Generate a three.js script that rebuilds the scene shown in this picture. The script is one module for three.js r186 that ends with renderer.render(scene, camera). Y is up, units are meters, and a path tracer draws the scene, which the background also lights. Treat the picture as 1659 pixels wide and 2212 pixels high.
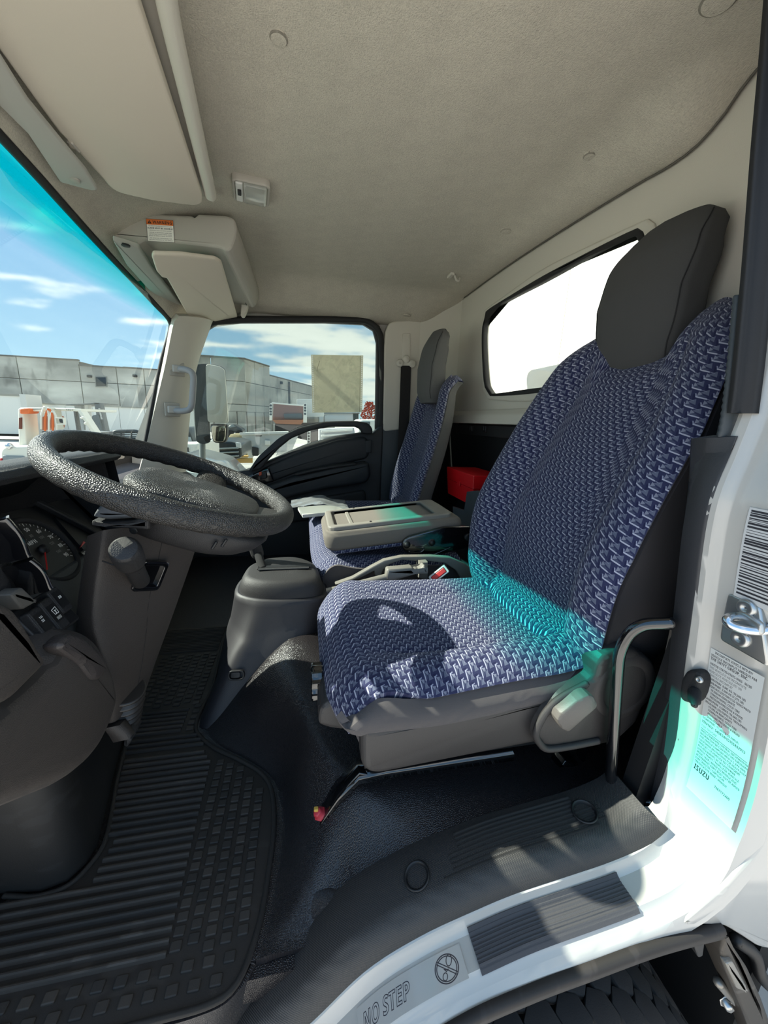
import * as THREE from 'three';
import { RoundedBoxGeometry } from 'three/addons/geometries/RoundedBoxGeometry.js';
import { mergeGeometries, mergeVertices, toCreasedNormals } from 'three/addons/utils/BufferGeometryUtils.js';
import { FontLoader } from 'three/addons/loaders/FontLoader.js';
import { TextGeometry } from 'three/addons/geometries/TextGeometry.js';

// ---------- camera, renderer, sky, sun ----------
const scene = new THREE.Scene();
const camera = new THREE.PerspectiveCamera(106.16, 1659 / 2212, 0.02, 500);
{
  const m = new THREE.Matrix4().makeBasis(new THREE.Vector3(0.97928, 0.0387, 0.19877), new THREE.Vector3(0.00877, 0.97254, -0.23257), new THREE.Vector3(-0.20232, 0.2295, 0.95205));
  camera.quaternion.setFromRotationMatrix(m);
  camera.position.set(0, 0.8, 0);
}
const renderer = new THREE.WebGLRenderer({ antialias: true });
renderer.setSize(1659, 2212);
renderer.toneMapping = THREE.LinearToneMapping;
renderer.toneMappingExposure = 1.68;
renderer.shadowMap.enabled = true;
renderer.shadowMap.type = THREE.PCFSoftShadowMap;
const GROUND = -0.95;
const SUN_DIR = new THREE.Vector3(1, -0.79, 0.33).normalize(); // the way the light travels
const sun = new THREE.DirectionalLight(new THREE.Color(1, 0.955, 0.87), 11);
sun.name = 'sun';
sun.position.copy(SUN_DIR).multiplyScalar(-30);
sun.castShadow = true;
sun.shadow.mapSize.set(4096, 4096);
Object.assign(sun.shadow.camera, { left: -8, right: 8, top: 8, bottom: -8, near: 1, far: 80 });
scene.add(sun, sun.target);

// ---------- small helpers ----------
const clamp = (x, a = 0, b = 1) => Math.min(b, Math.max(a, x)), lerp = (a, b, t) => a + (b - a) * t;
const sstep = (a, b, x) => { const t = clamp((x - a) / (b - a)); return t * t * (3 - 2 * t); };
function rng(seed) { let s = seed >>> 0; return () => { s = (s + 0x6d2b79f5) | 0; let t = Math.imul(s ^ (s >>> 15), 1 | s); t = (t + Math.imul(t ^ (t >>> 7), 61 | t)) ^ t; return ((t ^ (t >>> 14)) >>> 0) / 4294967296; }; }
const hash = (x, y, s) => { let h = Math.imul(x | 0, 374761393) + Math.imul(y | 0, 668265263) + Math.imul(s | 0, 1274126177); h = Math.imul(h ^ (h >>> 13), 1274126177); return ((h ^ (h >>> 16)) >>> 0) / 4294967296; };
function vnoise(x, y, per, s) { // value noise that repeats every per cells
  const xi = Math.floor(x), yi = Math.floor(y), fx = x - xi, fy = y - yi, u = fx * fx * (3 - 2 * fx), v = fy * fy * (3 - 2 * fy), w = (n) => ((n % per) + per) % per;
  const a = hash(w(xi), w(yi), s), b = hash(w(xi + 1), w(yi), s), c = hash(w(xi), w(yi + 1), s), d = hash(w(xi + 1), w(yi + 1), s);
  return lerp(lerp(a, b, u), lerp(c, d, u), v);
}
function fbm(x, y, per, s, oct = 4) { let a = 0.5, t = 0, f = 1; for (let i = 0; i < oct; i++) { t += a * vnoise(x * f, y * f, per * f, s + i); a *= 0.5; f *= 2; } return t / (1 - Math.pow(0.5, oct)); }
function tex(n, fn, srgb = false, metres = 1) { // a square repeating texture; fn(u,v) gives a grey or [r,g,b] in 0..1
  const d = new Uint8Array(n * n * 4);
  for (let j = 0; j < n; j++) for (let i = 0; i < n; i++) { const c = fn(i / n, j / n), k = (j * n + i) * 4; if (Array.isArray(c)) { d[k] = c[0] * 255; d[k + 1] = c[1] * 255; d[k + 2] = c[2] * 255; } else d[k] = d[k + 1] = d[k + 2] = c * 255; d[k + 3] = 255; }
  const t = new THREE.DataTexture(d, n, n, THREE.RGBAFormat);
  t.wrapS = t.wrapT = THREE.RepeatWrapping; t.magFilter = THREE.LinearFilter; t.minFilter = THREE.LinearMipmapLinearFilter; t.generateMipmaps = true;
  if (srgb) t.colorSpace = THREE.SRGBColorSpace;
  t.repeat.set(1 / metres, 1 / metres); t.needsUpdate = true; return t;
}
function canvasTex(w, h, draw, repeat) {
  const c = document.createElement('canvas'); c.width = w; c.height = h; draw(c.getContext('2d'), w, h);
  const t = new THREE.CanvasTexture(c); t.colorSpace = THREE.SRGBColorSpace; t.magFilter = THREE.LinearFilter;
  if (repeat) { t.wrapS = t.wrapT = THREE.RepeatWrapping; t.repeat.set(...repeat); }
  return t;
}
const V = (a) => new THREE.Vector3(a[0], a[1], a[2]);

// ---------- sky: clear blue with thin cloud, thicker towards the passenger side ----------
{
  const W = 2048, H = 1024, d = new Float32Array(W * H * 4);
  for (let j = 0; j < H; j++) {
    const el = ((j + 0.5) / H - 0.5) * Math.PI, y = Math.sin(el), ce = Math.cos(el);
    for (let i = 0; i < W; i++) {
      const az = ((i + 0.5) / W - 0.5) * 2 * Math.PI, x = Math.cos(az) * ce, z = Math.sin(az) * ce, k = (j * W + i) * 4;
      const yy = Math.max(y, 0.0), h = Math.pow(1 - yy, 5);
      let r = lerp(0.22, 0.60, h), g = lerp(0.46, 0.86, h), b = lerp(0.80, 1.0, h);
      if (y > 0.01) {
        const s = 1 / (y + 0.12), cx = x * s, cz = z * s, a = Math.atan2(x, -z); // a: 0 across the cab, negative to the front
        const cover = lerp(0.40, 0.70, sstep(-0.34, 0.06, a) * (1 - sstep(1.6, 2.6, Math.abs(a))));
        const n = fbm(cx * 2.1 + 7.3, cz * 4.2 + 3.1, 64, 5, 6), m = sstep(1 - cover - 0.05, 1 - cover + 0.22, n) * sstep(0.0, 0.05, y);
        const lit = 1.02 + 0.2 * (n - 0.5);
        r = lerp(r, 1.16 * lit, m * 0.92); g = lerp(g, 1.16 * lit, m * 0.92); b = lerp(b, 1.12 * lit, m * 0.92);
      } else if (y < 0) { const t = sstep(0, -0.08, y); r = lerp(r, 0.55, t); g = lerp(g, 0.53, t); b = lerp(b, 0.49, t); }
      d[k] = r; d[k + 1] = g; d[k + 2] = b; d[k + 3] = 1;
    }
  }
  const t = new THREE.DataTexture(d, W, H, THREE.RGBAFormat, THREE.FloatType);
  t.mapping = THREE.EquirectangularReflectionMapping; t.magFilter = THREE.LinearFilter; t.minFilter = THREE.LinearFilter; t.wrapS = THREE.RepeatWrapping; t.needsUpdate = true;
  scene.background = t; scene.environment = t; scene.backgroundIntensity = scene.environmentIntensity = 1.0;
}

// ---------- naming ----------
const taken = new Map();
const numbered = (n) => { const k = taken.get(n) ?? 0; taken.set(n, k + 1); return k ? n + '_' + String(k).padStart(3, '0') : n; };
function tag(o, label, category, group) { o.userData.label = label; o.userData.category = category; if (group) o.userData.group = group; return o; }
function thing(name, label, category, group) { const g = new THREE.Group(); g.name = numbered(name); scene.add(g); return tag(g, label, category, group); }
function part(parent, name, geo, m, label) {
  const o = new THREE.Mesh(geo, m); o.name = parent === scene ? numbered(name) : name; o.castShadow = o.receiveShadow = true; parent.add(o);
  if (label) o.userData.label = label; return o;
}
const solo = (name, label, category, geo, m, group) => tag(part(scene, name, geo, m), label, category, group);
function struct(name, geo, m, parent) { if (parent) return part(parent, name, geo, m); const o = part(scene, name, geo, m); o.userData.kind = 'structure'; return o; }
function structGroup(name) { const g = new THREE.Group(); g.name = numbered(name); g.userData.kind = 'structure'; scene.add(g); return g; }
function copy(src, label, group) { const c = src.clone(); c.name = numbered(src.name.replace(/_\d{3}$/, '')); c.userData = { ...src.userData }; if (label) c.userData.label = label; if (group) c.userData.group = group; scene.add(c); return c; }

// ---------- geometry helpers (metres) ----------
function boxUV(g) { // plain planar uv in metres by the way each vertex faces
  if (!g.attributes.normal) g.computeVertexNormals();
  const p = g.attributes.position, n = g.attributes.normal, uv = new Float32Array(p.count * 2);
  for (let i = 0; i < p.count; i++) {
    const ax = Math.abs(n.getX(i)), ay = Math.abs(n.getY(i)), az = Math.abs(n.getZ(i)), x = p.getX(i), y = p.getY(i), z = p.getZ(i);
    if (ax >= ay && ax >= az) { uv[2 * i] = z; uv[2 * i + 1] = y; } else if (ay >= az) { uv[2 * i] = x; uv[2 * i + 1] = z; } else { uv[2 * i] = x; uv[2 * i + 1] = y; }
  }
  g.setAttribute('uv', new THREE.BufferAttribute(uv, 2)); return g;
}
const D3 = (p) => (p.length > 2 ? p : [p[0], p[1], 0]);
function cr(pts, n, closed = false, t = 0.5) { // smooth curve through points, evenly resampled
  const c = new THREE.CatmullRomCurve3(pts.map((p) => V(D3(p))), closed, 'catmullrom', t), k = pts[0].length;
  return c.getSpacedPoints(n).slice(0, closed ? n : n + 1).map((v) => (k > 2 ? [v.x, v.y, v.z] : [v.x, v.y]));
}
function rp(pts, r, seg = 5) { // rounded polygon corners (2D); r may be a list
  const out = [], n = pts.length;
  for (let i = 0; i < n; i++) {
    const p = pts[i], a = pts[(i + n - 1) % n], b = pts[(i + 1) % n], R = Array.isArray(r) ? r[i] : r;
    if (!R) { out.push(p); continue; }
    const la = Math.hypot(a[0] - p[0], a[1] - p[1]), lb = Math.hypot(b[0] - p[0], b[1] - p[1]), ra = Math.min(R, la * 0.48), rb = Math.min(R, lb * 0.48);
    const A = [p[0] + ((a[0] - p[0]) * ra) / la, p[1] + ((a[1] - p[1]) * ra) / la], B = [p[0] + ((b[0] - p[0]) * rb) / lb, p[1] + ((b[1] - p[1]) * rb) / lb];
    for (let k = 0; k <= seg; k++) { const t = k / seg, u = 1 - t; out.push([u * u * A[0] + 2 * u * t * p[0] + t * t * B[0], u * u * A[1] + 2 * u * t * p[1] + t * t * B[1]]); }
  }
  return out;
}
function rect(x0, y0, x1, y1, r = 0, seg = 5) { const p = [[x0, y0], [x1, y0], [x1, y1], [x0, y1]]; return r ? rp(p, r, seg) : p; }
function ext(axis, pts, a0, a1, o = {}) { // extrude an outline: 'z' takes (x,y), 'y' takes (x,z), 'x' takes (z,y)
  const conv = axis === 'z' ? (p) => p : axis === 'y' ? (p) => [p[0], -p[1]] : (p) => [-p[0], p[1]];
  const vec = (l) => l.map((p) => new THREE.Vector2(...conv(p)));
  let P = vec(pts); if (THREE.ShapeUtils.isClockWise(P)) P.reverse();
  const s = new THREE.Shape(P);
  for (const h of o.holes ?? []) { let q = vec(h); if (!THREE.ShapeUtils.isClockWise(q)) q.reverse(); s.holes.push(new THREE.Path(q)); }
  const lo = Math.min(a0, a1), hi = Math.max(a0, a1), b = Math.min(o.bevel ?? 0, (hi - lo) * 0.49);
  const g = new THREE.ExtrudeGeometry(s, { depth: hi - lo - 2 * b, bevelEnabled: b > 0, bevelSize: b * (o.bs ?? 1), bevelThickness: b, bevelOffset: -b * (o.bs ?? 1), bevelSegments: o.seg ?? 3, curveSegments: 8, steps: 1 });
  g.translate(0, 0, lo + b);
  if (axis === 'y') g.rotateX(-Math.PI / 2); if (axis === 'x') g.rotateY(Math.PI / 2);
  const c = b > 0 ? toCreasedNormals(g, o.crease ?? 0.7) : g;
  return boxUV(c);
}
function grid(rows, o = {}) { // surface through rows of points; uv in metres along the surface
  const R = rows.length, C = rows[0].length, pos = [], uv = [], idx = [], us = [0], vs = [0], mid = rows[R >> 1], cm = C >> 1;
  for (let j = 1; j < C; j++) us.push(us[j - 1] + V(mid[j]).distanceTo(V(mid[j - 1])));
  for (let i = 1; i < R; i++) vs.push(vs[i - 1] + V(rows[i][cm]).distanceTo(V(rows[i - 1][cm])));
  for (let i = 0; i < R; i++) for (let j = 0; j < C; j++) { pos.push(...rows[i][j]); if (o.swap) uv.push(vs[i], -us[j]); else uv.push(us[j] + (o.u0 ?? 0), vs[i] + (o.v0 ?? 0)); }
  for (let i = 0; i < R - 1; i++) for (let j = 0; j < C - 1; j++) { const a = i * C + j, b = a + 1, c = a + C, d = c + 1; if (o.flip) idx.push(a, c, b, b, c, d); else idx.push(a, b, c, b, d, c); }
  const g = new THREE.BufferGeometry();
  g.setAttribute('position', new THREE.Float32BufferAttribute(pos, 3)); g.setAttribute('uv', new THREE.Float32BufferAttribute(uv, 2)); g.setIndex(idx); g.computeVertexNormals();
  const n = g.attributes.normal, fuse = (a, b) => { const v = new THREE.Vector3(n.getX(a) + n.getX(b), n.getY(a) + n.getY(b), n.getZ(a) + n.getZ(b)).normalize(); n.setXYZ(a, v.x, v.y, v.z); n.setXYZ(b, v.x, v.y, v.z); };
  if (o.closed) for (let i = 0; i < R; i++) fuse(i * C, i * C + C - 1);
  return g;
}
function shell(rows, t, o = {}) { // a grid given thickness t against its normal
  const g = grid(rows, o), R = rows.length, C = rows[0].length, p = g.attributes.position, n = g.attributes.normal, uv = g.attributes.uv, N = R * C, pos = [...p.array], u = [...uv.array, ...uv.array], idx = [...g.index.array];
  for (let i = 0; i < N; i++) pos.push(p.getX(i) - n.getX(i) * t, p.getY(i) - n.getY(i) * t, p.getZ(i) - n.getZ(i) * t);
  for (let k = 0; k < g.index.count; k += 3) { const a = g.index.array; idx.push(a[k] + N, a[k + 2] + N, a[k + 1] + N); }
  const ring = []; for (let j = 0; j < C; j++) ring.push(j); for (let i = 1; i < R; i++) ring.push(i * C + C - 1); for (let j = C - 2; j >= 0; j--) ring.push((R - 1) * C + j); for (let i = R - 2; i > 0; i--) ring.push(i * C);
  for (let k = 0; k < ring.length; k++) { const a = ring[k], b = ring[(k + 1) % ring.length]; if (o.flip) idx.push(a, b, a + N, b, b + N, a + N); else idx.push(a, a + N, b, b, a + N, b + N); }
  const s = new THREE.BufferGeometry(); s.setAttribute('position', new THREE.Float32BufferAttribute(pos, 3)); s.setAttribute('uv', new THREE.Float32BufferAttribute(u, 2)); s.setIndex(idx);
  return toCreasedNormals(s, o.crease ?? 0.75);
}
function loft(rings, o = {}) { // closed rings of points, capped at both ends
  const rows = rings.map((r) => [...r, r[0]]), g = grid(rows, { ...o, closed: true }), parts = [g];
  const cap = (r, f) => { const c = r.reduce((s, p) => [s[0] + p[0] / r.length, s[1] + p[1] / r.length, s[2] + p[2] / r.length], [0, 0, 0]), pos = [], uv = []; for (let i = 0; i < r.length; i++) { const a = r[i], b = r[(i + 1) % r.length]; (f ? [c, b, a] : [c, a, b]).forEach((q) => { pos.push(...q); uv.push(q[0], q[1]); }); } const k = new THREE.BufferGeometry(); k.setAttribute('position', new THREE.Float32BufferAttribute(pos, 3)); k.setAttribute('uv', new THREE.Float32BufferAttribute(uv, 2)); k.computeVertexNormals(); return k; };
  if (o.caps !== false) parts.push(cap(rings[0], !o.flip), cap(rings[rings.length - 1], !!o.flip));
  return merge(parts);
}
function merge(list) { // join geometries of any kind into one
  const l = list.map((g) => { const h = g.index ? g.toNonIndexed() : g.clone(); for (const k of Object.keys(h.attributes)) if (!['position', 'normal', 'uv'].includes(k)) h.deleteAttribute(k); if (!h.attributes.uv) boxUV(h); h.morphAttributes = {}; return h; });
  return mergeGeometries(l);
}
function tube(pts, r, o = {}) {
  const p = pts.map(V), c = o.sharp ? new THREE.CurvePath() : new THREE.CatmullRomCurve3(p, !!o.closed, 'centripetal');
  if (o.sharp) for (let i = 1; i < p.length; i++) c.add(new THREE.LineCurve3(p[i - 1], p[i]));
  const g = new THREE.TubeGeometry(c, o.seg ?? Math.max(12, pts.length * 8), r, o.rad ?? 10, !!o.closed);
  if (o.closed || o.open) return g;
  const a = new THREE.SphereGeometry(r, 10, 8).translate(p[0].x, p[0].y, p[0].z), q = p[p.length - 1], b = new THREE.SphereGeometry(r, 10, 8).translate(q.x, q.y, q.z);
  return merge([g, a, b]);
}
function arcPath(pts, r, n = 6) { // 3D polyline with rounded bends
  const out = [pts[0]];
  for (let i = 1; i < pts.length - 1; i++) { const p = V(pts[i]), a = V(pts[i - 1]), b = V(pts[i + 1]), A = p.clone().add(a.clone().sub(p).setLength(Math.min(r, a.distanceTo(p) * 0.49))), B = p.clone().add(b.clone().sub(p).setLength(Math.min(r, b.distanceTo(p) * 0.49))); for (let k = 0; k <= n; k++) { const t = k / n, u = 1 - t; out.push([u * u * A.x + 2 * u * t * p.x + t * t * B.x, u * u * A.y + 2 * u * t * p.y + t * t * B.y, u * u * A.z + 2 * u * t * p.z + t * t * B.z]); } }
  out.push(pts[pts.length - 1]); return out;
}
function rb(w, h, d, r, pos = [0, 0, 0], rot) { const g = new RoundedBoxGeometry(w, h, d, 3, Math.min(r, w / 2.01, h / 2.01, d / 2.01)); boxUV(g); if (rot) g.applyMatrix4(new THREE.Matrix4().makeRotationFromEuler(new THREE.Euler(...rot))); return g.translate(...pos); }
function bx(x0, y0, z0, x1, y1, z1) { return boxUV(new THREE.BoxGeometry(Math.abs(x1 - x0), Math.abs(y1 - y0), Math.abs(z1 - z0)).translate((x0 + x1) / 2, (y0 + y1) / 2, (z0 + z1) / 2)); }
function cyl(a, b, r0, r1 = r0, seg = 20) { // cylinder between two points
  const A = V(a), B = V(b), d = B.clone().sub(A), g = new THREE.CylinderGeometry(r1, r0, d.length(), seg).translate(0, d.length() / 2, 0);
  g.applyQuaternion(new THREE.Quaternion().setFromUnitVectors(new THREE.Vector3(0, 1, 0), d.normalize())); return boxUV(g.translate(A.x, A.y, A.z));
}
function lathe(prof, pos, dir = [0, 1, 0], seg = 28) { const g = new THREE.LatheGeometry(prof.map((p) => new THREE.Vector2(p[0], p[1])), seg); g.applyQuaternion(new THREE.Quaternion().setFromUnitVectors(new THREE.Vector3(0, 1, 0), V(dir).normalize())); return boxUV(g.translate(...pos)); }
function orient(g, o, ux, uy) { // put local x,y,z onto ux, uy, ux×uy with the origin at o
  const X = V(ux).normalize(), Z = X.clone().cross(V(uy)).normalize(), Y = Z.clone().cross(X);
  return g.applyMatrix4(new THREE.Matrix4().makeBasis(X, Y, Z).setPosition(...o));
}

// ---------- materials ----------
const grainT = tex(512, (u, v) => { const a = fbm(u * 40, v * 40, 40, 3, 3), b = fbm(u * 90, v * 90, 90, 9, 2); return clamp(0.15 + 0.85 * (0.6 * a + 0.4 * b)); }, false, 0.06);
const leatherT = tex(512, (u, v) => { const n = 46, x = u * n, y = v * n; let d1 = 9, d2 = 9; for (let j = -1; j <= 1; j++) for (let i = -1; i <= 1; i++) { const cx = Math.floor(x) + i, cy = Math.floor(y) + j, wx = ((cx % n) + n) % n, wy = ((cy % n) + n) % n, dx = cx + hash(wx, wy, 1) - x, dy = cy + hash(wx, wy, 2) - y, d = Math.hypot(dx, dy); if (d < d1) { d2 = d1; d1 = d; } else if (d < d2) d2 = d; } return clamp((d2 - d1) * 1.6); }, false, 0.13);
const feltT = tex(512, (u, v) => clamp(0.5 + 0.9 * (fbm(u * 128, v * 60, 128, 21, 2) - 0.5) + 0.7 * (fbm(u * 50, v * 128, 50, 33, 2) - 0.5)), false, 0.16);
const feltC = tex(512, (u, v) => { const n = 0.93 + 0.12 * (fbm(u * 90, v * 60, 180, 41, 2) - 0.5) + 0.05 * (fbm(u * 5, v * 5, 5, 8, 3) - 0.5); return [n, n * 0.985, n * 0.955]; }, true, 0.16);
const dotT = tex(256, (u, v) => { const n = 16, x = u * n, y = v * n * 2, r = Math.floor(y), fx = ((x + (r % 2) * 0.5) % 1) - 0.5, fy = (y % 1) - 0.5; return clamp(1 - Math.hypot(fx * 1.1, fy * 0.9) * 1.9); }, false, 0.05);
const ribT = tex(128, (u, v) => (0.5 + 0.5 * Math.sin(u * Math.PI * 2 * 8)), false, 0.012);
const scuffC = tex(512, (u, v) => { const n = 0.82 + 0.3 * (fbm(u * 6, v * 6, 6, 17, 5) - 0.5) + 0.5 * sstep(0.68, 0.8, fbm(u * 9, v * 30, 30, 77, 4)); return [clamp(n), clamp(n * 0.985), clamp(n * 0.96)]; }, true, 0.6);
const concreteC = tex(1024, (u, v) => { const n = 0.74 + 0.34 * (fbm(u * 5, v * 7, 35, 51, 6) - 0.5) + 0.25 * (fbm(u * 3, v * 14, 42, 61, 5) - 0.5) - 0.12 * sstep(0.6, 0.75, fbm(u * 12, v * 5, 60, 71, 4)); return [clamp(n), clamp(n * 0.985), clamp(n * 0.94)]; }, true, 22);
const groundC = tex(512, (u, v) => { const n = 0.7 + 0.3 * (fbm(u * 8, v * 8, 8, 91, 6) - 0.5); return [n, n * 0.98, n * 0.95]; }, true, 9);
// woven seat cloth: navy ground, pale slanted bars and grey triangles in a staggered cube pattern
const clothC = canvasTex(512, 512, (c, w) => {
  c.fillStyle = '#292e54'; c.fillRect(0, 0, w, w);
  const nx = 4, ny = 3, s = w / nx, q = w / ny;
  for (let j = -1; j <= ny; j++) for (let i = -1; i <= nx; i++) {
    const x = i * s, y = (j + (i % 2 ? 0.5 : 0)) * q;
    const poly = (col, ...p) => { c.fillStyle = col; c.beginPath(); p.forEach(([a, b], k) => (k ? c.lineTo(x + a * s, y + b * q) : c.moveTo(x + a * s, y + b * q))); c.closePath(); c.fill(); };
    poly('#686e82', [0.45, 0.98], [1.1, 0.9], [0.82, 0.45]);
    poly('#494f68', [0.3, 0.92], [0.72, 0.42], [0.22, 0.52]);
    poly('#8b8e9d', [0.62, 0.62], [0.95, 0.36], [0.42, 0.34]);
    poly('#141a45', [0.0, 0.16], [0.62, 0.1], [0.7, 0.22], [0.08, 0.3]);
    poly('#c6c6d2', [0.0, 0.98], [0.15, 0.96], [0.46, 0.26], [0.31, 0.28]);
    poly('#9c9fb2', [0.42, 0.26], [0.74, 0.18], [0.72, 0.26], [0.44, 0.34]);
    poly('#8a8c9e', [0.86, 0.8], [0.94, 0.78], [1.14, 0.42], [1.06, 0.44]);
  }
  const r = rng(5); for (let k = 0; k < 9000; k++) { c.fillStyle = r() > 0.5 ? 'rgba(255,255,255,.06)' : 'rgba(0,0,20,.10)'; c.fillRect(r() * w, r() * w, 3, 1.5); }
}, [1 / 0.056, 1 / 0.056]);
const weaveT = tex(256, (u, v) => clamp(0.5 + 0.25 * Math.sin(u * 201) * Math.sin(v * 201) + 0.5 * (fbm(u * 64, v * 64, 64, 4, 2) - 0.5)), false, 0.03);

const mat = (color, rough = 0.6, o = {}) => new THREE.MeshPhysicalMaterial({ color, roughness: rough, ...o });
const M = {
  felt: mat(0xcbc6bb, 1, { map: feltC, bumpMap: feltT, bumpScale: 0.0008 }),
  trimGrey: mat(0xc6c0b3, 0.75, { bumpMap: grainT, bumpScale: 0.00025 }),
  trimCool: mat(0xb4b2ac, 0.6, { bumpMap: grainT, bumpScale: 0.00025 }),
  visor: mat(0xd2c8b7, 0.75, { bumpMap: grainT, bumpScale: 0.0001 }),
  compart: mat(0xada79c, 0.65, { bumpMap: grainT, bumpScale: 0.00025 }),
  white: mat(0xa9a6a0, 0.28, { clearcoat: 0.8, clearcoatRoughness: 0.08 }),
  whiteMatt: mat(0xe4e2da, 0.6),
  rubber: mat(0x1b1a1b, 0.7, { bumpMap: grainT, bumpScale: 0.0002 }),
  black: mat(0x121214, 0.5),
  gloss: mat(0x0c0c0e, 0.16, { clearcoat: 1, clearcoatRoughness: 0.05 }),
  dark: mat(0x201f20, 0.62, { bumpMap: leatherT, bumpScale: 0.0002 }),
  dash: mat(0x242527, 0.6, { bumpMap: leatherT, bumpScale: 0.00025 }),
  brownGrey: mat(0x37322f, 0.6, { bumpMap: leatherT, bumpScale: 0.0002 }),
  console: mat(0x222125, 0.55, { bumpMap: dotT, bumpScale: 0.00012 }),
  scuff: mat(0x2d2b2a, 0.55, { bumpMap: dotT, bumpScale: 0.0004 }),
  vinyl: mat(0x221f20, 0.3, { bumpMap: leatherT, bumpScale: 0.0005 }),
  mat: mat(0x2c2723, 0.72, { map: scuffC, bumpMap: grainT, bumpScale: 0.0003 }),
  cloth: mat(0xd2d2d6, 0.95, { map: clothC, bumpMap: weaveT, bumpScale: 0.0004, sheen: 0.2, sheenColor: new THREE.Color(0.6, 0.6, 0.65), sheenRoughness: 0.5 }),
  greyCloth: mat(0x4d4847, 0.95, { bumpMap: weaveT, bumpScale: 0.0006, sheen: 0.3, sheenColor: new THREE.Color(0.5, 0.47, 0.45), sheenRoughness: 0.6 }),
  headCloth: mat(0x454443, 0.95, { bumpMap: weaveT, bumpScale: 0.0005 }),
  headPale: mat(0x585755, 0.95, { bumpMap: weaveT, bumpScale: 0.0005 }),
  seatPlastic: mat(0x2b2827, 0.55, { bumpMap: grainT, bumpScale: 0.0002 }),
  wheel: mat(0x272523, 0.42, { bumpMap: leatherT, bumpScale: 0.0009 }),
  tray: mat(0x76726a, 0.6, { bumpMap: grainT, bumpScale: 0.0002 }),
  cup: mat(0x6f6c65, 0.55),
  red: mat(0xc40f16, 0.35),
  redPlastic: mat(0xe2362f, 0.35),
  storage: mat(0x30363a, 0.55),
  chrome: mat(0xcfd0d2, 0.22, { metalness: 1 }),
  steel: mat(0xb4b5b4, 0.35, { metalness: 1 }),
  belt: mat(0x161313, 0.8, { bumpMap: ribT, bumpScale: 0.0003 }),
  glassClear: mat(0xf2f5f2, 0.0, { transmission: 1, thickness: 0, ior: 1.45 }),
  glass: mat(0xd3d9d4, 0.0, { transmission: 1, thickness: 0, ior: 1.45 }),
  paper: mat(0xcfccc2, 0.9),
  whitePlastic: mat(0xd8d6cf, 0.5),
  concrete: mat(0xffffff, 0.95, { map: concreteC }),
  ground: mat(0xffffff, 0.95, { map: groundC }),
  wood: mat(0xb8965a, 0.85),
  tyre: mat(0x2a2827, 0.85, { bumpMap: grainT, bumpScale: 0.0004 }),
};

// ====================================================================
// THE CAB (setting)
// ====================================================================
const ip = (tab, x, k = 1) => { if (x <= tab[0][0]) return tab[0][k]; for (let i = 1; i < tab.length; i++) if (x <= tab[i][0]) { const a = tab[i - 1], b = tab[i], t = (x - a[0]) / (b[0] - a[0]); return lerp(a[k], b[k], t); } return tab[tab.length - 1][k]; };
const ips = (tab, x, k = 1) => { // smooth version
  let n = tab.length, i = 1; while (i < n - 1 && x > tab[i][0]) i++;
  const p = (j) => tab[clamp(j, 0, n - 1)], a = p(i - 1), b = p(i), h = b[0] - a[0], t = clamp((x - a[0]) / h), m0 = ((b[k] - p(i - 2)[k]) / (b[0] - p(i - 2)[0] || 1)) * h, m1 = ((p(i + 1)[k] - a[k]) / (p(i + 1)[0] - a[0] || 1)) * h;
  return (2 * t ** 3 - 3 * t * t + 1) * a[k] + (t ** 3 - 2 * t * t + t) * m0 + (-2 * t ** 3 + 3 * t * t) * b[k] + (t ** 3 - t * t) * m1;
};
// headliner: front edge along the windscreen header, seam along the rear wall
const FRONT = [[-2.38, -0.56, 1.20], [-2.2, -0.565, 1.205], [-2.06, -0.583, 1.215], [-1.944, -0.593, 1.24], [-1.803, -0.61, 1.275], [-1.412, -0.592, 1.3], [-1.144, -0.562, 1.302], [-0.96, -0.538, 1.296], [-0.6, -0.49, 1.27], [-0.38, -0.45, 1.25]];
const SEAM = [[-2.38, 1.37], [-2.25, 1.395], [-2.042, 1.432], [-1.576, 1.427], [-1.169, 1.407], [-0.951, 1.391], [-0.874, 1.383], [-0.811, 1.386], [-0.761, 1.41], [-0.733, 1.436], [-0.693, 1.453], [-0.38, 1.46]];
const ceilY = (x, z) => {
  const side = Math.max(sstep(-2.02, -2.36, z) * 0.115, sstep(-0.62, -0.40, z) * 0.02), t = clamp((x - ip(FRONT, z, 1)) / (-0.2 - ip(FRONT, z, 1)));
  let y = 1.452 - side; const fy = ip(FRONT, z, 2); y = lerp(fy, y, Math.pow(Math.sin((t * Math.PI) / 2), 0.6));
  return lerp(y, Math.min(y + 0.02, ips(SEAM, z)), sstep(0.655, 0.8, x));
};
{
  const rows = []; for (let i = 0; i <= 90; i++) { const z = lerp(-0.38, -2.385, i / 90), r = []; for (let j = 0; j <= 60; j++) { const x = lerp(ip(FRONT, z, 1), 0.812, j / 60); let y = ceilY(x, z); y -= 0.006 * Math.exp(-((x - 0.36) ** 2) / 0.004) * (z < -0.6 ? 1 : 0) * 0.6; r.push([x, y, z]); } rows.push(r); }
  struct('ceiling', shell(rows, 0.035, { flip: true }), M.felt);
  struct('trim_1', tube(SEAM.filter((s) => s[0] > -2.2).map((s) => [0.807, ips(SEAM, s[0]) - 0.003, s[0]]), 0.0025, { seg: 60, rad: 6 }), mat(0x5a564e, 0.8));
}
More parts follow.
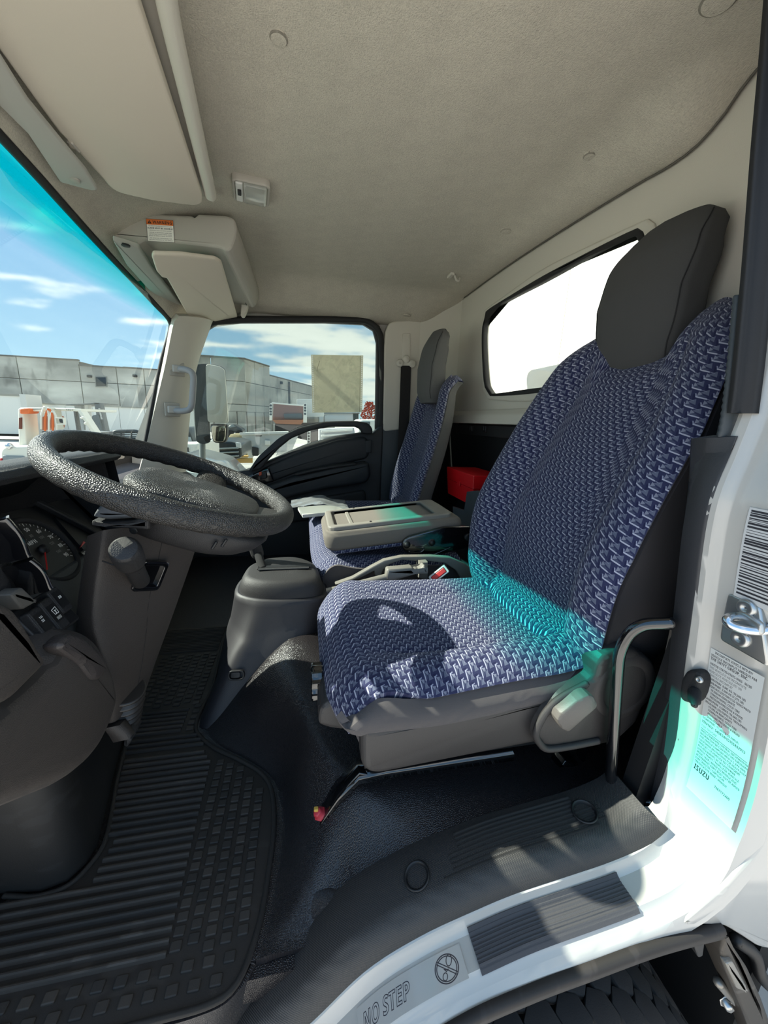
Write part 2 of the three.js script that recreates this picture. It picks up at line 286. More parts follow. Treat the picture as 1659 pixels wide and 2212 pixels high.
// cab roof skin and sides (painted steel)
struct('roof', ext('y', rp([[-0.62, -0.3], [0.86, -0.3], [0.86, -2.46], [-0.62, -2.46]], 0.08), 1.5, 1.53, { bevel: 0.01 }), M.white);
{
  const door = rp([...[[-.6792,.5079],[-.6229,.8546],[-.582,1.0435],[-.5076,1.251],[-.3181,1.2891],[.3417,1.3452],[.4378,1.3007],[.4515,1.0848]], [0.47, -0.02], [-0.66, -0.02]], [0.03, 0.2, 0.2, 0.06, 0, 0.05, 0.05, 0.1, 0.05, 0.05]);
  const g = structGroup('wall_right');
  part(g, 'panel', ext('z', [[-0.98, -0.3], [0.87, -0.3], [0.87, 1.5], [-0.6, 1.5], [-0.62, 1.28], [-0.92, 0.6]], -2.39, -2.35, { holes: [door] }), M.white);
}
struct('wall_front', ext('x', [[-2.39, -0.3], [-0.36, -0.3], [-0.36, 0.6], [-2.39, 0.6]], -0.98, -0.93), M.dark);
struct('wall_left', ext('z', [[-0.98, -0.05], [-0.66, -0.05], [-0.62, 0.62], [-0.5, 1.28], [0.5, 1.36], [0.57, 0.95], [0.62, 0.95], [0.62, 1.5], [-0.6, 1.5], [-0.62, 1.3], [-0.9, 0.62]], -0.385, -0.345), M.white);
// rear wall with its window
const REARWIN = [[-1.775, 1.2], [-1.71, 1.0], [-1.655, 0.945], [-1.58, 0.929], [-1.1, 0.929], [-1.02, 0.95], [-0.95, 1.02], [-0.9, 1.19], [-0.925, 1.255], [-1.0, 1.286], [-1.68, 1.298], [-1.755, 1.275]];
{
  const hole = cr(REARWIN, 64, true), big = (k) => { const c = [-1.34, 1.115]; return hole.map(([z, y]) => { const dz = z - c[0], dy = y - c[1], l = Math.hypot(dz, dy); return [z + (dz / l) * k, y + (dy / l) * k]; }); };
  struct('wall_rear', ext('x', [[-2.36, 0.81], [-0.34, 0.81], [-0.34, 1.49], [-2.36, 1.49]], 0.815, 0.835, { holes: [hole] }), M.trimGrey);
  const w = structGroup('window_1');
  part(w, 'recess_rim', ext('x', big(0.035), 0.806, 0.82, { holes: [big(0.004)], bevel: 0.006 }), M.trimGrey);
  part(w, 'rubber_seal', ext('x', big(0.010), 0.803, 0.828, { holes: [big(-0.009)], bevel: 0.005 }), M.rubber);
  part(w, 'pane', ext('x', big(0.0), 0.822, 0.826), M.glassClear);
  struct('trim_2', ext('z', rp([[0.775, 0.806], [0.82, 0.806], [0.82, 0.868], [0.808, 0.868], [0.785, 0.845]], 0.006), -2.2, -0.42), M.trimGrey);
  struct('wall_rear_lower', bx(0.83, -0.05, -2.36, 0.86, 0.815, -0.34), M.black);
  const h = thing('clip_rail', 'dark strip with small clip slots under the rear shelf edge behind the seats', 'clip rail');
  part(h, 'strip', rb(0.012, 0.05, 0.8, 0.004, [0.824, 0.775, -1.62]), M.dark);
  for (const px of [[.818,.7832,-1.8262], [.818,.7849,-1.674], [.818,.7943,-1.3767]]) { part(h, 'clip', merge([rb(0.014, 0.026, 0.008, 0.003, [0.815, px[1], px[2] - 0.01]), rb(0.014, 0.026, 0.008, 0.003, [0.815, px[1], px[2] + 0.01]), rb(0.012, 0.008, 0.03, 0.003, [0.813, px[1] - 0.012, px[2]])]), M.black); }
}
// far rear corner and far B pillar trim
{
  const rows = []; for (let i = 0; i <= 16; i++) { const y = lerp(0.805, 1.46, i / 16), r = []; for (let j = 0; j <= 14; j++) { const a = (j / 14) * Math.PI / 2; r.push([0.56 + 0.26 * Math.sin(a), y, -2.3 + 0.27 * (1 - Math.cos(a))]); } rows.push(r); }
  struct('trim_3', shell(rows, 0.02), M.trimGrey);
  struct('trim_4', ext('z', rp([[.4565,.7353],[.4474,1.1821],[.4533,1.2989],[.4779,1.3439],[.6429,1.3723],[.6985,1.3187],[.7318,1.2398],[.7641,.7838]], 0.03), -2.34, -2.282, { bevel: 0.012 }), M.trimGrey);
  struct('trim_5', ext('z', [[0.455, -0.02], [0.63, -0.02], [0.63, 0.798], [0.455, 0.81]], -2.35, -2.285, { bevel: 0.01 }), M.storage);
  struct('wall_right_rear', bx(0.6, -0.05, -2.36, 0.86, 0.81, -2.3), M.black);
}
// far A pillar: a rounded trim piece between the windscreen and the door
{
  const W = [...[[-.5849,1.2164,-2.06]], ...[[-.6414,1.0332,-2.08]], ...[[-.6965,.8652,-2.1]], ...[[-.7697,.6317,-2.12]], [-0.85, 0.4, -2.13]], D = [...[[-.5018,1.2383,-2.3]], ...[[-.5775,1.0438,-2.3]], ...[[-.6183,.8548,-2.3]], ...[[-.6655,.5335,-2.3]], [-0.68, 0.36, -2.3]];
  W.unshift([-0.565, 1.24, -2.06]); D.unshift([-0.48, 1.285, -2.31]);
  const w = cr(W, 24), d = cr(D, 24), rows = w.map((p, i) => { const q = d[i], r = []; for (let j = 0; j <= 12; j++) { const t = j / 12, b = 0.045 * Math.sin(Math.PI * t); r.push([lerp(p[0], q[0], t) + b * 0.8, lerp(p[1], q[1], t), lerp(p[2], q[2], t) + b * 0.6]); } return r; });
  struct('trim_6', shell(rows, 0.03), M.trimGrey);
}
// near A pillar, outside the picture but in the sun's way
{
  const W = [[-0.52, 1.29, -0.68], [-0.581, 1.213, -0.66], [-0.641, 1.033, -0.64], [-0.696, 0.865, -0.62], [-0.77, 0.632, -0.6], [-0.85, 0.4, -0.59]], D = [[-0.46, 1.31, -0.42], [-0.51, 1.24, -0.42], [-0.578, 1.044, -0.42], [-0.618, 0.855, -0.42], [-0.661, 0.534, -0.42], [-0.68, 0.36, -0.42]], w = cr(W, 20), d = cr(D, 20);
  struct('trim_7', shell(w.map((p, i) => [0, 0.25, 0.5, 0.75, 1].map((t) => [lerp(p[0], d[i][0], t) + 0.03 * Math.sin(Math.PI * t), lerp(p[1], d[i][1], t), lerp(p[2], d[i][2], t) - 0.02 * Math.sin(Math.PI * t)])), 0.03), M.trimGrey);
}
// windscreen with its blue-green shade band
const windX = (y, z) => { const t = (y - 0.6) / 0.72, c = (z + 1.24) / 0.86; return lerp(-0.885, -0.615, t) + 0.06 * c * c; };
{
  const band = canvasTex(8, 512, (c, w, h) => {
    const g = c.createLinearGradient(0, 0, 0, h); g.addColorStop(0, '#00c6b2'); g.addColorStop(0.1, '#00c6b4'); g.addColorStop(0.155, '#70d0c4'); g.addColorStop(0.21, '#d0d8d3'); g.addColorStop(1, '#d0d8d3'); c.fillStyle = g; c.fillRect(0, 0, w, h);
  });
  const rows = []; for (let i = 0; i <= 20; i++) { const y = lerp(0.58, 1.345, i / 20), r = []; for (let j = 0; j <= 30; j++) { const z = lerp(-2.2, -0.4, j / 30); r.push([windX(y, z), y, z]); } rows.push(r); }
  const g = grid(rows), p = g.attributes.position, uv = g.attributes.uv;
  for (let i = 0; i < p.count; i++) uv.setXY(i, 0.5, (p.getY(i) - 0.58) / 0.765);
  struct('window_2', g, mat(0xffffff, 0, { map: band, transmission: 1, thickness: 0, ior: 1.4 }));
  const edge = []; for (const f of FRONT.filter((q) => q[0] > -2.1 && q[0] < -0.45)) edge.push([f[1] - 0.012, f[2] - 0.002, f[0]]);
  struct('trim_8', tube([...[[-.7687,.6106,-2.1],[-.7005,.865,-2.1],[-.6516,1.0352,-2.1]], [-0.59, 1.195, -2.07], ...edge], 0.011, { seg: 90, rad: 6 }), M.rubber);
}

// ---------- passenger door ----------
{
  const d = structGroup('door_1');
  const glassOut = [...[[-.6691,.4391],[-.6271,.7826],[-.5798,1.0241],[-.5467,1.1416],[-.5101,1.2169],[-.4437,1.2627],[-.323,1.2796],[.1147,1.3162],[.3338,1.3249],[.3902,1.2981],[.4111,1.236],[.4234,.7162]]];
  const g2 = [...glassOut.slice(0, 11), [0.43, 0.3], [-0.68, 0.3]];
  part(d, 'sash', ext('z', [...[[-.7051,.4388],[-.6467,.8304],[-.601,1.046],[-.5626,1.1745],[-.5168,1.2522],[-.4467,1.2893],[-.3219,1.3045],[.3592,1.3582],[.4267,1.3253],[.4461,1.2387]], [0.475, 0.25], [-0.72, 0.25]], -2.36, -2.325, { holes: [g2], bevel: 0.006 }), M.black);
  part(d, 'pane', ext('z', g2, -2.352, -2.348), M.glass);
  // weatherstrip on the opening
  part(d, 'weatherstrip', tube(arcPath([...[[-.6734,.4307,-2.3],[-.6224,.8307,-2.3],[-.5745,1.0554,-2.3],[-.5419,1.1707,-2.3],[-.4825,1.2619,-2.3],[-.3181,1.2891,-2.3],[.1132,1.3258,-2.3],[.3548,1.3416,-2.3],[.4274,1.2927,-2.3],[.4461,1.0845,-2.3],[.4507,.7454,-2.3],[.4463,.234,-2.3]]], 0.05), 0.017, { seg: 160, rad: 8 }), M.rubber);
  // lower panel, its belt line falling to the front
  const belt = [[-.4779,.4037],[-.3955,.4806],[-.3127,.5052],[-.2133,.5487],[.0012,.6478],[.183,.7055],[.3339,.7315],[.4,.7309]];
  part(d, 'door_panel', ext('z', [...belt, [0.462, 0.79], [0.462, -0.02], [-0.68, -0.02], [-0.70, 0.36]], -2.36, -2.275, { bevel: 0.02, seg: 4 }), M.dash);
  const upper = [[-.3122,.4528],[-.2098,.5249],[.0087,.6232],[.1843,.6829],[.3533,.7116],[.3822,.6644],[.3736,.583],[.2208,.5449],[-.0445,.49],[-.2513,.4082]];
  part(d, 'upper_panel', ext('z', rp(upper, 0.03), -2.30, -2.255, { bevel: 0.02, seg: 4 }), M.dash);
  part(d, 'armrest', ext('z', rp([[-.2494,.4011],[-.0443,.4822],[.1655,.5383],[.368,.5686],[.3842,.4895],[.3578,.4422],[.1129,.4023],[-.1499,.3367],[-.1875,.3638]], 0.025), -2.30, -2.2, { bevel: 0.025, seg: 4 }), M.dash);
  part(d, 'pocket', ext('z', rp([[-.1902,.2939],[.3607,.3958],[.3791,.2469],[-.2584,.1703]], 0.03), -2.29, -2.262, { bevel: 0.015 }), M.dark);
  part(d, 'armrest_handle', ext('z', rp([[-.0535,.4956],[.0846,.5313],[.1573,.5455],[.2891,.5635],[.2974,.5504],[.1418,.5242],[-.0435,.4826]], 0.008), -2.26, -2.19, { bevel: 0.008 }), M.dark);
  const arch = [...[[-.3078,.4949],[-.2506,.5806],[-.1366,.6874],[-.0332,.7462],[.1092,.7841],[.2892,.796],[.3588,.7884],[.3867,.7607],[.3906,.7242],[.331,.7249],[.3223,.7481],[.2899,.7626],[.1454,.7575],[.0375,.7334],[-.0692,.6869],[-.1379,.629],[-.2098,.548],[-.2306,.5166]]];
  part(d, 'grab_arch', ext('z', rp(arch, 0.02), -2.3, -2.225, { bevel: 0.012, seg: 4 }), M.dash);
  const hd = part(d, 'handle_bezel', ext('z', rp([[-.326,.4614],[-.1939,.5248],[-.1662,.4418],[-.3207,.4148]], 0.012), -2.28, -2.24, { bevel: 0.008 }), M.gloss);
  part(hd, 'inner_handle', ext('z', rp([[-.2371,.496],[-.2074,.5066],[-.2013,.4655],[-.2434,.4548]], 0.008), -2.25, -2.215, { bevel: 0.006 }), M.black);
  part(hd, 'lock_tab', ext('z', rp([[-.2468,.4959],[-.232,.5012],[-.2302,.4833],[-.245,.478]], 0.003), -2.24, -2.21, { bevel: 0.002 }), mat(0xb5482c, 0.5));
  part(d, 'access_cover', ext('z', rp([[.3525,.6855],[.3879,.6919],[.3902,.6169],[.3545,.6161]], 0.008), -2.28, -2.25, { bevel: 0.003 }), M.dash);
}

// ---------- floor, engine cover, vinyl, door sill ----------
const X0 = [[-1.05, -0.265], [-0.98, -0.262], [-0.925, -0.262], [-0.858, -0.212], [-0.812, -0.15], [-0.764, -0.092], [-0.724, -0.064], [-0.644, -0.048], [-0.554, -0.05], [-0.482, -0.06], [-0.425, -0.075], [-0.40, -0.09]];
const X1 = [[-1.05, -0.03], [-0.95, -0.05], [-0.85, -0.025], [-0.75, 0.0], [-0.65, 0.04], [-0.55, 0.11], [-0.45, 0.2], [-0.40, 0.22]];
const SILL = [[-0.34, -0.42], [-0.2, -0.24], [-0.09, -0.115], [0.003, -0.028], [0.079, 0.05], [0.155, 0.092], [0.234, 0.117], [0.30, 0.133], [0.392, 0.145], [0.45, 0.153]];
const vinylY = (x, z) => {
  const a = ips(X0, z), b = ips(X1, z), t = clamp((x - a) / (b - a)), s = t * t * (3 - 2 * t), near = sstep(lerp(-0.465, -0.56, sstep(-0.05, 0.07, x)), -0.437, z) * sstep(-0.07, 0.05, x);
  let y = (0.145 + 0.045 * sstep(-0.62, -0.9, z) + 0.02 * Math.exp(-((x - 0.0) ** 2 + (z + 0.97) ** 2) / 0.004)) * lerp(Math.pow(t, 0.8), s, 0.6);
  y = lerp(y, ip(SILL, x) + 0.018, near); return y;
};
{
  struct('floor', bx(-0.98, -0.06, -2.36, 0.86, -0.012, -0.42), M.vinyl);
  const rows = []; for (let i = 0; i <= 60; i++) { const z = lerp(-0.435, -1.05, i / 60), r = [], a = ips(X0, z) - 0.02; for (let j = 0; j <= 70; j++) { const x = lerp(a, 0.83, Math.pow(j / 70, 1.5)); r.push([x, vinylY(x, z) + (j === 0 ? -0.012 : 0), z]); } rows.push(r); }
  struct('floor_engine_cover', shell(rows, 0.012), M.vinyl);
  struct('floor_rear', bx(0.3, -0.03, -2.36, 0.86, 0.15, -1.02), M.vinyl);
}
{ // sloping apron from the mat edge down to the sill, at the front of the doorway
  const A = cr([[-0.045, -0.03, -0.575], [-0.058, -0.004, -0.5], [-0.08, -0.004, -0.432], [-0.104, -0.004, -0.404], [-0.14, -0.004, -0.393], [-0.25, -0.004, -0.39], [-0.62, -0.004, -0.39]], 60);
  const B = cr([0.1, 0.05, 0.0, -0.05, -0.1, -0.16, -0.24, -0.34, -0.7].map((x, i) => [x, ip(SILL, Math.max(x, -0.34)) + 0.03 - (x < -0.34 ? 0.4 : i === 0 ? 0.05 : 0), [-0.462, -0.46, -0.452, -0.44, -0.42, -0.4, -0.39, -0.386, -0.384][i]]), 60);
  const rows = []; for (let i = 0; i <= 10; i++) { const t = i / 10; rows.push(A.map((p, k) => { const q = B[k]; return [lerp(p[0], q[0], t), lerp(p[1], q[1], t) + 0.008 * Math.sin(Math.PI * t), lerp(p[2], q[2], t)]; })); }
  struct('floor_apron', shell(rows, 0.005), M.vinyl);
}
// plastic scuff plate along the sill, ribbed in its middle
const sillPath = cr([...SILL, [0.503, 0.166], [0.535, 0.182], [0.558, 0.21], [0.568, 0.25], [0.57, 0.30], [0.565, 0.374], [0.538, 0.571], [0.523, 0.704], [0.535, 0.78], [0.545, 0.84], [0.55, 0.92], [0.55, 1.15]], 120);
const sillN = sillPath.map((p, i) => { const a = sillPath[Math.max(0, i - 1)], b = sillPath[Math.min(120, i + 1)], dx = b[0] - a[0], dy = b[1] - a[1], l = Math.hypot(dx, dy); return [-dy / l, dx / l]; });
const ribbon = (i0, i1, prof, o = {}) => { const rows = []; for (let i = i0; i <= i1; i++) rows.push(prof.map(([z, n0]) => { const n = o.jamb && n0 > -0.034 ? n0 * lerp(1, 0.55, jf(i)) : n0; return [sillPath[i][0] + sillN[i][0] * n, sillPath[i][1] + sillN[i][1] * n, o.jamb ? jamb(i, z) : z]; })); return rows; };
const iCorner = sillPath.findIndex((p) => p[1] > 0.19);
const jf = (i) => sstep(0.16, 0.25, sillPath[i][1]) * (sillPath[i][0] > 0.45 ? 1 : 0);
const jamb = (i, z) => { const k = lerp(1, 1.346, sstep(0.16, 0.25, sillPath[i][1]) * (sillPath[i][0] > 0.45 ? 1 : 0)); const q = -0.295 + (z + 0.295) * k; return jf(i) > 0.3 ? Math.max(q, -0.406) : q; };
{
  const g = thing('scuff_plate', 'dark grey plastic scuff plate with ribbed top along the curved door sill', 'scuff plate');
  const prof = [[-0.368, 0.0], [-0.372, 0.012], [-0.382, 0.022], [-0.39, 0.0265], [-0.40, 0.028], [-0.43, 0.028], [-0.452, 0.027], [-0.47, 0.022]];
  part(g, 'plate', shell(ribbon(0, iCorner, prof), 0.01, { flip: true }), M.scuff);
  // ribs on the flat between two screw wells
  const at = (x) => sillPath.findIndex((p) => p[0] >= x);
  for (let k = 0; k < 9; k++) { const z = -0.403 - k * 0.0065, i0 = at(0.20 + 0.004 * k), i1 = at(0.498 - 0.005 * k); part(g, 'rib', tube(sillPath.slice(i0, i1).filter((_, q) => q % 3 === 0).map((p, q) => [p[0] - 0, p[1] + 0.0272, z]), 0.0028, { rad: 6, seg: 30 }), M.scuff); }
  for (const [c, z] of [[[.1638,.145,-.403], -0.42], [[.45,.175,-.4133], -0.425]]) {
    const i = at(c[0]), y = sillPath[i][1] + 0.0275, w = part(g, 'screw_well', lathe([[0.0195, 0.001], [0.0205, 0.003], [0.019, 0.0045], [0.0165, 0.0035], [0.0145, -0.004], [0.013, -0.012], [0.0005, -0.0125]], [c[0], y, z], [sillN[i][0], sillN[i][1], 0]), M.black);
    part(w, 'screw', lathe([[0.0052, -0.0125], [0.0052, -0.009], [0.004, -0.0075], [0.0018, -0.0075], [0.0012, -0.009], [0, -0.009]], [c[0], y, z], [sillN[i][0], sillN[i][1], 0], 12), M.steel);
  }
}
// painted sill and door jamb: one swept ribbon
struct('trim_9', shell(ribbon(0, 120, [[-0.41, -0.004], [-0.385, 0.0], [-0.373, 0.003], [-0.366, 0.0], [-0.362, -0.012], [-0.357, -0.018], [-0.335, -0.02], [-0.322, -0.02], [-0.316, -0.027], [-0.308, -0.03], [-0.301, -0.033], [-0.297, -0.042], [-0.295, -0.06]], { jamb: true }), 0.012), M.white);

// ====================================================================
// SEATS
// ====================================================================
function cushionRows(o) { // o: zc, hw, x0, x1, y(x,u) height of the top, front drop yb
  const rows = [], prof = [];
  for (let i = 0; i <= 7; i++) prof.push(['f', i / 8]);
  for (let i = 0; i <= 40; i++) prof.push(['t', i / 40]);
  for (const [k, t] of prof) {
    const r = [];
    for (let j = 0; j <= 48; j++) {
      const u = j / 24 - 1, e = Math.abs(u), xF = o.x0 + 0.035 * Math.pow(e, 5), z = o.zc + u * o.hw;
      let x, y;
      if (k === 'f') { const yt = o.y(xF + 0.05, u); x = xF + 0.045 * Math.pow(1 - t, 1.6) * (1 - Math.pow(e, 6)); y = lerp(Math.min(typeof o.yb === 'function' ? o.yb(u) : o.yb, yt - 0.055), yt - 0.045, t); }
      else { const s = Math.pow(t, 1.25); x = lerp(xF, o.x1, s); const d = x - xF; y = o.y(x, u) - 0.045 * Math.pow(1 - clamp(d / 0.06), 2.4); }
      const roll = Math.pow(clamp((e - 0.86) / 0.14), 2) * 0.022 * (k === 't' ? sstep(0, 0.12, x - xF) : 0); // the edge rolls down to the side seam
      r.push([x, y - roll, z]);
    }
    rows.push(r);
  }
  return rows;
}
function backRows(o, s0 = 0, s1 = 1) { // front of a seat back between heights; o: zc, edge(y), dish, hw(y), y0, y1
  const rows = [];
  for (let i = 0; i <= 60; i++) {
    const t = i / 60, y = lerp(o.y0, o.y1(0), t), r = [];
    for (let j = 0; j <= 64; j++) {
      const u = j / 32 - 1, e = Math.abs(u), yt = lerp(o.y0, o.y1(u), t), hw = o.hw(yt), xe = o.edge(yt);
      const dish = o.dish * sstep(0.4, 0.42, yt + 0.03) * (1 - 0.5 * sstep(0.85, 1.0, yt));
      const g = sstep(0.5, 0.82, e);
      let x = xe + dish * (1 - g) + 0.018 * Math.exp(-((e - 0.62) ** 2) / 0.0006) * sstep(1.0, 0.9, yt) + 0.004 * Math.exp(-((yt - o.stitch - 0.02 * u) ** 2) / 0.00006) * (e < 0.6 ? 1 : 0);
      x += 0.014 * Math.pow(clamp((e - 0.88) / 0.12), 2.2); x += 0.035 * Math.pow(clamp((t - 0.9) / 0.1), 2); x += 0.02 * Math.pow(clamp((0.06 - t) / 0.06), 2);
      r.push([x, yt, o.zc + u * hw]);
    }
    rows.push(r);
  }
  return rows;
}
function backShellRows(front, depth, o) { // sides and back of the same seat back, from one seam round to the other
  return front.map((r, i) => {
    const t = i / (front.length - 1), a = r[0], b = r[r.length - 1], out = [], d = depth * (1 - 0.55 * Math.pow(t, 3)), n = 24;
    for (let j = 0; j <= n; j++) { const s = j / n, w = s < 0.3 ? (s / 0.3) : s > 0.7 ? (1 - s) / 0.3 : 1, k = clamp((s - 0.3) / 0.4), m = w * w * (3 - 2 * w) * 0.4 + w * 0.6; out.push([lerp(a[0], b[0], s) + d * m, lerp(a[1], b[1], s), lerp(a[2], b[2], s < 0.3 ? 0.035 * w : s > 0.7 ? 1 - 0.035 * w : lerp(0.035, 0.965, k))]); }
    return out;
  });
}
const cap = (rows) => { const top = rows[rows.length - 1]; return top; };
const dEdge = [[0.34, 0.492], [0.42, 0.484], [0.53, 0.486], [0.6, 0.502], [0.69, 0.54], [0.79, 0.588], [0.86, 0.622], [0.95, 0.668], [1.05, 0.722]];
const pEdge = [[0.34, 0.485], [0.45, 0.5], [0.56, 0.525], [0.68, 0.558], [0.8, 0.588], [0.9, 0.61], [1.05, 0.64]];
const hwT = [[0.34, 0.22], [0.42, 0.258], [0.6, 0.268], [0.8, 0.258], [0.9, 0.238], [1.0, 0.21], [1.05, 0.19]];
function headrest(g, zc, X, cloth, s = 1) { // X: front x at each height
  const rings = [], side = [];
  for (let i = 0; i <= 18; i++) {
    const t = i / 18, y = lerp(X.y0, X.y1, t), w = ip([[0, 0.08], [0.06, 0.094], [0.3, 0.112], [0.7, 0.121], [0.88, 0.113], [0.96, 0.096], [1, 0.075]], t) * s, xf = ip(X.front, t), d = ip([[0, 0.085], [0.3, 0.1], [0.7, 0.09], [0.9, 0.07], [0.97, 0.05], [1, 0.03]], t), r = [];
    for (let j = 0; j < 40; j++) { const a = (j / 40) * Math.PI * 2, c = Math.cos(a), q = Math.sin(a), p = 0.3, sx = Math.sign(c) * Math.pow(Math.abs(c), p), sz = Math.sign(q) * Math.pow(Math.abs(q), p); r.push([xf + d / 2 - (d / 2) * sx + 0.018 * sz * sz * (c > 0 ? 1 : 0), y, zc + w * sz]); }
    rings.push(r);
  }
  const h = part(g, 'headrest', loft(rings), cloth);
  for (const k of [-1, 1]) { const seam = []; for (let i = 1; i <= 17; i++) { const t = i / 18, r = rings[i], q = r.reduce((m, p) => (k * (p[2] - zc) - 6 * Math.abs(p[0] - (ip(X.front, t) + 0.022)) > k * (m[2] - zc) - 6 * Math.abs(m[0] - (ip(X.front, t) + 0.022)) ? p : m)); seam.push([q[0] - 0.0006, q[1], q[2] + k * 0.0008]); } part(h, 'seam', tube(seam, 0.0013, { rad: 5, seg: 40 }), M.rubber); }
  return h;
}
// ---------- driver's seat ----------
{
  const g = thing('driver_chair', 'driver seat in blue cube patterned cloth with tall grey headrest, nearest the open door', 'seat', 'patterned cloth seats');
  const zc = -0.757, hw = 0.243;
  const co = { zc, hw, x0: 0.047, x1: 0.56, yb: (u) => lerp(0.27, 0.36, sstep(0.2, 0.9, u)), y: (x, u) => { const e = Math.abs(u), b = sstep(0.5, 0.8, e), f = sstep(0.1, 0.42, x); return 0.358 - 0.004 * u * 0 + b * (u > 0 ? lerp(0.006, 0.03, f) : lerp(0.0, -0.006, f)) + (u > 0 ? 0.012 : -0.008) * e * e - 0.012 * sstep(0.08, 0.3, x) * (1 - b) - 0.006 * Math.exp(-((e - 0.56) ** 2) / 0.0018) * sstep(0.1, 0.2, x) * sstep(0.5, 0.4, x) + 0.02 * sstep(0.4, 0.56, x) * (u > 0 ? b : 0); } };
  const rows = cushionRows(co);
  part(g, 'cushion', shell(rows, 0.02, { flip: true, swap: true }), M.cloth);
  // grey cloth sides of the cushion
  const seam = rows.slice(6).map((r) => r[r.length - 1]), low = cr([[.0532,.3648,-.505],[.0606,.3462,-.505],[.0813,.3295,-.505],[.1298,.3295,-.505],[.2053,.3269,-.505],[.2831,.3334,-.505],[.3638,.345,-.505],[.4279,.351,-.505],[.5058,.3673,-.505]], 40);
  const top = cr(seam, 40), near = []; for (let i = 0; i <= 8; i++) { const t = i / 8; near.push(top.map((p, k) => [lerp(p[0], low[k][0], t), lerp(p[1], low[k][1], t), lerp(p[2], low[k][2], t) + 0.012 * Math.sin(Math.PI * t)])); }
  part(g, 'cushion_side', shell(near, 0.012), M.greyCloth);
  const fs = rows.slice(0).map((r) => r[0]), far = []; for (let i = 0; i <= 4; i++) far.push(fs.map((p) => [p[0], lerp(p[1], Math.min(p[1], 0.25), i / 4), p[2]]));
  part(g, 'cushion_side', shell(far, 0.01, { flip: true }), M.greyCloth);
  const ff = []; for (let i = 0; i <= 4; i++) ff.push(rows[0].map((p) => [p[0] + 0.03 * (i / 4), lerp(p[1], 0.24, i / 4), p[2]]));
  part(g, 'cushion_front', shell(ff, 0.01), M.greyCloth);
  // plastic side cover
  part(g, 'side_cover', ext('z', rp([[.0847,.269],[.0818,.326],[.0879,.3387],[.109,.3373],[.1626,.3365],[.2762,.3409],[.3548,.354],[.4172,.3607],[.4405,.3385],[.4066,.2674],[.2061,.2554],[.1121,.2497],[.0954,.2554]], [0.012, 0.01, 0.008, 0.01, 0, 0, 0, 0.006, 0, 0, 0, 0.01, 0.012]), -0.53, -0.488, { bevel: 0.012, seg: 4 }), M.seatPlastic);
  // recliner cover, drum and lever
  const rc = part(g, 'recliner_cover', ext('z', rp([[.4531,.3898],[.4093,.3701],[.3846,.3465],[.3724,.3183],[.3713,.2964],[.3818,.277],[.4023,.2576],[.4219,.2525],[.4471,.2542],[.498,.2549],[.5424,.2578],[.5784,.2938],[.5899,.35],[.5747,.4071],[.5502,.4407],[.5202,.4521],[.4852,.4441],[.4709,.4221],[.47,.3985]], 0.012), -0.52, -0.474, { bevel: 0.012, seg: 4 }), M.seatPlastic);
  part(rc, 'rim', tube(cr([[.4516,.391,-.472],[.4092,.3705,-.472],[.3871,.3485,-.472],[.375,.3215,-.472],[.3736,.3017,-.472],[.3828,.2855,-.472],[.3988,.2717,-.472],[.44,.2699,-.472],[.4962,.2726,-.472]], 40), 0.006, { rad: 8, seg: 60 }), M.seatPlastic);
  const dc = [.5311,.3753,-.47]; part(rc, 'drum', lathe([[0.068, -0.02], [0.066, 0.004], [0.06, 0.012], [0.045, 0.014], [0.042, 0.01], [0.0005, 0.009]], [dc[0] + 0.004, dc[1] - 0.004, -0.486], [0, 0, 1], 40), M.seatPlastic);
  part(rc, 'lever', ext('z', rp([[.4399,.3905],[.4501,.3858],[.4611,.3688],[.4575,.3606],[.4146,.3223],[.4015,.3295],[.3895,.347],[.3919,.358],[.4243,.3838]], 0.006), -0.476, -0.448, { bevel: 0.005, seg: 4 }), mat(0x544f4a, 0.5, { bumpMap: grainT, bumpScale: 0.0002 }));
  // seat back
  const bo = { zc, edge: (y) => ips(dEdge, y), dish: 0.052, hw: (y) => ip(hwT, y), y0: 0.345, stitch: 0.655, y1: (u) => 1.005 + 0.03 * sstep(0.95, 0.55, Math.abs(u)) * sstep(0.1, 0.6, Math.abs(u)) - 0.07 * sstep(0.5, 0.36, Math.abs(u)) };
  const fr = backRows(bo); part(g, 'backrest', shell(fr, 0.015, { flip: true, swap: true }), M.cloth);
  part(g, 'backrest_shell', shell(backShellRows(fr, 0.15), 0.006), mat(0x2b282a, 0.95, { bumpMap: weaveT, bumpScale: 0.0006 }));
  { const top = fr[fr.length - 1], bk = backShellRows(fr, 0.15).pop(), rows2 = []; for (let i = 0; i <= 3; i++) rows2.push(top.map((p, k) => { const q = bk[Math.round((k / (top.length - 1)) * (bk.length - 1))]; return [lerp(p[0], q[0], i / 3), lerp(p[1], q[1], i / 3) + 0.01 * Math.sin((Math.PI * i) / 3), lerp(p[2], q[2], i / 3)]; })); part(g, 'backrest_top', shell(rows2, 0.006, { flip: true }), M.cloth); }
  headrest(g, -0.795, { y0: 0.925, y1: 1.232, front: [[0, 0.708], [0.15, 0.69], [0.5, 0.683], [0.8, 0.705], [1, 0.748]] }, M.headCloth);
  // piping between centre panel and bolsters
  for (const k of [-1, 1]) { const pts = fr.slice(4, 54).filter((_, i) => i % 3 === 0).map((r) => { const j = 32 + k * 20, p = r[j]; return [p[0] - 0.0005, p[1], p[2]]; }); part(g, 'piping', tube(pts, 0.0042, { rad: 6, seg: 60 }), mat(0x191c33, 0.9)); }
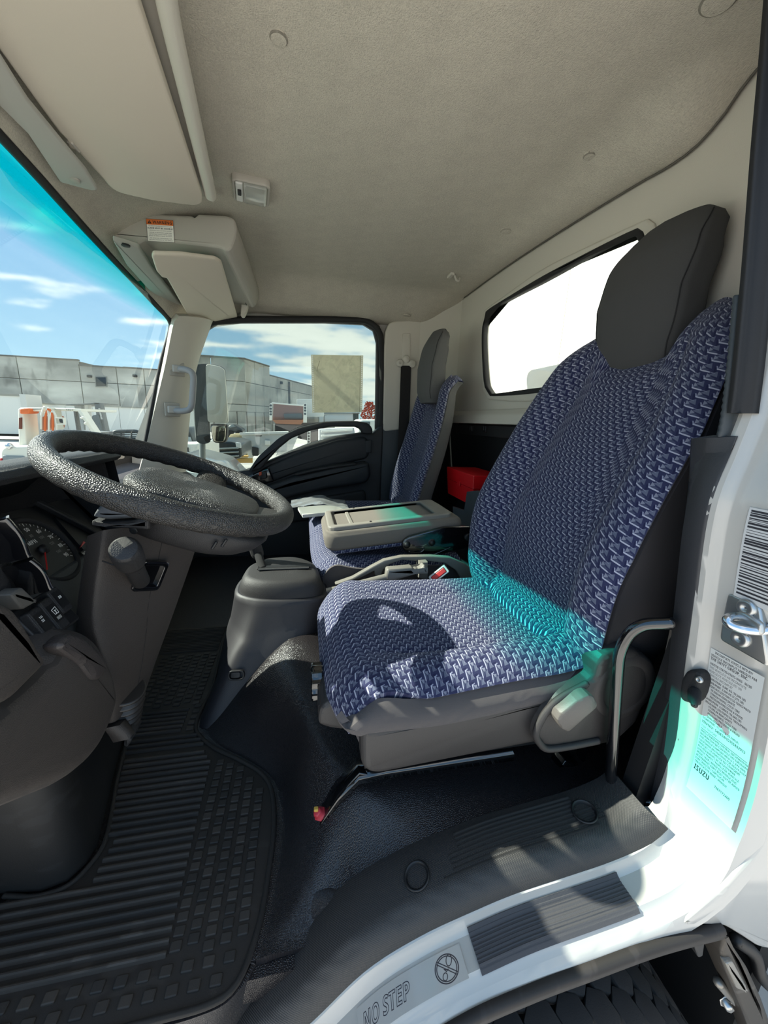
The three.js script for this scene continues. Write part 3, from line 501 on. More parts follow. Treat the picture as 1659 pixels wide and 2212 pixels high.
  // base frame, rails, adjusters
  part(g, 'base_frame', merge([rb(0.4, 0.06, 0.4, 0.01, [0.29, 0.265, -0.76]), bx(0.1, 0.2, -0.97, 0.48, 0.24, -0.93), bx(0.1, 0.2, -0.59, 0.48, 0.24, -0.55)]), M.black);
  const rail = (pts, w) => { const l = []; for (const [x, y, z] of pts) l.push([[x, y - 0.008, z - w], [x, y + 0.008, z - w], [x, y + 0.012, z], [x, y + 0.008, z + w], [x, y - 0.008, z + w]]); return loft(l); };
  const fp = [[.019,.0514,-.58], [.025,.0756,-.58], [.0544,.1276,-.575], [.0907,.1726,-.57], [.1407,.1774,-.57], [.3953,.1725,-.57]];
  const rl = part(g, 'rail', merge([rail(fp, 0.018), ext('z', [[.0665,.1585],[.0854,.1673],[.1126,.1622],[.112,.1808],[.0916,.1885]], -0.57, -0.553, { bevel: 0.002 })]), M.gloss);
  const bolt = (p, q) => { const h = lathe([[0.0005, 0.011], [0.006, 0.011], [0.0085, 0.008], [0.0085, 0.0], [0.012, 0.0], [0.012, -0.004]], p, q, 6); return h; };
  const b1 = [.022,.08,-.57]; part(rl, 'bolt', bolt([b1[0], b1[1] + 0.012, b1[2]], [-0.5, 0.8, 0.25]), mat(0xb5303a, 0.5)); part(rl, 'bolt_mark', rb(0.008, 0.006, 0.008, 0.002, [b1[0] - 0.006, b1[1] + 0.024, b1[2] + 0.001]), mat(0xc79a42, 0.6));
  const b2 = [.0017,.1675,-.95], rl2 = part(g, 'rail', merge([rail([[b2[0] - 0.018, b2[1] - 0.004, b2[2]], [b2[0] + 0.02, b2[1] + 0.006, b2[2]], [b2[0] + 0.06, b2[1] + 0.03, b2[2]], [0.4, 0.24, b2[2]]], 0.02), lathe([[0.024, -0.004], [0.024, 0.004], [0.02, 0.009], [0.0005, 0.009]], [b2[0], b2[1], b2[2]], [-0.4, 1, 0.1])]), M.gloss);
  part(rl2, 'bolt', bolt([b2[0] - 0.004, b2[1] + 0.009, b2[2] + 0.002], [-0.4, 1, 0.1]), mat(0xb5303a, 0.5)); part(rl2, 'bolt_mark', rb(0.007, 0.006, 0.007, 0.002, [b2[0] - 0.006, b2[1] + 0.022, b2[2] - 0.003]), mat(0xc79a42, 0.6));
  const rb1 = [.5225,.1493,-.55]; part(g, 'rail_end', merge([rb(0.06, 0.014, 0.03, 0.003, [rb1[0], rb1[1] - 0.005, rb1[2]], [0, 0, -0.5]), rb(0.03, 0.02, 0.03, 0.003, [rb1[0] - 0.02, rb1[1] - 0.012, rb1[2]]), bx(rb1[0] + 0.02, rb1[1], rb1[2] - 0.01, rb1[0] + 0.026, rb1[1] + 0.07, rb1[2] + 0.01)]), M.gloss);
  const kn = [.021,.3039,-.66], kg = []; for (let i = 0; i < 60; i++) { const a = (i / 60) * Math.PI * 2, r = 0.033 + 0.0022 * Math.cos(a * 12); kg.push([kn[2] + r * Math.cos(a), kn[1] + r * Math.sin(a)]); }
  part(g, 'tilt_knob', merge([ext('x', kg, kn[0] - 0.012, kn[0] + 0.012, { bevel: 0.004 }), cyl([kn[0], kn[1], kn[2]], [kn[0] + 0.07, kn[1], kn[2]], 0.009)]), M.gloss);
  const sl = rp([[.0196,.2889],[.022,.3185],[.0329,.3309],[.0502,.3352],[.0718,.2834],[.0655,.2699],[.0379,.2787]], 0.008);
  part(g, 'slide_handle', ext('z', sl, -0.66, -0.565, { bevel: 0.008 }), M.seatPlastic);
  part(g, 'scale_strip', ext('z', [[.0204,.3141],[.0321,.3301],[.047,.3365],[.0486,.3317],[.0345,.3252],[.0244,.3089]], -0.62, -0.58), M.dark);
}
// ---------- passenger bench: cushion, one seat back, headrest ----------
{
  const g = thing('passenger_chair', 'passenger seat with patterned cushion and upright back, behind the fold-down tray', 'seat', 'patterned cloth seats');
  const zc = -1.645, hw = 0.5;
  const co = { zc, hw, x0: 0.02, x1: 0.52, yb: 0.27, y: (x, u) => 0.352 + 0.012 * sstep(0.75, 0.92, Math.abs(u)) - 0.014 * sstep(0.1, 0.3, x) * (1 - sstep(0.7, 0.9, Math.abs(u))) + 0.012 * Math.exp(-((u - 0.12) ** 2) / 0.004) };
  const rows = cushionRows(co); part(g, 'cushion', shell(rows, 0.02, { swap: true }), M.cloth);
  const ns = rows.map((r) => r[r.length - 1]), near = []; for (let i = 0; i <= 4; i++) near.push(ns.map((p) => [p[0], lerp(p[1], 0.24, i / 4), p[2]]));
  part(g, 'cushion_side', shell(near, 0.01), M.greyCloth);
  const ff = []; for (let i = 0; i <= 4; i++) ff.push(rows[0].map((p) => [p[0] + 0.03 * (i / 4), lerp(p[1], 0.22, i / 4), p[2]])); part(g, 'cushion_front', shell(ff, 0.01), M.greyCloth);
  part(g, 'base_frame', bx(0.06, 0.12, -2.12, 0.5, 0.25, -1.18), M.black);
  const bo = { zc: -1.905, edge: (y) => ips(pEdge, y), dish: 0.05, hw: (y) => ip(hwT, y) * 0.93, y0: 0.345, stitch: 0.6, y1: (u) => 0.985 + 0.03 * sstep(0.95, 0.55, Math.abs(u)) * sstep(0.1, 0.6, Math.abs(u)) - 0.09 * sstep(0.5, 0.36, Math.abs(u)) };
  const fr = backRows(bo); part(g, 'backrest', shell(fr, 0.015, { flip: true, swap: true }), M.cloth);
  part(g, 'backrest_shell', shell(backShellRows(fr, 0.06), 0.006), M.headPale);
  { const top = fr[fr.length - 1], bk = backShellRows(fr, 0.06).pop(), rows2 = []; for (let i = 0; i <= 3; i++) rows2.push(top.map((p, k) => { const q = bk[Math.round((k / (top.length - 1)) * (bk.length - 1))]; return [lerp(p[0], q[0], i / 3), lerp(p[1], q[1], i / 3) + 0.01 * Math.sin((Math.PI * i) / 3), lerp(p[2], q[2], i / 3)]; })); part(g, 'backrest_top', shell(rows2, 0.006, { flip: true }), M.cloth); }
  headrest(g, -1.9, { y0: 0.895, y1: 1.225, front: [[0, 0.575], [0.15, 0.556], [0.5, 0.555], [0.8, 0.575], [1, 0.61]] }, M.headPale, 1.0);
}
// ---------- middle seat back folded down, its tray side up ----------
{
  const g = thing('folded_seat_back', 'middle seat back folded flat, its moulded tray facing up over the bench cushion', 'fold-down tray');
  const tilt = 0.105, place = (geo) => geo.applyMatrix4(new THREE.Matrix4().makeRotationZ(tilt)).translate(0.062, 0.456, -1.3); // local: x along, y up from the rim, z across
  part(g, 'padding', place(merge([ext('y', rp([[-0.005, -0.135], [0.46, -0.135], [0.46, 0.135], [-0.005, 0.135]], [0.05, 0.03, 0.03, 0.05]), -0.072, -0.004, { bevel: 0.022, seg: 5, holes: [rp([[0.03, -0.104], [0.38, -0.104], [0.38, 0.096], [0.03, 0.096]], 0.012)] })])), mat(0x6f6961, 0.95, { bumpMap: weaveT, bumpScale: 0.0006 }));
  part(g, 'cloth_face', place(ext('y', rp([[0.01, -0.125], [0.45, -0.125], [0.45, 0.125], [0.01, 0.125]], 0.04), -0.083, -0.07, { bevel: 0.006 })), M.cloth);
  const rim = rp([[0.012, -0.118], [0.43, -0.118], [0.43, 0.118], [0.012, 0.118]], 0.025), well = rp([[0.035, -0.098], [0.375, -0.098], [0.375, 0.09], [0.035, 0.09]], 0.012);
  const tr = part(g, 'tray', place(merge([ext('y', rim, -0.03, 0.008, { holes: [well], bevel: 0.004 }), ext('y', rim, -0.054, -0.044), ext('y', rp([[0.031, -0.102], [0.379, -0.102], [0.379, 0.094], [0.031, 0.094]], 0.012), -0.046, 0.004, { holes: [well] })])), M.tray);
  part(tr, 'divider', place(merge([rb(0.014, 0.044, 0.185, 0.004, [0.092, -0.022, -0.004]), rb(0.012, 0.026, 0.185, 0.004, [0.07, -0.032, -0.004]), rb(0.024, 0.012, 0.185, 0.003, [0.108, -0.04, -0.004])])), M.tray);
  for (const q of [[0.15, 0.104], [0.12, -0.108]]) part(tr, 'screw', place(lathe([[0.004, 0], [0.0035, 0.0022], [0, 0.0022]], [q[0], 0.008, q[1]])), M.black);
  const hz = -1.15, hinge = ext('z', rp([[.3134,.392],[.3073,.4206],[.3249,.439],[.4487,.471],[.5496,.4709],[.5599,.4336],[.537,.395],[.456,.3779],[.3359,.3802]], 0.014), -1.165, -1.148, { bevel: 0.005 });
  const h = part(g, 'hinge_plate', hinge, M.gloss);
  for (const [x, y] of [[879, 1177], [933, 1172]]) part(h, 'bolt', lathe([[0.0005, 0.007], [0.0075, 0.007], [0.008, 0.0], [0.0125, 0.0], [0.0125, -0.002]], [x === 879 ? [.3239,.4133,-1.147][0] : [.4084,.419,-1.147][0], x === 879 ? [.3239,.4133,-1.147][1] : [.4084,.419,-1.147][1], -1.147], [0, 0, 1], 12), M.black);
  part(h, 'pivot_cap', lathe([[0.0005, 0.008], [0.011, 0.008], [0.013, 0.004], [0.013, 0]], [.534,.4348,-1.148], [0, 0, 1], 18), M.black);
  part(h, 'rib', tube([[.3327,.3897,-1.146],[.3736,.3884,-1.146],[.3824,.3993,-1.146],[.3569,.4048,-1.146]], 0.003, { rad: 6 }), M.gloss);
  part(h, 'spring', tube([[.4158,.3743,-1.15],[.4739,.3985,-1.15]], 0.003, { rad: 6 }), M.gloss);
}

// ====================================================================
// STEERING WHEEL, COLUMN, DASHBOARD
// ====================================================================
const WC = new THREE.Vector3(-0.2236, 0.6765, -0.77), WX = new THREE.Vector3(0.938, -0.3467, 0), WN = new THREE.Vector3(0.3467, 0.938, 0), WZ = new THREE.Vector3(0, 0, 1);
const wp = (a, b, n) => { const v = WC.clone().addScaledVector(WX, a).addScaledVector(WZ, b).addScaledVector(WN, n); return [v.x, v.y, v.z]; };
{
  const g = thing('steering_wheel', 'large black steering wheel with grained rim above the dark steering column', 'steering wheel');
  const R = 0.198, rows = [];
  for (let i = 0; i <= 220; i++) { const a = (i / 220) * Math.PI * 2, r = []; for (let j = 0; j <= 20; j++) { const b = (j / 20) * Math.PI * 2, under = Math.pow(clamp(-Math.sin(b) * 0.8 - Math.cos(b) * 0.6), 1.5), rr = 0.0172 + 0.0011 * under * Math.cos(a * 44); const rad = R + rr * 0.95 * Math.cos(b); r.push(wp(rad * Math.cos(a), rad * Math.sin(a), rr * 1.12 * Math.sin(b))); } rows.push(r); }
  part(g, 'rim', grid(rows, { closed: true, flip: true }), M.wheel);
  const ring = (k, n, p = 0.55, dx = 0) => { const r = []; for (let i = 0; i < 48; i++) { const a = (i / 48) * Math.PI * 2, c = Math.cos(a), s = Math.sin(a); r.push(wp(dx + k * 0.118 * Math.sign(c) * Math.pow(Math.abs(c), p), k * 0.096 * Math.sign(s) * Math.pow(Math.abs(s), p), n)); } return r; };
  part(g, 'hub_pad', loft([ring(0.85, -0.055, 0.6, 0.035), ring(0.97, -0.03, 0.6, 0.035), ring(0.97, -0.012, 0.6, 0.035), ring(0.9, -0.003, 0.6, 0.035), ring(0.7, 0.001, 0.6, 0.03), ring(0.2, 0.003, 0.6, 0.03)]), M.wheel);
  const spoke = (pts, w) => { const l = pts.map(([a, b, n], i) => { const q = pts[Math.min(i + 1, pts.length - 1)], o = pts[Math.max(0, i - 1)], dx = q[0] - o[0], dz = q[1] - o[1], L = Math.hypot(dx, dz), px = -dz / L, pz = dx / L, W = w[i], r = []; for (let k = 0; k < 12; k++) { const t = (k / 12) * Math.PI * 2; r.push(wp(a + px * W * Math.cos(t), b + pz * W * Math.cos(t), n + 0.009 * Math.sin(t))); } return r; }); return loft(l); };
  for (const s of [-1, 1]) part(g, 'spoke', spoke([[0.03, s * 0.06, -0.03], [0.03, s * 0.12, -0.022], [0.02, s * 0.196, -0.006]], [0.045, 0.034, 0.03]), M.wheel);
  part(g, 'spoke', spoke([[0.10, 0.0, -0.022], [0.15, 0.0, -0.016], [0.197, 0.0, -0.006]], [0.07, 0.062, 0.055]), M.wheel);
  part(g, 'column_neck', cyl(wp(0.0, 0, -0.07), wp(0, 0, -0.02), 0.05, 0.045), M.black);
}
{
  const g = thing('steering_column', 'steering column in grey-brown plastic shroud running down to a bellows boot', 'steering column');
  const sr = (a, b, dx, n, p = 0.7) => { const r = []; for (let i = 0; i < 44; i++) { const t = (i / 44) * Math.PI * 2, c = Math.cos(t), s = Math.sin(t); r.push(wp(dx + a * Math.sign(c) * Math.pow(Math.abs(c), p), b * Math.sign(s) * Math.pow(Math.abs(s), p), n)); } return r; };
  part(g, 'upper_shroud', loft([sr(0.05, 0.05, 0.03, -0.098), sr(0.09, 0.074, 0.03, -0.096), sr(0.108, 0.084, 0.035, -0.088), sr(0.124, 0.092, 0.042, -0.072), sr(0.135, 0.096, 0.045, -0.052), sr(0.13, 0.092, 0.042, -0.04), sr(0.05, 0.05, 0.03, -0.038)]), M.dark);
  for (const [x, y] of [[469, 1174], [489, 1169]]) part(g, 'vent_slot', tube([[-.1551,.577,-.672], [-.1486,.5869,-.672]].map((p, i) => [p[0] + (x - 469) * 0.0008, p[1] + (1174 - y) * 0.0008, p[2]]), 0.0028, { rad: 6 }), M.black);
  part(g, 'screw_hole', lathe([[0.006, 0.0], [0.005, 0.0012], [0.0005, 0.0008]], [-.2662,.6153,-.653], [-0.1, -0.2, 1], 14), M.black);
  const N = cr([[-0.312, 0.615, -0.665], [-0.343, 0.467, -0.662], [-0.34, 0.388, -0.668], [-0.345, 0.30, -0.69], [-0.36, 0.215, -0.715]], 14), F = cr([[-0.2, 0.585, -0.84], [-0.221, 0.516, -0.842], [-0.261, 0.411, -0.84], [-0.303, 0.304, -0.825], [-0.335, 0.215, -0.80]], 14), sq = rp([[0, 0], [1, 0], [1, 1], [0, 1]], 0.16, 4);
  part(g, 'lower_shroud', loft(N.map((n, i) => sq.map(([s, t]) => { const q = lerp(s, 0.5, 0.3 * t); return [lerp(n[0], F[i][0], q) - t * 0.06, lerp(n[1], F[i][1], q) - 0.015 * t, lerp(n[2], F[i][2], q)]; })), { crease: 1 }), M.brownGrey);
  part(g, 'side_panel', tube([[-.3182,.564,-.66],[-.2954,.5528,-.66],[-.2682,.5395,-.66]], 0.0012, { rad: 5 }), M.black);
  const seam = []; for (let i = 1; i < 14; i++) seam.push([lerp(N[i][0], F[i][0], 0.52) + 0.0008, lerp(N[i][1], F[i][1], 0.52), lerp(N[i][2], F[i][2], 0.52)]); part(g, 'seam', tube(seam, 0.0007, { rad: 5, seg: 40 }), M.dark);
  // ignition surround and the short dark lever standing out of it
  const ig = [-.2878,.5038,-.742]; part(g, 'ignition_surround', orient(merge([ext('z', rect(-0.028, -0.03, 0.028, 0.03, 0.01), -0.004, 0.006, { holes: [rect(-0.02, -0.021, 0.02, 0.021, 0.006)], bevel: 0.002 }), ext('z', rect(-0.022, -0.024, 0.022, 0.024, 0.006), -0.006, -0.001)]), [ig[0] + 0.004, ig[1], ig[2]], [0.55, -0.35, -0.8], [0.35, 0.92, -0.1]), M.gloss);
  const a = [-.2891,.5136,-.71], b = [-.2594,.6045,-.6], A = V(a), B = V(b), u = B.clone().sub(A).normalize(), L = A.distanceTo(B), lv = thing('column_lever', 'stubby black lever knob pointing out of the steering column beside the ignition', 'lever');
  part(lv, 'stem', lathe([[0.0005, -0.02], [0.015, -0.02], [0.015, L * 0.6], [0.017, L * 0.66], [0.0005, L * 0.66]], a, u.toArray()), M.dark);
  part(lv, 'knob', lathe([[0.0005, L * 0.6], [0.0205, L * 0.6], [0.0215, L * 0.66], [0.0215, L * 0.9], [0.0205, L * 0.96], [0.0175, L * 0.985], [0.0165, L * 0.99], [0.0005, L]], a, u.toArray(), 36), M.dark);
  // stalk housing at the left of the wheel
  const st = thing('stalk_housing', 'grey wedge-shaped switch stalk sticking out left of the column under the wheel rim', 'stalk');
  part(st, 'upper_pad', ext('z', rp([[-.3205,.6391],[-.3118,.6531],[-.3003,.6641],[-.2882,.6685],[-.2742,.6663],[-.2669,.6551],[-.2603,.6415],[-.2641,.6362],[-.2985,.6344]], 0.006), -0.69, -0.648, { bevel: 0.008, seg: 4 }), mat(0x45494e, 0.6, { bumpMap: grainT, bumpScale: 0.0003 }));
  part(st, 'lower_pad', ext('z', rp([[-.3216,.6347],[-.2989,.6306],[-.2638,.6332],[-.2384,.6397],[-.2403,.6182],[-.2854,.622],[-.3155,.6271]], 0.004), -0.69, -0.645, { bevel: 0.006, seg: 4 }), M.dark);
  part(st, 'shoulder', ext('z', rp([[-.2611,.64],[-.2558,.6467],[-.2375,.6489],[-.2277,.6458],[-.2294,.6258],[-.2592,.6323]], 0.008), -0.69, -0.65, { bevel: 0.01, seg: 4 }), mat(0x37383a, 0.6, { bumpMap: grainT, bumpScale: 0.0003 }));
  // bellows and pedal
  const p0 = V([-0.35, 0.262, -0.748]), p1 = V([-0.378, 0.155, -0.778]), d = p1.clone().sub(p0), Lb = d.length(), prof = []; for (let i = 0; i <= 60; i++) { const t = i / 60; prof.push([0.031 - 0.004 * t + 0.004 * Math.sin(t * Math.PI * 2 * 6.5), t * Lb]); }
  prof.unshift([0.0005, 0]); prof.push([0.0005, Lb]); part(g, 'bellows', lathe(prof, p0.toArray(), d.toArray(), 36), mat(0x23201e, 0.45));
  const pd = thing('clutch_pedal', 'small ribbed pedal on a bent brown steel arm below the column bellows', 'pedal');
  part(pd, 'arm', loft([[-.3645,.2095,-.72], [-.358,.1947,-.72], [-.3519,.1754,-.72]].map((p) => [[p[0] - 0.014, p[1] - 0.006, p[2] - 0.012], [p[0] + 0.014, p[1] - 0.002, p[2] - 0.012], [p[0] + 0.014, p[1] + 0.004, p[2] + 0.012], [p[0] - 0.014, p[1] + 0.0, p[2] + 0.012]])), M.brownGrey);
  part(pd, 'pad', ext('z', rp([[-.3526,.1749],[-.3417,.16],[-.3525,.1438],[-.3586,.1493]], 0.004), -0.78, -0.726, { bevel: 0.003 }), M.dark);
}
{
  // cowl-like cover at the foot of the column, standing on the floor
  const foot = [[-0.97, -0.598], [-0.507, -0.597], [-0.445, -0.589], [-0.41, -0.598], [-0.393, -0.622], [-0.388, -0.651], [-0.424, -0.796], [-0.45, -0.913], [-0.47, -1.0], [-0.97, -1.0]];
  const rows = [0, 0.3, 0.34, 0.36].map((y, i) => foot.map(([x, z]) => [x - [0, 0.03, 0.035, 0.05][i], y, z + (i ? -0.005 : 0)]));
  solo('column_foot_cover', 'scuffed black plastic cover standing on the floor under the knee panel', 'cover', loft(rows.map((r) => r.slice().reverse())), mat(0x1d1c1c, 0.6, { map: scuffC, bumpMap: grainT, bumpScale: 0.0002 }));
}
{
  const g = thing('dashboard', 'dark grey grained dashboard with deep hood and brown-grey knee panel', 'dashboard');
  part(g, 'hood', ext('z', rp([[-0.408, 0.70], [-0.425, 0.716], [-0.5, 0.712], [-0.75, 0.65], [-0.9, 0.6], [-0.9, 0.56], [-0.62, 0.61], [-0.565, 0.66], [-0.46, 0.683], [-0.42, 0.69]], [0.012, 0.02, 0.03, 0.03, 0, 0, 0.02, 0.03, 0.02, 0.005]), -1.0, -0.40, { bevel: 0.01 }), M.dash);
  part(g, 'hood_side', ext('z', [[-0.43, 0.69], [-0.9, 0.59], [-0.9, 0.3], [-0.46, 0.3], [-0.4, 0.42], [-0.44, 0.52], [-0.55, 0.66]], -1.03, -0.985, { bevel: 0.01 }), M.dark);
  part(g, 'fascia', ext('z', rp([[-0.436, 0.512], [-0.43, 0.502], [-0.39, 0.43], [-0.385, 0.36], [-0.55, 0.3], [-0.6, 0.5]], [0.008, 0.006, 0.02, 0.01, 0, 0]), -1.0, -0.42, { bevel: 0.004 }), mat(0x323435, 0.6, { bumpMap: grainT, bumpScale: 0.0002 }));
  part(g, 'passenger_dash', ext('z', rp([[-0.93, 0.53], [-0.66, 0.5], [-0.58, 0.44], [-0.56, 0.3], [-0.62, 0.1], [-0.93, 0.05]], [0, 0.04, 0.04, 0.04, 0.02, 0]), -2.33, -1.0, { bevel: 0.015 }), M.dark);
  part(g, 'glove_pocket', ext('x', rp([[-1.62, 0.17], [-1.62, 0.42], [-1.2, 0.42], [-1.2, 0.17]], 0.04), -0.6, -0.545, { bevel: 0.012, holes: [rp([[-1.58, 0.2], [-1.58, 0.4], [-1.24, 0.4], [-1.24, 0.2]], 0.03)] }), M.dark);
  part(g, 'front_toe_board', ext('z', [[-0.93, -0.01], [-0.62, -0.005], [-0.9, 0.25], [-0.93, 0.25]], -2.3, -1.0), M.mat);
  part(g, 'end_block', ext('x', rp([[-.4277,.6128],[-.4605,.5859],[-.4732,.5551],[-.4959,.4912],[-.4301,.4881],[-.3901,.5088]], 0.012), -0.45, -0.312, { bevel: 0.012, seg: 4 }), M.brownGrey);
  // knee panel with its moulded pull
  const kp = part(g, 'knee_panel', ext('x', rp([[-.5156,.4761],[-.5514,.4953],[-.5765,.4987],[-.6336,.4565],[-.6682,.3804],[-.6805,.3204],[-.6692,.2909],[-.6361,.27],[-.5826,.2593],[-.5188,.2832],[-.4603,.327],[-.4086,.3654],[-.3682,.3963],[-.3935,.4968],[-.438,.4814]], 0.035), -0.46, -0.322, { bevel: 0.04, seg: 7, bs: 0.8 }), M.brownGrey);
  part(kp, 'pull', ext('x', rp([[-.5202,.4977],[-.5514,.5021],[-.5892,.4639],[-.6236,.4136],[-.6254,.3912],[-.6036,.3876],[-.5857,.3992],[-.5621,.4457]], 0.012), -0.34, -0.313, { bevel: 0.009, seg: 5 }), mat(0x35302f, 0.5, { bumpMap: leatherT, bumpScale: 0.0002 }));
}
{
  const g = thing('instrument_cluster', 'black instrument cluster with round speedometer and red needle under the dash hood', 'gauge cluster');
  const UP = new THREE.Vector3(-0.11, 0.15, 0).normalize(), O = [-0.469, 0.547, -0.775], pl = (geo, off = 0) => orient(geo, [O[0] + UP.y * off, O[1] - UP.x * off, O[2]], [0, 0, -1], UP.toArray()); // local x to the passenger side, y up the dial
  const face = canvasTex(1024, 1024, (c, w) => {
    c.fillStyle = '#0c0b0c'; c.fillRect(0, 0, w, w); c.translate(w / 2, w / 2); c.strokeStyle = c.fillStyle = '#d8d6cf'; c.textAlign = 'center'; c.textBaseline = 'middle';
    for (let i = 0; i <= 36; i++) { const a = (-215 + i * 7) * Math.PI / 180, big = i % 2 === 0; c.lineWidth = big ? 12 : 7; c.beginPath(); c.moveTo(Math.cos(a) * 490, Math.sin(a) * 490); c.lineTo(Math.cos(a) * (big ? 440 : 462), Math.sin(a) * (big ? 440 : 462)); c.stroke(); }
    c.font = 'bold 82px sans-serif'; for (let v = 0; v <= 90; v += 10) { const a = (-215 + v * 2.8) * Math.PI / 180; c.fillText(String(v), Math.cos(a) * 375, Math.sin(a) * 375); }
    c.font = 'bold 62px sans-serif'; c.fillStyle = '#6d6a66'; for (let v = 20; v <= 140; v += 20) { const a = (-215 + v * 1.74) * Math.PI / 180; c.fillText(String(v), Math.cos(a) * 265, Math.sin(a) * 265); }
    c.fillStyle = '#d8d6cf'; c.font = 'bold 88px sans-serif'; c.fillText('MPH', -30, -165);
  });
  part(g, 'panel', pl(ext('z', rp([[-0.135, -0.036], [0.20, -0.036], [0.20, 0.075], [-0.09, 0.095], [-0.135, 0.06]], 0.01), -0.014, -0.006)), M.black);
  const dial = part(g, 'speedometer', pl(new THREE.CircleGeometry(0.062, 56).translate(0.0, 0, 0), 0.001), mat(0xffffff, 0.5, { map: face }));
  part(dial, 'dial_ring', pl(lathe([[0.062, -0.006], [0.062, 0.004], [0.066, 0.008], [0.071, 0.004], [0.071, -0.006]], [0, 0, 0], [0, 0, 1], 56), 0.0), M.dark);
  part(dial, 'needle', pl(ext('z', [[0.004, 0.004], [-0.004, -0.004], [-0.036, -0.034]], 0.004, 0.007), 0), mat(0xd8302c, 0.4));
  part(dial, 'needle_hub', pl(lathe([[0.009, 0.001], [0.009, 0.007], [0.0005, 0.009]], [0, 0, 0], [0, 0, 1], 18), 0), M.black);
  const small = part(g, 'voltmeter', pl(ext('z', rp([[0.085, -0.05], [0.175, -0.05], [0.175, 0.05], [0.1, 0.05]], 0.01), -0.006, 0.0), 0), M.black);
  part(small, 'bar', pl(ext('z', rp([[0.078, 0.085], [0.09, 0.085], [0.17, -0.03], [0.15, -0.03]], 0.004), 0, 0.012, { bevel: 0.003 }), 0), M.dark);
  part(small, 'needle', pl(ext('z', [[0.098, -0.022], [0.1, -0.026], [0.075, -0.03]], 0.001, 0.004), 0.002), mat(0xc4302c, 0.4));
  part(small, 'lettering', pl(new THREE.PlaneGeometry(0.034, 0.014).translate(0.088, -0.044, 0), 0.0015), mat(0xffffff, 0.6, { map: canvasTex(128, 52, (c, w, h) => { c.fillStyle = '#0c0b0c'; c.fillRect(0, 0, w, h); c.fillStyle = '#d8d6cf'; c.font = 'bold 44px sans-serif'; c.fillText('VOLT', 6, 42); }) }));
}
{
  const g = thing('switch_bank', 'three black rocker switches with white symbols low on the dashboard edge', 'switches');
  const O = [-.372,.5023,-.5996], pl = (geo) => orient(geo, [O[0] + 0.004, O[1], O[2]], [0.03, -0.01, -1], [-0.55, 0.83, 0]);
  const sym = (fn) => canvasTex(128, 192, (c, w, h) => { c.fillStyle = '#161617'; c.fillRect(0, 0, w, h); c.strokeStyle = c.fillStyle = '#e8e6e0'; c.lineWidth = 7; fn(c, w, h); });
  const syms = [sym((c) => { c.font = 'bold 40px sans-serif'; c.fillText('SS', 40, 100); c.beginPath(); for (let i = 0; i < 3; i++) { c.moveTo(46 + i * 16, 34); c.lineTo(52 + i * 16, 58); } c.stroke(); }), sym((c) => { c.beginPath(); c.moveTo(30, 52); c.lineTo(98, 40); c.lineTo(98, 110); c.lineTo(40, 110); c.closePath(); c.stroke(); c.fillRect(62, 72, 12, 32); c.fillRect(54, 66, 28, 9); for (let i = 0; i < 5; i++) c.fillRect(30 + i * 14, 140, 5, 34); }), sym((c) => { c.font = 'bold 44px sans-serif'; c.fillText('88', 38, 90); })];
  [[-0.026, 0.046, 0], [0.0, 0.052, 1], [0.026, 0.042, 2]].forEach(([x, h, k]) => { const s = part(g, 'switch', pl(rb(0.024, h, 0.02, 0.004, [x, k === 2 ? 0.012 : 0, 0], [0.12, 0, 0])), M.dark); part(s, 'symbol', pl(new THREE.PlaneGeometry(0.017, 0.026).rotateX(0.12).translate(x, k === 2 ? 0.012 : 0, 0.0112)), mat(0xffffff, 0.5, { map: syms[k] })); });
  part(g, 'frame', pl(rb(0.084, 0.064, 0.012, 0.004, [0, 0.002, -0.006])), M.black);
  const v = thing('air_vent', 'dash-end air vent with two curved black louvre blades beside the gauge cluster', 'air vent');
  for (const [px, py] of [[0, 0], [0, 1]]) { const P = py ? [[-.3708,.6015,-.56], [-.362,.5828,-.565], [-.3605,.5541,-.572]] : [[-.3787,.6619,-.545], [-.3704,.6363,-.55], [-.3695,.6074,-.556]], l = cr(P, 12).map((p, i) => { const w = 0.017, t = 0.005; return [[p[0] - w, p[1] - w * 0.3, p[2] - t], [p[0] + w, p[1] + 0.006, p[2] - t], [p[0] + w + 0.003, p[1] + 0.004, p[2]], [p[0] + w, p[1] + 0.002, p[2] + t], [p[0] - w, p[1] - w * 0.3, p[2] + t]]; }); part(v, 'louvre', loft(l), M.gloss); }
  part(v, 'housing', ext('x', rp([[-.5283,.6693],[-.568,.6215],[-.5823,.5767],[-.6026,.5252],[-.5847,.5127],[-.5575,.5475],[-.5122,.6056]], 0.006), -0.42, -0.385, { bevel: 0.004 }), M.dark);
  part(v, 'lower_trim', ext('x', rp([[-.5351,.5674],[-.5569,.5683],[-.5797,.5358],[-.5509,.538]], 0.004), -0.39, -0.366, { bevel: 0.004 }), mat(0x55524d, 0.6));
}
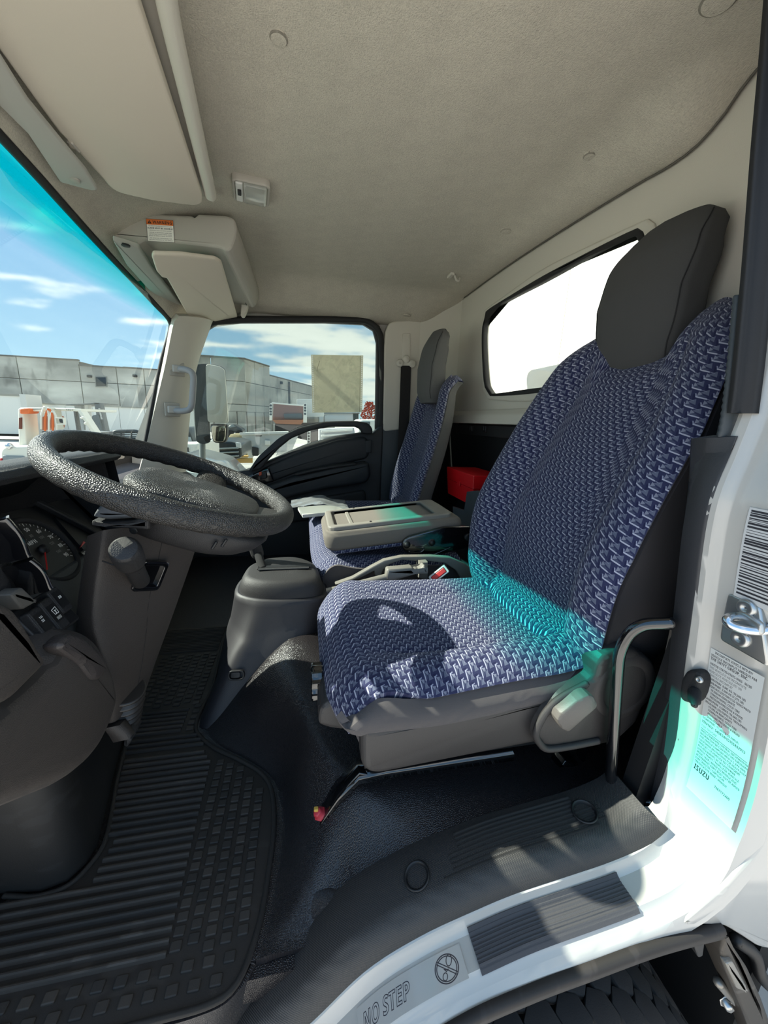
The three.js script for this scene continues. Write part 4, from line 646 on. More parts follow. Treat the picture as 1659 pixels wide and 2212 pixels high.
// ---------- gear selector, parking brake, console ----------
{
  const g = thing('gear_console', 'dark grey console with gear selector lever and ringed boot left of the seat', 'console');
  const top = cr([[-.1919,.295,-1.079],[-.2047,.295,-1.1441],[-.1915,.295,-1.221],[-.1512,.295,-1.2722],[-.0921,.295,-1.2914],[-.014,.295,-1.2834],[.0469,.295,-1.2186],[.0655,.295,-1.1129],[.0562,.295,-1.0431],[-.025,.295,-1.0234],[-.1263,.295,-1.0359]], 60, true);
  const bot = cr([[-0.275, 0, -0.925], [-0.272, 0, -1.1], [-0.28, 0, -1.3], [-0.2, 0, -1.45], [-0.03, 0, -1.45], [-0.01, 0.02, -1.15], [0.04, 0.05, -1.09], [0.02, 0.1, -0.985], [-0.02, 0.1, -0.955], [-0.1, 0.06, -0.94], [-0.17, 0.02, -0.93]], 60, true);
  const ctr = (r) => r.reduce((s, p) => [s[0] + p[0] / r.length, s[1] + p[1] / r.length, s[2] + p[2] / r.length], [0, 0, 0]);
  const align = (r) => { const c = ctr(r); const a = r.map((p) => [Math.atan2(p[2] - c[2], p[0] - c[0]), p]).sort((x, y) => x[0] - y[0]).map((x) => x[1]); return a; };
  const res = (r) => { const c = ctr(r), out = []; for (let i = 0; i < 72; i++) { const a = (i / 72) * Math.PI * 2 - Math.PI; let best = r[0], bd = 9; for (const p of r) { const d = Math.abs(Math.atan2(Math.sin(Math.atan2(p[2] - c[2], p[0] - c[0]) - a), Math.cos(Math.atan2(p[2] - c[2], p[0] - c[0]) - a))); if (d < bd) { bd = d; best = p; } } out.push(best); } return out; };
  const T = res(cr(top, 400, true)), B = res(cr(bot, 800, true)), lev = (t, k, grow = 0) => T.map((p, i) => { const q = B[i], e = Math.pow(1 - t, k); return [lerp(p[0], q[0], e), lerp(p[1], q[1], 1 - t), lerp(p[2], q[2], e)]; });
  const rings = [0, 0.15, 0.3, 0.45, 0.58, 0.66, 0.74, 0.85, 0.95, 1].map((t) => lev(t, t > 0.6 ? 1.15 : 1.0));
  const c = ctr(T), inner = T.map((p) => [lerp(p[0], c[0], 0.06), p[1] + 0.004, lerp(p[2], c[2], 0.06)]);
  part(g, 'console_body', loft([...rings, inner].map((r) => r.slice().reverse())), M.console);
  const dome = (k, dy, s = 1) => T.map((p) => [lerp(p[0], c[0], k), p[1] + dy, lerp(p[2], c[2], k)]);
  part(g, 'selector_boot', loft([dome(0.08, -0.01), dome(0.1, 0.012), dome(0.14, 0.03), dome(0.2, 0.044), dome(0.3, 0.052), dome(0.7, 0.055)].map((r) => r.slice().reverse())), M.dark);
  const slot = [[c[0] - 0.07, c[1] + 0.058, c[2] + 0.005], [c[0] + 0.075, c[1] + 0.056, c[2] + 0.005]];
  part(g, 'selector_slot', merge([rb(0.16, 0.006, 0.022, 0.003, [c[0] + 0.004, c[1] + 0.056, c[2]])]), M.black);
  part(g, 'selector_scale', rb(0.15, 0.003, 0.012, 0.001, [c[0] + 0.004, c[1] + 0.0575, c[2] + 0.018]), M.dash);
  const lv = part(g, 'lever', cyl([[-.1257,.3032,-1.225][0], c[1] + 0.05, c[2]], [-.1491,.3772,-1.225], 0.0125, 0.0125), mat(0x141415, 0.95));
  part(lv, 'knob', tube([[-.1493,.3709,-1.225], [-.1592,.4085,-1.225], [-.1716,.4501,-1.225], [-.1805,.5028,-1.225]], 0.02, { rad: 14 }), M.dark);
  const cl = [-.178,.1255,-.955]; part(g, 'clip_recess', orient(merge([ext('z', rect(-0.021, -0.013, 0.021, 0.013, 0.011), -0.006, 0.004, { bevel: 0.002, holes: [rect(-0.017, -0.009, 0.017, 0.009, 0.008)] }), ext('z', rect(-0.016, -0.008, 0.01, 0.008, 0.006), -0.004, 0.001, { bevel: 0.002 })]), [cl[0] - 0.004, cl[1], cl[2] + 0.0], [1, 0.05, 0.12], [-0.05, 1, -0.3]), M.black);
}
{
  const g = thing('cup_console', 'pale grey moulded bin between the seats with an arched rim', 'console');
  const arch = [[.09,.3087],[.1437,.3275],[.1976,.3587],[.2406,.3814],[.2962,.3916],[.3902,.39],[.4561,.3831],[.5107,.3589],[.5654,.3161],[.5776,.2941],[.542,.286],[.5086,.2942],[.4805,.3376],[.4387,.3648],[.3682,.3752],[.3527,.354],[.3453,.3745],[.2968,.3809],[.2588,.367],[.2388,.3509],[.2309,.3265],[.2162,.3272],[.2096,.3475],[.1639,.3235]];
  part(g, 'arched_wall', ext('z', arch, -1.12, -1.097, { bevel: 0.004 }), M.cup);
  part(g, 'bin', merge([bx(0.12, 0.2, -1.12, 0.46, 0.29, -1.115), bx(0.1, 0.2, -1.12, 0.46, 0.26, -1.035)]), M.dark);
  part(g, 'divider', ext('z', [[.348,.3806],[.3724,.3813],[.3763,.3215],[.3449,.3308]], -1.1, -1.07, { bevel: 0.003 }), M.cup);
  const b = thing('parking_brake', 'pale grey parking brake lever with black end button lying between the seats', 'brake lever');
  part(b, 'grip', tube([[.0738,.319,-1.03], [.1465,.3317,-1.035], [.2436,.3512,-1.04], [.324,.3663,-1.045]], 0.0115, { rad: 12 }), M.cup);
  part(b, 'sleeve', ext('z', rp([[.2317,.3501],[.2347,.379],[.3102,.3832],[.3224,.3695],[.3418,.3804],[.3456,.3891],[.3606,.3797],[.3621,.3589],[.3258,.3605],[.2461,.3407]], 0.006), -1.06, -1.025, { bevel: 0.008 }), M.cup);
  part(b, 'button', cyl([.0765,.3189,-1.03], [.0607,.3154,-1.03], 0.0125), M.black);
  const bk = thing('belt_buckle', 'seat belt buckle with bright red release button standing beside the driver cushion', 'belt buckle', undefined);
  const O = [.3929,.3575,-1.03], ux = [0.75, 0.66, 0.1], uy = [-0.55, 0.7, -0.45];
  part(bk, 'body', orient(rb(0.062, 0.026, 0.07, 0.004, [0.0, 0, -0.03]), [O[0] + 0.006, O[1] - 0.004, O[2] - 0.008], ux, uy), M.dark);
  part(bk, 'pale_rim', orient(ext('z', rect(-0.031, -0.013, 0.031, 0.013, 0.005), 0, 0.006, { holes: [rect(-0.025, -0.008, 0.025, 0.008, 0.003)], bevel: 0.002 }), [O[0] + 0.006, O[1] - 0.004, O[2] - 0.008], ux, uy), M.whitePlastic);
  part(bk, 'release_button', orient(rb(0.048, 0.0145, 0.008, 0.002, [0, 0, 0.003]), [O[0] + 0.006, O[1] - 0.004, O[2] - 0.008], ux, uy), M.redPlastic);
}
// ---------- rubber floor mat: raised ribs and studs ----------
{
  const g = thing('floor_mat', 'black rubber floor mat with raised ribs and square studs in the footwell', 'floor mat');
  const edge = [[-0.292, -1.45], [-0.288, -1.313], [-0.273, -1.083], [-0.28, -0.925], [-0.227, -0.858], [-0.163, -0.812], [-0.103, -0.764], [-0.077, -0.724], [-0.063, -0.644], [-0.066, -0.554], [-0.074, -0.482], [-0.092, -0.425], [-0.108, -0.407], [-0.133, -0.4], [-0.197, -0.398], [-0.5, -0.398]];
  const left = [[-0.5, -0.59], [-0.445, -0.58], [-0.405, -0.59], [-0.386, -0.62], [-0.38, -0.651], [-0.416, -0.796], [-0.442, -0.913], [-0.46, -1.0], [-0.6, -1.02], [-0.6, -1.45]];
  part(g, 'sheet', ext('y', rp([...edge, ...left], 0.02), -0.008, 0.0, { bevel: 0.002 }), M.mat);
  part(g, 'rim', merge([tube(edge.map(([x, z]) => [x - 0.003, 0.002, z + 0.002]), 0.0048, { rad: 8, seg: 140 }), tube(left.slice(0, 8).map(([x, z]) => [x + 0.003, 0.002, z]), 0.0042, { rad: 8, seg: 80 })]), M.mat);
  const r = rng(11), matv = [0x37322e, 0x403a35, 0x2f2b28].map((c) => { const m = M.mat.clone(); m.color = new THREE.Color(c); return m; });
  const kick = (z) => ip(left.slice(0, 8).map((p) => [-p[1], p[0]]).filter((_, i) => i > 2), -z);
  const rib = (x0, x1, z, w = 0.0042) => { const s = new THREE.Shape([[-w, 0], [-w * 0.62, 0.0042], [-w * 0.2, 0.0052], [w * 0.2, 0.0052], [w * 0.62, 0.0042], [w, 0]].map((p) => new THREE.Vector2(...p))); const q = new THREE.ExtrudeGeometry(s, { depth: x1 - x0, bevelEnabled: true, bevelSize: 0.0006, bevelThickness: 0.004, bevelSegments: 2 }).rotateY(Math.PI / 2).translate(x0, 0, z); part(g, 'rib', boxUV(q), matv[Math.floor(r() * 3)]); };
  for (let i = 0; i < 25; i++) { const z = -0.4655 - i * 0.0157; rib(z > -0.585 ? -0.56 : kick(z) + 0.012 + (z > -0.66 ? 0.012 : 0), lerp(-0.215, -0.228, i / 25) + (i > 22 ? -0.01 * (i - 22) : 0), z); }
  for (let i = 0; i < 3; i++) rib(-0.43, -0.255 - 0.008 * i, -0.868 - i * 0.016);
  for (let i = 0; i < 6; i++) rib(-0.455, -0.322, -0.922 - i * 0.0148, 0.0045);
  for (let i = 0; i < 16; i++) rib(-0.58, -0.305, -1.285 - i * 0.0098, 0.003);
  const stud = (w, d) => { const s = new RoundedBoxGeometry(w, 0.012, d, 1, 0.002); return boxUV(s); }, S1 = stud(0.0168, 0.0142), S2 = stud(0.019, 0.012);
  const inside = (x, z, m) => { const P = [...edge, ...left]; let c = false; for (let i = 0, j = P.length - 1; i < P.length; j = i++) { const a = P[i], b = P[j]; if ((a[1] > z) !== (b[1] > z) && x < ((b[0] - a[0]) * (z - a[1])) / (b[1] - a[1]) + a[0]) c = !c; } if (!c) return false; for (let i = 0; i < P.length; i++) { const a = P[i], b = P[(i + 1) % P.length], dx = b[0] - a[0], dz = b[1] - a[1], t = clamp(((x - a[0]) * dx + (z - a[1]) * dz) / (dx * dx + dz * dz)); if (Math.hypot(x - a[0] - t * dx, z - a[1] - t * dz) < m) return false; } return true; };
  const put = (geo, x, z) => { const o = part(g, 'stud', geo, matv[Math.floor(r() * 3)]); o.position.set(x, -0.0022 - r() * 0.0006, z); o.rotation.y = 0.06 * (r() - 0.5); };
  for (let c = 0; c < 7; c++) for (let k = 0; k < 30; k++) { const x = -0.2 + c * 0.0245, z = -0.435 - k * 0.0185 - (c % 2) * 0.0092 + 0.004 * c; if (z > -0.46 && x < -0.1) continue; if (z > -0.84 && inside(x, z, 0.017)) put(S1, x, z); }
  for (let c = 0; c < 2; c++) for (let k = 0; k < 15; k++) { const x = -0.53 + k * 0.0295 + c * 0.0147, z = -0.445 + c * 0.023; if (x < -0.11 && inside(x, z, 0.013)) put(S1, x, z); }
  for (let c = 0; c < 8; c++) for (let k = 0; k < 13; k++) { const x = -0.46 + c * 0.0255, z = -1.022 - k * 0.0195 - (c % 2) * 0.0095; if (inside(x, z, 0.012)) put(S2, x, z); }
  for (let k = 0; k < 5; k++) put(S2, -0.298, -0.925 - k * 0.021);
}

// ====================================================================
// DRIVER'S DOORWAY: pillar trim, jamb fittings, sill, wheel
// ====================================================================
{
  const Lf = cr([[.5447,.7926,-.46], [.569,.6529,-.46], [.5855,.5122,-.46], [.5992,.426,-.46], [.6031,.3203,-.455], [.6037,.228,-.45], [.5939,.1803,-.44], [.5878,.1463,-.43]], 40), Rt = cr([[.5361,.799,-.396], [.5211,.7039,-.398], [.5362,.5703,-.398], [.5504,.4732,-.398], [.5637,.3754,-.398], [.5697,.288,-.398], [.5715,.2234,-.398], [.5729,.1734,-.398]], 40);
  const Lc = cr([[.5277,.7948,-.43], [.5506,.6621,-.43], [.5673,.5296,-.43], [.5791,.4485,-.43], [.5879,.3441,-.43], [.5936,.2505,-.43], [.5846,.1993,-.425], [.5832,.1596,-.42]], 40);
  struct('trim_10', loft(Lf.map((p, i) => { const q = Rt[i], at = (t, b, d) => [lerp(p[0], q[0], t), lerp(p[1], q[1], t), lerp(p[2], q[2], t) + b - d]; const c = Lc[i], mx = (t, b) => [lerp(c[0], q[0], t), lerp(c[1], q[1], t), lerp(c[2], q[2], t) + b]; return [[p[0] + 0.02, p[1], p[2] - 0.02], p, [lerp(p[0], c[0], 0.5), lerp(p[1], c[1], 0.5), lerp(p[2], c[2], 0.5) + 0.001], [lerp(p[0], c[0], 0.9), lerp(p[1], c[1], 0.9), lerp(p[2], c[2], 0.9) + 0.001], mx(0.08, 0.002), mx(0.3, 0.004), mx(0.6, 0.005), mx(0.85, 0.004), mx(0.97, 0.002), mx(1, -0.004), mx(1, -0.03)]; })), mat(0x303033, 0.55, { bumpMap: grainT, bumpScale: 0.0002 }));
  struct('wall_pillar_inner', ext('z', [[0.53, 0.1], [0.86, 0.1], [0.86, 1.5], [0.6, 1.5], [0.57, 0.9], [0.575, 0.5]], -0.45, -0.42), M.black);
  // weatherstrip up the pillar, its lower end cut square
  const strip = cr([[.5364,.8269,-.4], [.5329,.8891,-.405], [.5308,1.0056,-.42], [.5325,1.1242,-.44], [.5391,1.2273,-.46], [.5474,1.3171,-.48]], 24), rows = strip.map((p) => [[0.026, 0.0], [0.022, 0.01], [0.01, 0.016], [0.002, 0.012], [-0.002, 0.0], [-0.016, 0.004], [-0.02, -0.004], [0.02, -0.014]].map(([a, b]) => [p[0] + a * 0.75, p[1], p[2] + b]));
  struct('trim_11', loft(rows), M.rubber);
  const rib = cr([[.5449,.7967,-.415], [.5426,.829,-.415], [.5395,.8915,-.42], [.5382,.9688,-.43]], 40).map((p, i) => { const r = []; for (let k = 0; k < 10; k++) { const t = (k / 10) * Math.PI * 2; r.push([p[0] + (0.014 + 0.0015 * (i % 2)) * Math.cos(t), p[1], p[2] + (0.006 + 0.001 * (i % 2)) * Math.sin(t)]); } return r; });
  struct('trim_12', loft(rib), M.storage);
}
{
  const g = thing('grab_loop', 'black painted tube loop rising from the floor at the rear of the doorway', 'grab bar');
  part(g, 'bar', tube(arcPath([[.5276,.5257,-.42], [.4974,.5123,-.445], [.4856,.4656,-.455], [.5228,.197,-.455], [.5439,.1618,-.445], [.574,.1825,-.42]], 0.03, 10), 0.0092, { rad: 14, seg: 140 }), M.gloss);
  part(g, 'foot', ext('z', rp([[.5105,.1805],[.5853,.1612],[.5858,.1508],[.5608,.151],[.5276,.165]], 0.005), -0.45, -0.425, { bevel: 0.004 }), M.black);
  const b = thing('lap_belt', 'black seat belt webbing anchored low behind the grab loop in the doorway', 'seat belt');
  const L = cr([[...[.5716,.493,-.452]], [...[.5762,.3525,-.454]], [...[.5786,.236,-.456]], [...[.5765,.1756,-.456]]], 16), W = cr([[...[.5816,.4992,-.44]], [...[.6031,.3565,-.445]], [...[.6124,.2365,-.45]], [...[.6143,.1752,-.45]]], 16);
  part(b, 'webbing', shell(L.map((p, i) => [0, 0.25, 0.5, 0.75, 1].map((t) => [lerp(p[0], W[i][0], t), lerp(p[1], W[i][1], t), lerp(p[2], W[i][2], t)])), 0.0015), mat(0x5d5853, 0.8, { bumpMap: ribT, bumpScale: 0.0003 }));
  const sl = [0, 0.5, 1].map((t) => [0, 0.5, 1].map((u) => { const a = V(L[12]).lerp(V(L[16]), t), c = V(W[12]).lerp(V(W[16]), t), p = a.lerp(c, u); return [p.x - 0.002, p.y, p.z + 0.004]; }));
  part(b, 'stitched_end', shell(sl, 0.003, { flip: false }), M.belt);
  part(b, 'sewn_label', shell([0.1, 0.35].map((t) => [0.12, 0.5, 0.92].map((u) => { const a = V(L[11]).lerp(V(L[14]), t), c = V(W[11]).lerp(V(W[14]), t), p = a.lerp(c, u); return [p.x - 0.004, p.y, p.z + 0.006]; })), 0.0006), M.whitePlastic);
}
// pillar face fittings (the jamb faces forward, at x = .56 or so)
const faceX = (y, n = -0.02) => { let k = 119; for (let i = 60; i < 120; i++) if (sillPath[i][1] > y && sillPath[i][0] > 0.5) { k = i; break; } return sillPath[k][0] + sillN[k][0] * n; };
{
  const JX = faceX(0.565, -0.01), g = thing('door_striker', 'chromed door striker plate with U loop and two screws on the white pillar', 'striker');
  part(g, 'plate', ext('x', rp([[-.3662,.5987],[-.3287,.5971],[-.3044,.5302],[-.334,.5317],[-.3619,.5325],[-.3653,.565]], 0.006), JX - 0.004, JX + 0.006, { bevel: 0.002 }), M.steel);
  part(g, 'loop', tube(arcPath([[.556,.5727,-.3475], [.525,.5745,-.3482], [.522,.5672,-.3431], [.53,.5672,-.3275], [.552,.5697,-.3193], [.556,.5782,-.3181]], 0.01, 6), 0.0056, { rad: 12, seg: 90 }), M.chrome);
  part(g, 'loop_base', ext('x', rp([[-.353,.5772],[-.3415,.5858],[-.3187,.5811],[-.3153,.5664],[-.3284,.563],[-.3474,.5651]], 0.006), JX - 0.01, JX - 0.003, { bevel: 0.003 }), M.steel);
  for (const c of [[.554,.5896,-.3415], [.554,.5483,-.3388]]) part(g, 'screw', lathe([[0.011, 0], [0.0105, 0.003], [0.008, 0.0042], [0.0036, 0.0042], [0.003, 0.002], [0.0005, 0.002]], [JX - 0.004, c[1], c[2]], [-1, 0, 0], 24), M.steel);
  const SX = faceX(0.44, -0.006), sw = thing('door_switch', 'black rubber door light switch with one screw on the white pillar', 'switch');
  part(sw, 'base', ext('x', rp([[-.3976,.4452],[-.3932,.4632],[-.3831,.4727],[-.3744,.4698],[-.3716,.4606],[-.3736,.4378],[-.3776,.4198],[-.389,.4145],[-.3952,.4192]], 0.006), SX - 0.016, SX + 0.01, { bevel: 0.004 }), M.rubber);
  const s1 = [.55,.4628,-.3732], s2 = [.55,.44,-.3753];
  part(sw, 'screw', lathe([[0.0048, 0], [0.0045, 0.0035], [0.0018, 0.004], [0.001, 0.002], [0.0005, 0.002]], [SX - 0.016, s1[1], s1[2]], [-1, 0.1, 0.2], 16), M.steel);
  part(sw, 'plunger', lathe([[0.0085, 0.0], [0.0075, 0.018], [0.0045, 0.02], [0.004, 0.0275], [0.0005, 0.028]], [SX - 0.016, s2[1], s2[2]], [-0.75, -0.15, 0.65], 20), M.rubber);
}
// paper labels following the pillar face
const pillarPatch = (y0, y1, z0, z1, off) => { // y0 below y1; z0 is the inner edge
  let i0 = 119, i1 = 119; for (let i = 60; i < 120; i++) if (sillPath[i][0] > 0.5) { if (sillPath[i][1] > y0) i0 = Math.min(i0, i); if (sillPath[i][1] > y1) i1 = Math.min(i1, i); }
  const rows = []; for (let i = i0; i <= i1; i++) rows.push([0, 0.33, 0.66, 1].map((t) => [sillPath[i][0] + sillN[i][0] * off, sillPath[i][1] + sillN[i][1] * off, lerp(z0, z1, t)]));
  const q = grid(rows), R = rows.length; for (let i = 0; i < R; i++) for (let j = 0; j < 4; j++) q.attributes.uv.setXY(i * 4 + j, j / 3, i / (R - 1)); return q;
};
{
  solo('vehicle_label', 'white certification label packed with small black print on the door pillar', 'label', pillarPatch(0.262, 0.505, -0.378, -0.312, -0.0095), mat(0xffffff, 0.45, { map: canvasTex(620, 1500, (c, w, h) => {
    c.fillStyle = '#c4c5c2'; c.fillRect(0, 0, w, h); let y = 36;
    const line = (t, s, bold, x = 16) => { c.font = (bold ? 'bold ' : '') + s + 'px sans-serif'; c.fillStyle = '#202024'; c.fillText(t, x, y); y += s * 1.2; };
    line('INCOMPLETE VEHICLE MFD BY/', 30, 1, 60); line('VEHICULE INCOMPLET FABRIQUE PAR', 30, 1); line('THE SHYFT GROUP, INC.', 40, 1); line('UNITED STATES/ETATS-UNIS   05/20', 30, 1); line('THIS VEHICLE IS AN INCOMPLETE', 30, 0); line('VEHICLE/CE VEHICULE EST UN', 30, 0); line('VEHICULE INCOMPLET', 30, 0);
    for (const [t, x] of [['GVWR/PNBV  8,845 KG (19,500 LB)', 16], ['GAWR/PNBE  3,300 KG (7,275 LB)', 16], ['(FRONT/AV) 225/70R19.5G TIRES/PNEU', 16], ['19.5X6.00 RIMS/JANTE', 70], ['770KPA/105PSI, COLD TIRE', 70], ['PRESSURE/PRESSION A FROID', 70], ['GAWR/PNBE  6,580KG (14,660 LB)', 16], ['(REAR/ARR) 225/70R19.5G TIRES/PNEU', 16], ['19.5X6.00 RIMS/JANTE', 70], ['770KPA/105PSI, COLD TIRE', 70], ['PRESSURE/PRESSION A FROID', 70], ['DUAL/DOUBLE', 70], ['GCWR/PNBC  11,567KG (25,500LB)', 16]]) line(t, 29, 1, x);
    y += 10; line('VIN/NIV:  54DE5W1D3SSR02933', 37, 1); line('TYPE: TRU/CAM', 30, 0); c.fillRect(14, y - 20, w - 30, 5); y += 16;
    for (const t of ['VEHICLE EMISSION CONTROL INFORMATION', 'INFORMATION DE CONTROLE DES EMISSIONS', 'THIS VEHICLE COMPLIES WITH U.S. EPA AND', 'CALIFORNIA REGULATIONS FOR HEAVY DUTY', 'VEHICLES / CE VEHICULE EST CONFORME', 'AUX REGLEMENTS DE LA CALIFORNIE', 'VEHICLE FAMILY / FAMILLE DE VEHICULE', 'MODEL YEAR / ANNEE DU MODELE 2025', 'AFTERMARKET PARTS MUST NOT BE ADDED', 'EVAP CANISTER / CARTOUCHE', 'CERTIFICATION MARK / MARQUE']) line(t, 28, 1);
    y += 40; c.font = 'bold 76px sans-serif'; c.fillText('ISUZU', 24, y); c.font = 'bold 36px sans-serif'; c.fillText('7667172260', 320, y + 14);
  }) }));
  solo('barcode_label', 'white barcode sticker above the striker on the door pillar', 'label', pillarPatch(0.585, 0.705, -0.36, -0.318, -0.0095), mat(0xffffff, 0.45, { map: canvasTex(128, 512, (c, w, h) => { c.fillStyle = '#bcbcbb'; c.fillRect(0, 0, w, h); c.fillStyle = '#2c2c31'; const r = rng(3); let y = 12; while (y < h - 20) { const t = 3 + Math.floor(r() * 3) * 4; c.fillRect(8, y, w - 16, t); y += t + 3 + Math.floor(r() * 3) * 4; } }) }));
}
// ribbed tread strip and NO STEP marking on the painted sill
{
  const g = thing('step_tread', 'charcoal ribbed anti-slip strip stuck on the white painted sill', 'tread strip');
  const at = (x) => sillPath.findIndex((p) => p[0] >= x), i0 = at(0.212), i1 = at(0.452), prof = []; for (let k = 0; k <= 44; k++) { const z = lerp(-0.361, -0.316, k / 44); prof.push([z, lerp(-0.0125, -0.0255, sstep(-0.362, -0.352, z) * 0.5 + sstep(-0.325, -0.314, z) * 0.5) + 0.0022 + 0.0013 * Math.max(0, Math.sin((k / 44) * Math.PI * 2 * 10))]); }
  part(g, 'strip', shell(ribbon(i0, i1, prof), 0.002), mat(0x3c3b3e, 0.75, { bumpMap: grainT, bumpScale: 0.0003 }));
    // outlined letters, laid along the sill
  const tx = canvasTex(1024, 256, (c, w, h) => { c.fillStyle = '#a9a6a0'; c.fillRect(0, 0, w, h); c.strokeStyle = '#2a2a33'; c.lineWidth = 7; c.font = 'bold 168px sans-serif'; c.save(); c.transform(0.72, 0, -0.16, 1, 70, 0); c.strokeText('NO STEP', 0, 186); c.restore(); c.lineWidth = 9; c.beginPath(); c.arc(870, 128, 100, 0, 7); c.stroke(); c.lineWidth = 8; c.beginPath(); c.arc(870, 128, 86, 0, 7); c.stroke(); c.lineWidth = 7; c.beginPath(); c.ellipse(905, 80, 24, 40, 0.35, 0, 7); c.stroke(); c.beginPath(); c.ellipse(842, 176, 19, 26, 0.35, 0, 7); c.stroke(); c.beginPath(); c.moveTo(850, 128); c.lineTo(880, 138); c.lineTo(862, 146); c.closePath(); c.stroke(); c.beginPath(); c.moveTo(790, 66); c.lineTo(944, 200); c.moveTo(802, 54); c.lineTo(956, 186); c.stroke(); });
  const j0 = at(0.045), j1 = at(0.198), rr = ribbon(j0, j1, [0, 0.25, 0.5, 0.75, 1].map((t) => [lerp(-0.352, -0.318, t), lerp(-0.0178, -0.0205, t) + 0.001])), q = grid(rr), uv = q.attributes.uv, C = 5, R = rr.length; for (let i = 0; i < R; i++) for (let j = 0; j < C; j++) uv.setXY(i * C + j, i / (R - 1), 1 - j / (C - 1));
  solo('no_step_marking', 'NO STEP lettering with crossed-out footprint printed on the white sill', 'marking', q, mat(0xffffff, 0.28, { map: tx, clearcoat: 0.8, clearcoatRoughness: 0.08 }));
}
// wheel-arch edge, tyre, mudguard stay, body panel behind the sill
{
  const arch = cr([...[[.0172,-.1094,-.292],[.1025,.0117,-.292],[.1898,.0662,-.292],[.2897,.0895,-.292],[.3702,.0987,-.292],[.4554,.1083,-.292],[.5171,.1096,-.292],[.5871,.1065,-.292]]], 40), g = thing('wheel_arch_edge', 'black rubber edging along the lower rim of the white sill above the tyre', 'rubber edging');
  part(g, 'edging', loft(arch.map((p) => [[p[0], p[1] + 0.004, p[2] - 0.006], [p[0], p[1] + 0.003, p[2] + 0.003], [p[0], p[1] - 0.002, p[2] + 0.006], [p[0], p[1] - 0.016, p[2] + 0.004], [p[0], p[1] - 0.017, p[2] - 0.004]])), mat(0x2b2726, 0.75, { map: scuffC }));
  part(g, 'end_lug', ext('z', rp([[.5532,.0703],[.5726,.0696],[.5773,.041],[.5691,.0399]], 0.003), -0.32, -0.298, { bevel: 0.002 }), M.black);
  const low = arch.map((p) => [[p[0], p[1] - 0.004, p[2] - 0.006], [p[0], p[1] - 0.008, p[2] - 0.008], [p[0] , p[1] - 0.01, p[2] - 0.012], [p[0], p[1] - 0.012, p[2] - 0.1]]);
  struct('trim_14', shell(low, 0.004), M.black);
}
{
  const g = thing('front_tyre', 'black front tyre with hexagonal tread blocks in the dark arch below the sill', 'tyre');
  const CX = 0.37, CY = -0.55, RR = 0.42, zA = -0.315, zB = -0.55, prof = [[RR - 0.2, zA - 0.03], [RR - 0.12, zA + 0.004], [RR - 0.05, zA + 0.006], [RR - 0.03, zA - 0.006], [RR - 0.02, zA - 0.02], [RR - 0.018, zB + 0.02], [RR - 0.03, zB], [RR - 0.2, zB + 0.03]], rows = [];
  for (let i = 0; i <= 80; i++) { const a = (i / 80) * Math.PI * 2; rows.push(prof.map(([r, z]) => [CX + r * Math.cos(a), CY + r * Math.sin(a), z])); }
  part(g, 'carcass', grid(rows, { flip: true }), mat(0x151414, 0.9));
  const hex = (w, d) => { const p = []; for (let k = 0; k < 6; k++) { const a = (k / 6) * Math.PI * 2 + 0.26; p.push([w * Math.cos(a), d * Math.sin(a)]); } return ext('y', rp(p, 0.003, 2), 0, 0.013, { bevel: 0.0025, seg: 2 }); }, H = hex(0.0315, 0.0315), K = [0x2f2c2a, 0x34302d, 0x2a2826].map((c) => mat(c, 0.85, { bumpMap: grainT, bumpScale: 0.0004 })), r = rng(8);
  for (let c = 0; c < 5; c++) for (let k = -4; k <= 16; k++) { const a = Math.PI * 0.5 + 0.55 - (k + (c % 2) * 0.5) * 0.136, z = zA - 0.03 - c * 0.0495, o = part(g, 'tread_block', H, K[Math.floor(r() * 3)]); const rad = RR - 0.011; o.position.set(CX + rad * Math.cos(a), CY + rad * Math.sin(a), z); o.rotation.z = a - Math.PI / 2; }
  part(g, 'wheel_disc', lathe([[0.0005, 0], [0.12, 0.0], [0.19, 0.03], [0.2, 0.05]], [CX, CY, zA - 0.06], [0, 0, 1], 30), M.whitePlastic);
}
{
  const g = thing('mudguard_stay', 'grey steel mudguard bracket hanging below the rear end of the white sill', 'bracket');
  part(g, 'arm', ext('z', rp([[.6256,.0561],[.6531,.0191],[.7014,-.0447],[.7626,-.1404],[.8192,-.2383],[.8996,-.377],[.8316,-.3457],[.7292,-.1625],[.6408,-.0129],[.6283,.0171]], 0.006), -0.345, -0.305, { bevel: 0.005 }), mat(0x57524d, 0.5, { map: scuffC, metalness: 0.4 }));
  part(g, 'rib', ext('z', rp([[.6308,.0045],[.6462,.0043],[.6985,-.0728],[.7045,-.0882],[.6767,-.0701]], 0.006), -0.31, -0.298, { bevel: 0.004 }), mat(0x8d8880, 0.45, { metalness: 0.4 }));
  part(g, 'link', tube([[.6955,-.1235,-.33], [.774,-.2175,-.33], [.8848,-.3488,-.33]], 0.008, { rad: 8 }), mat(0x8d8880, 0.4, { metalness: 0.6 }));
  part(g, 'bolt', lathe([[0.0005, 0.01], [0.007, 0.01], [0.008, 0], [0.011, 0]], [.7312,-.1882,-.33], [-0.3, 0.2, 1], 6), M.steel);
  part(g, 'hose', tube([[.7662,-.0976,-.36], [.8028,-.1272,-.35], [.8124,-.1598,-.34], [.8771,-.234,-.34]], 0.011, { rad: 10 }), M.black);
  const body = [...[[.5945,.099],[.6144,.0843],[.6451,.059],[.6876,.0231],[.7561,-.0104],[.7955,.1377],[.6515,.4866],[.5718,.4963],[.6176,.3485],[.6126,.2464],[.5695,.1768],[.5113,.1278]]];
  struct('trim_15', ext('z', rp(body, 0.01), -0.34, -0.296, { bevel: 0.008 }), M.white);
}

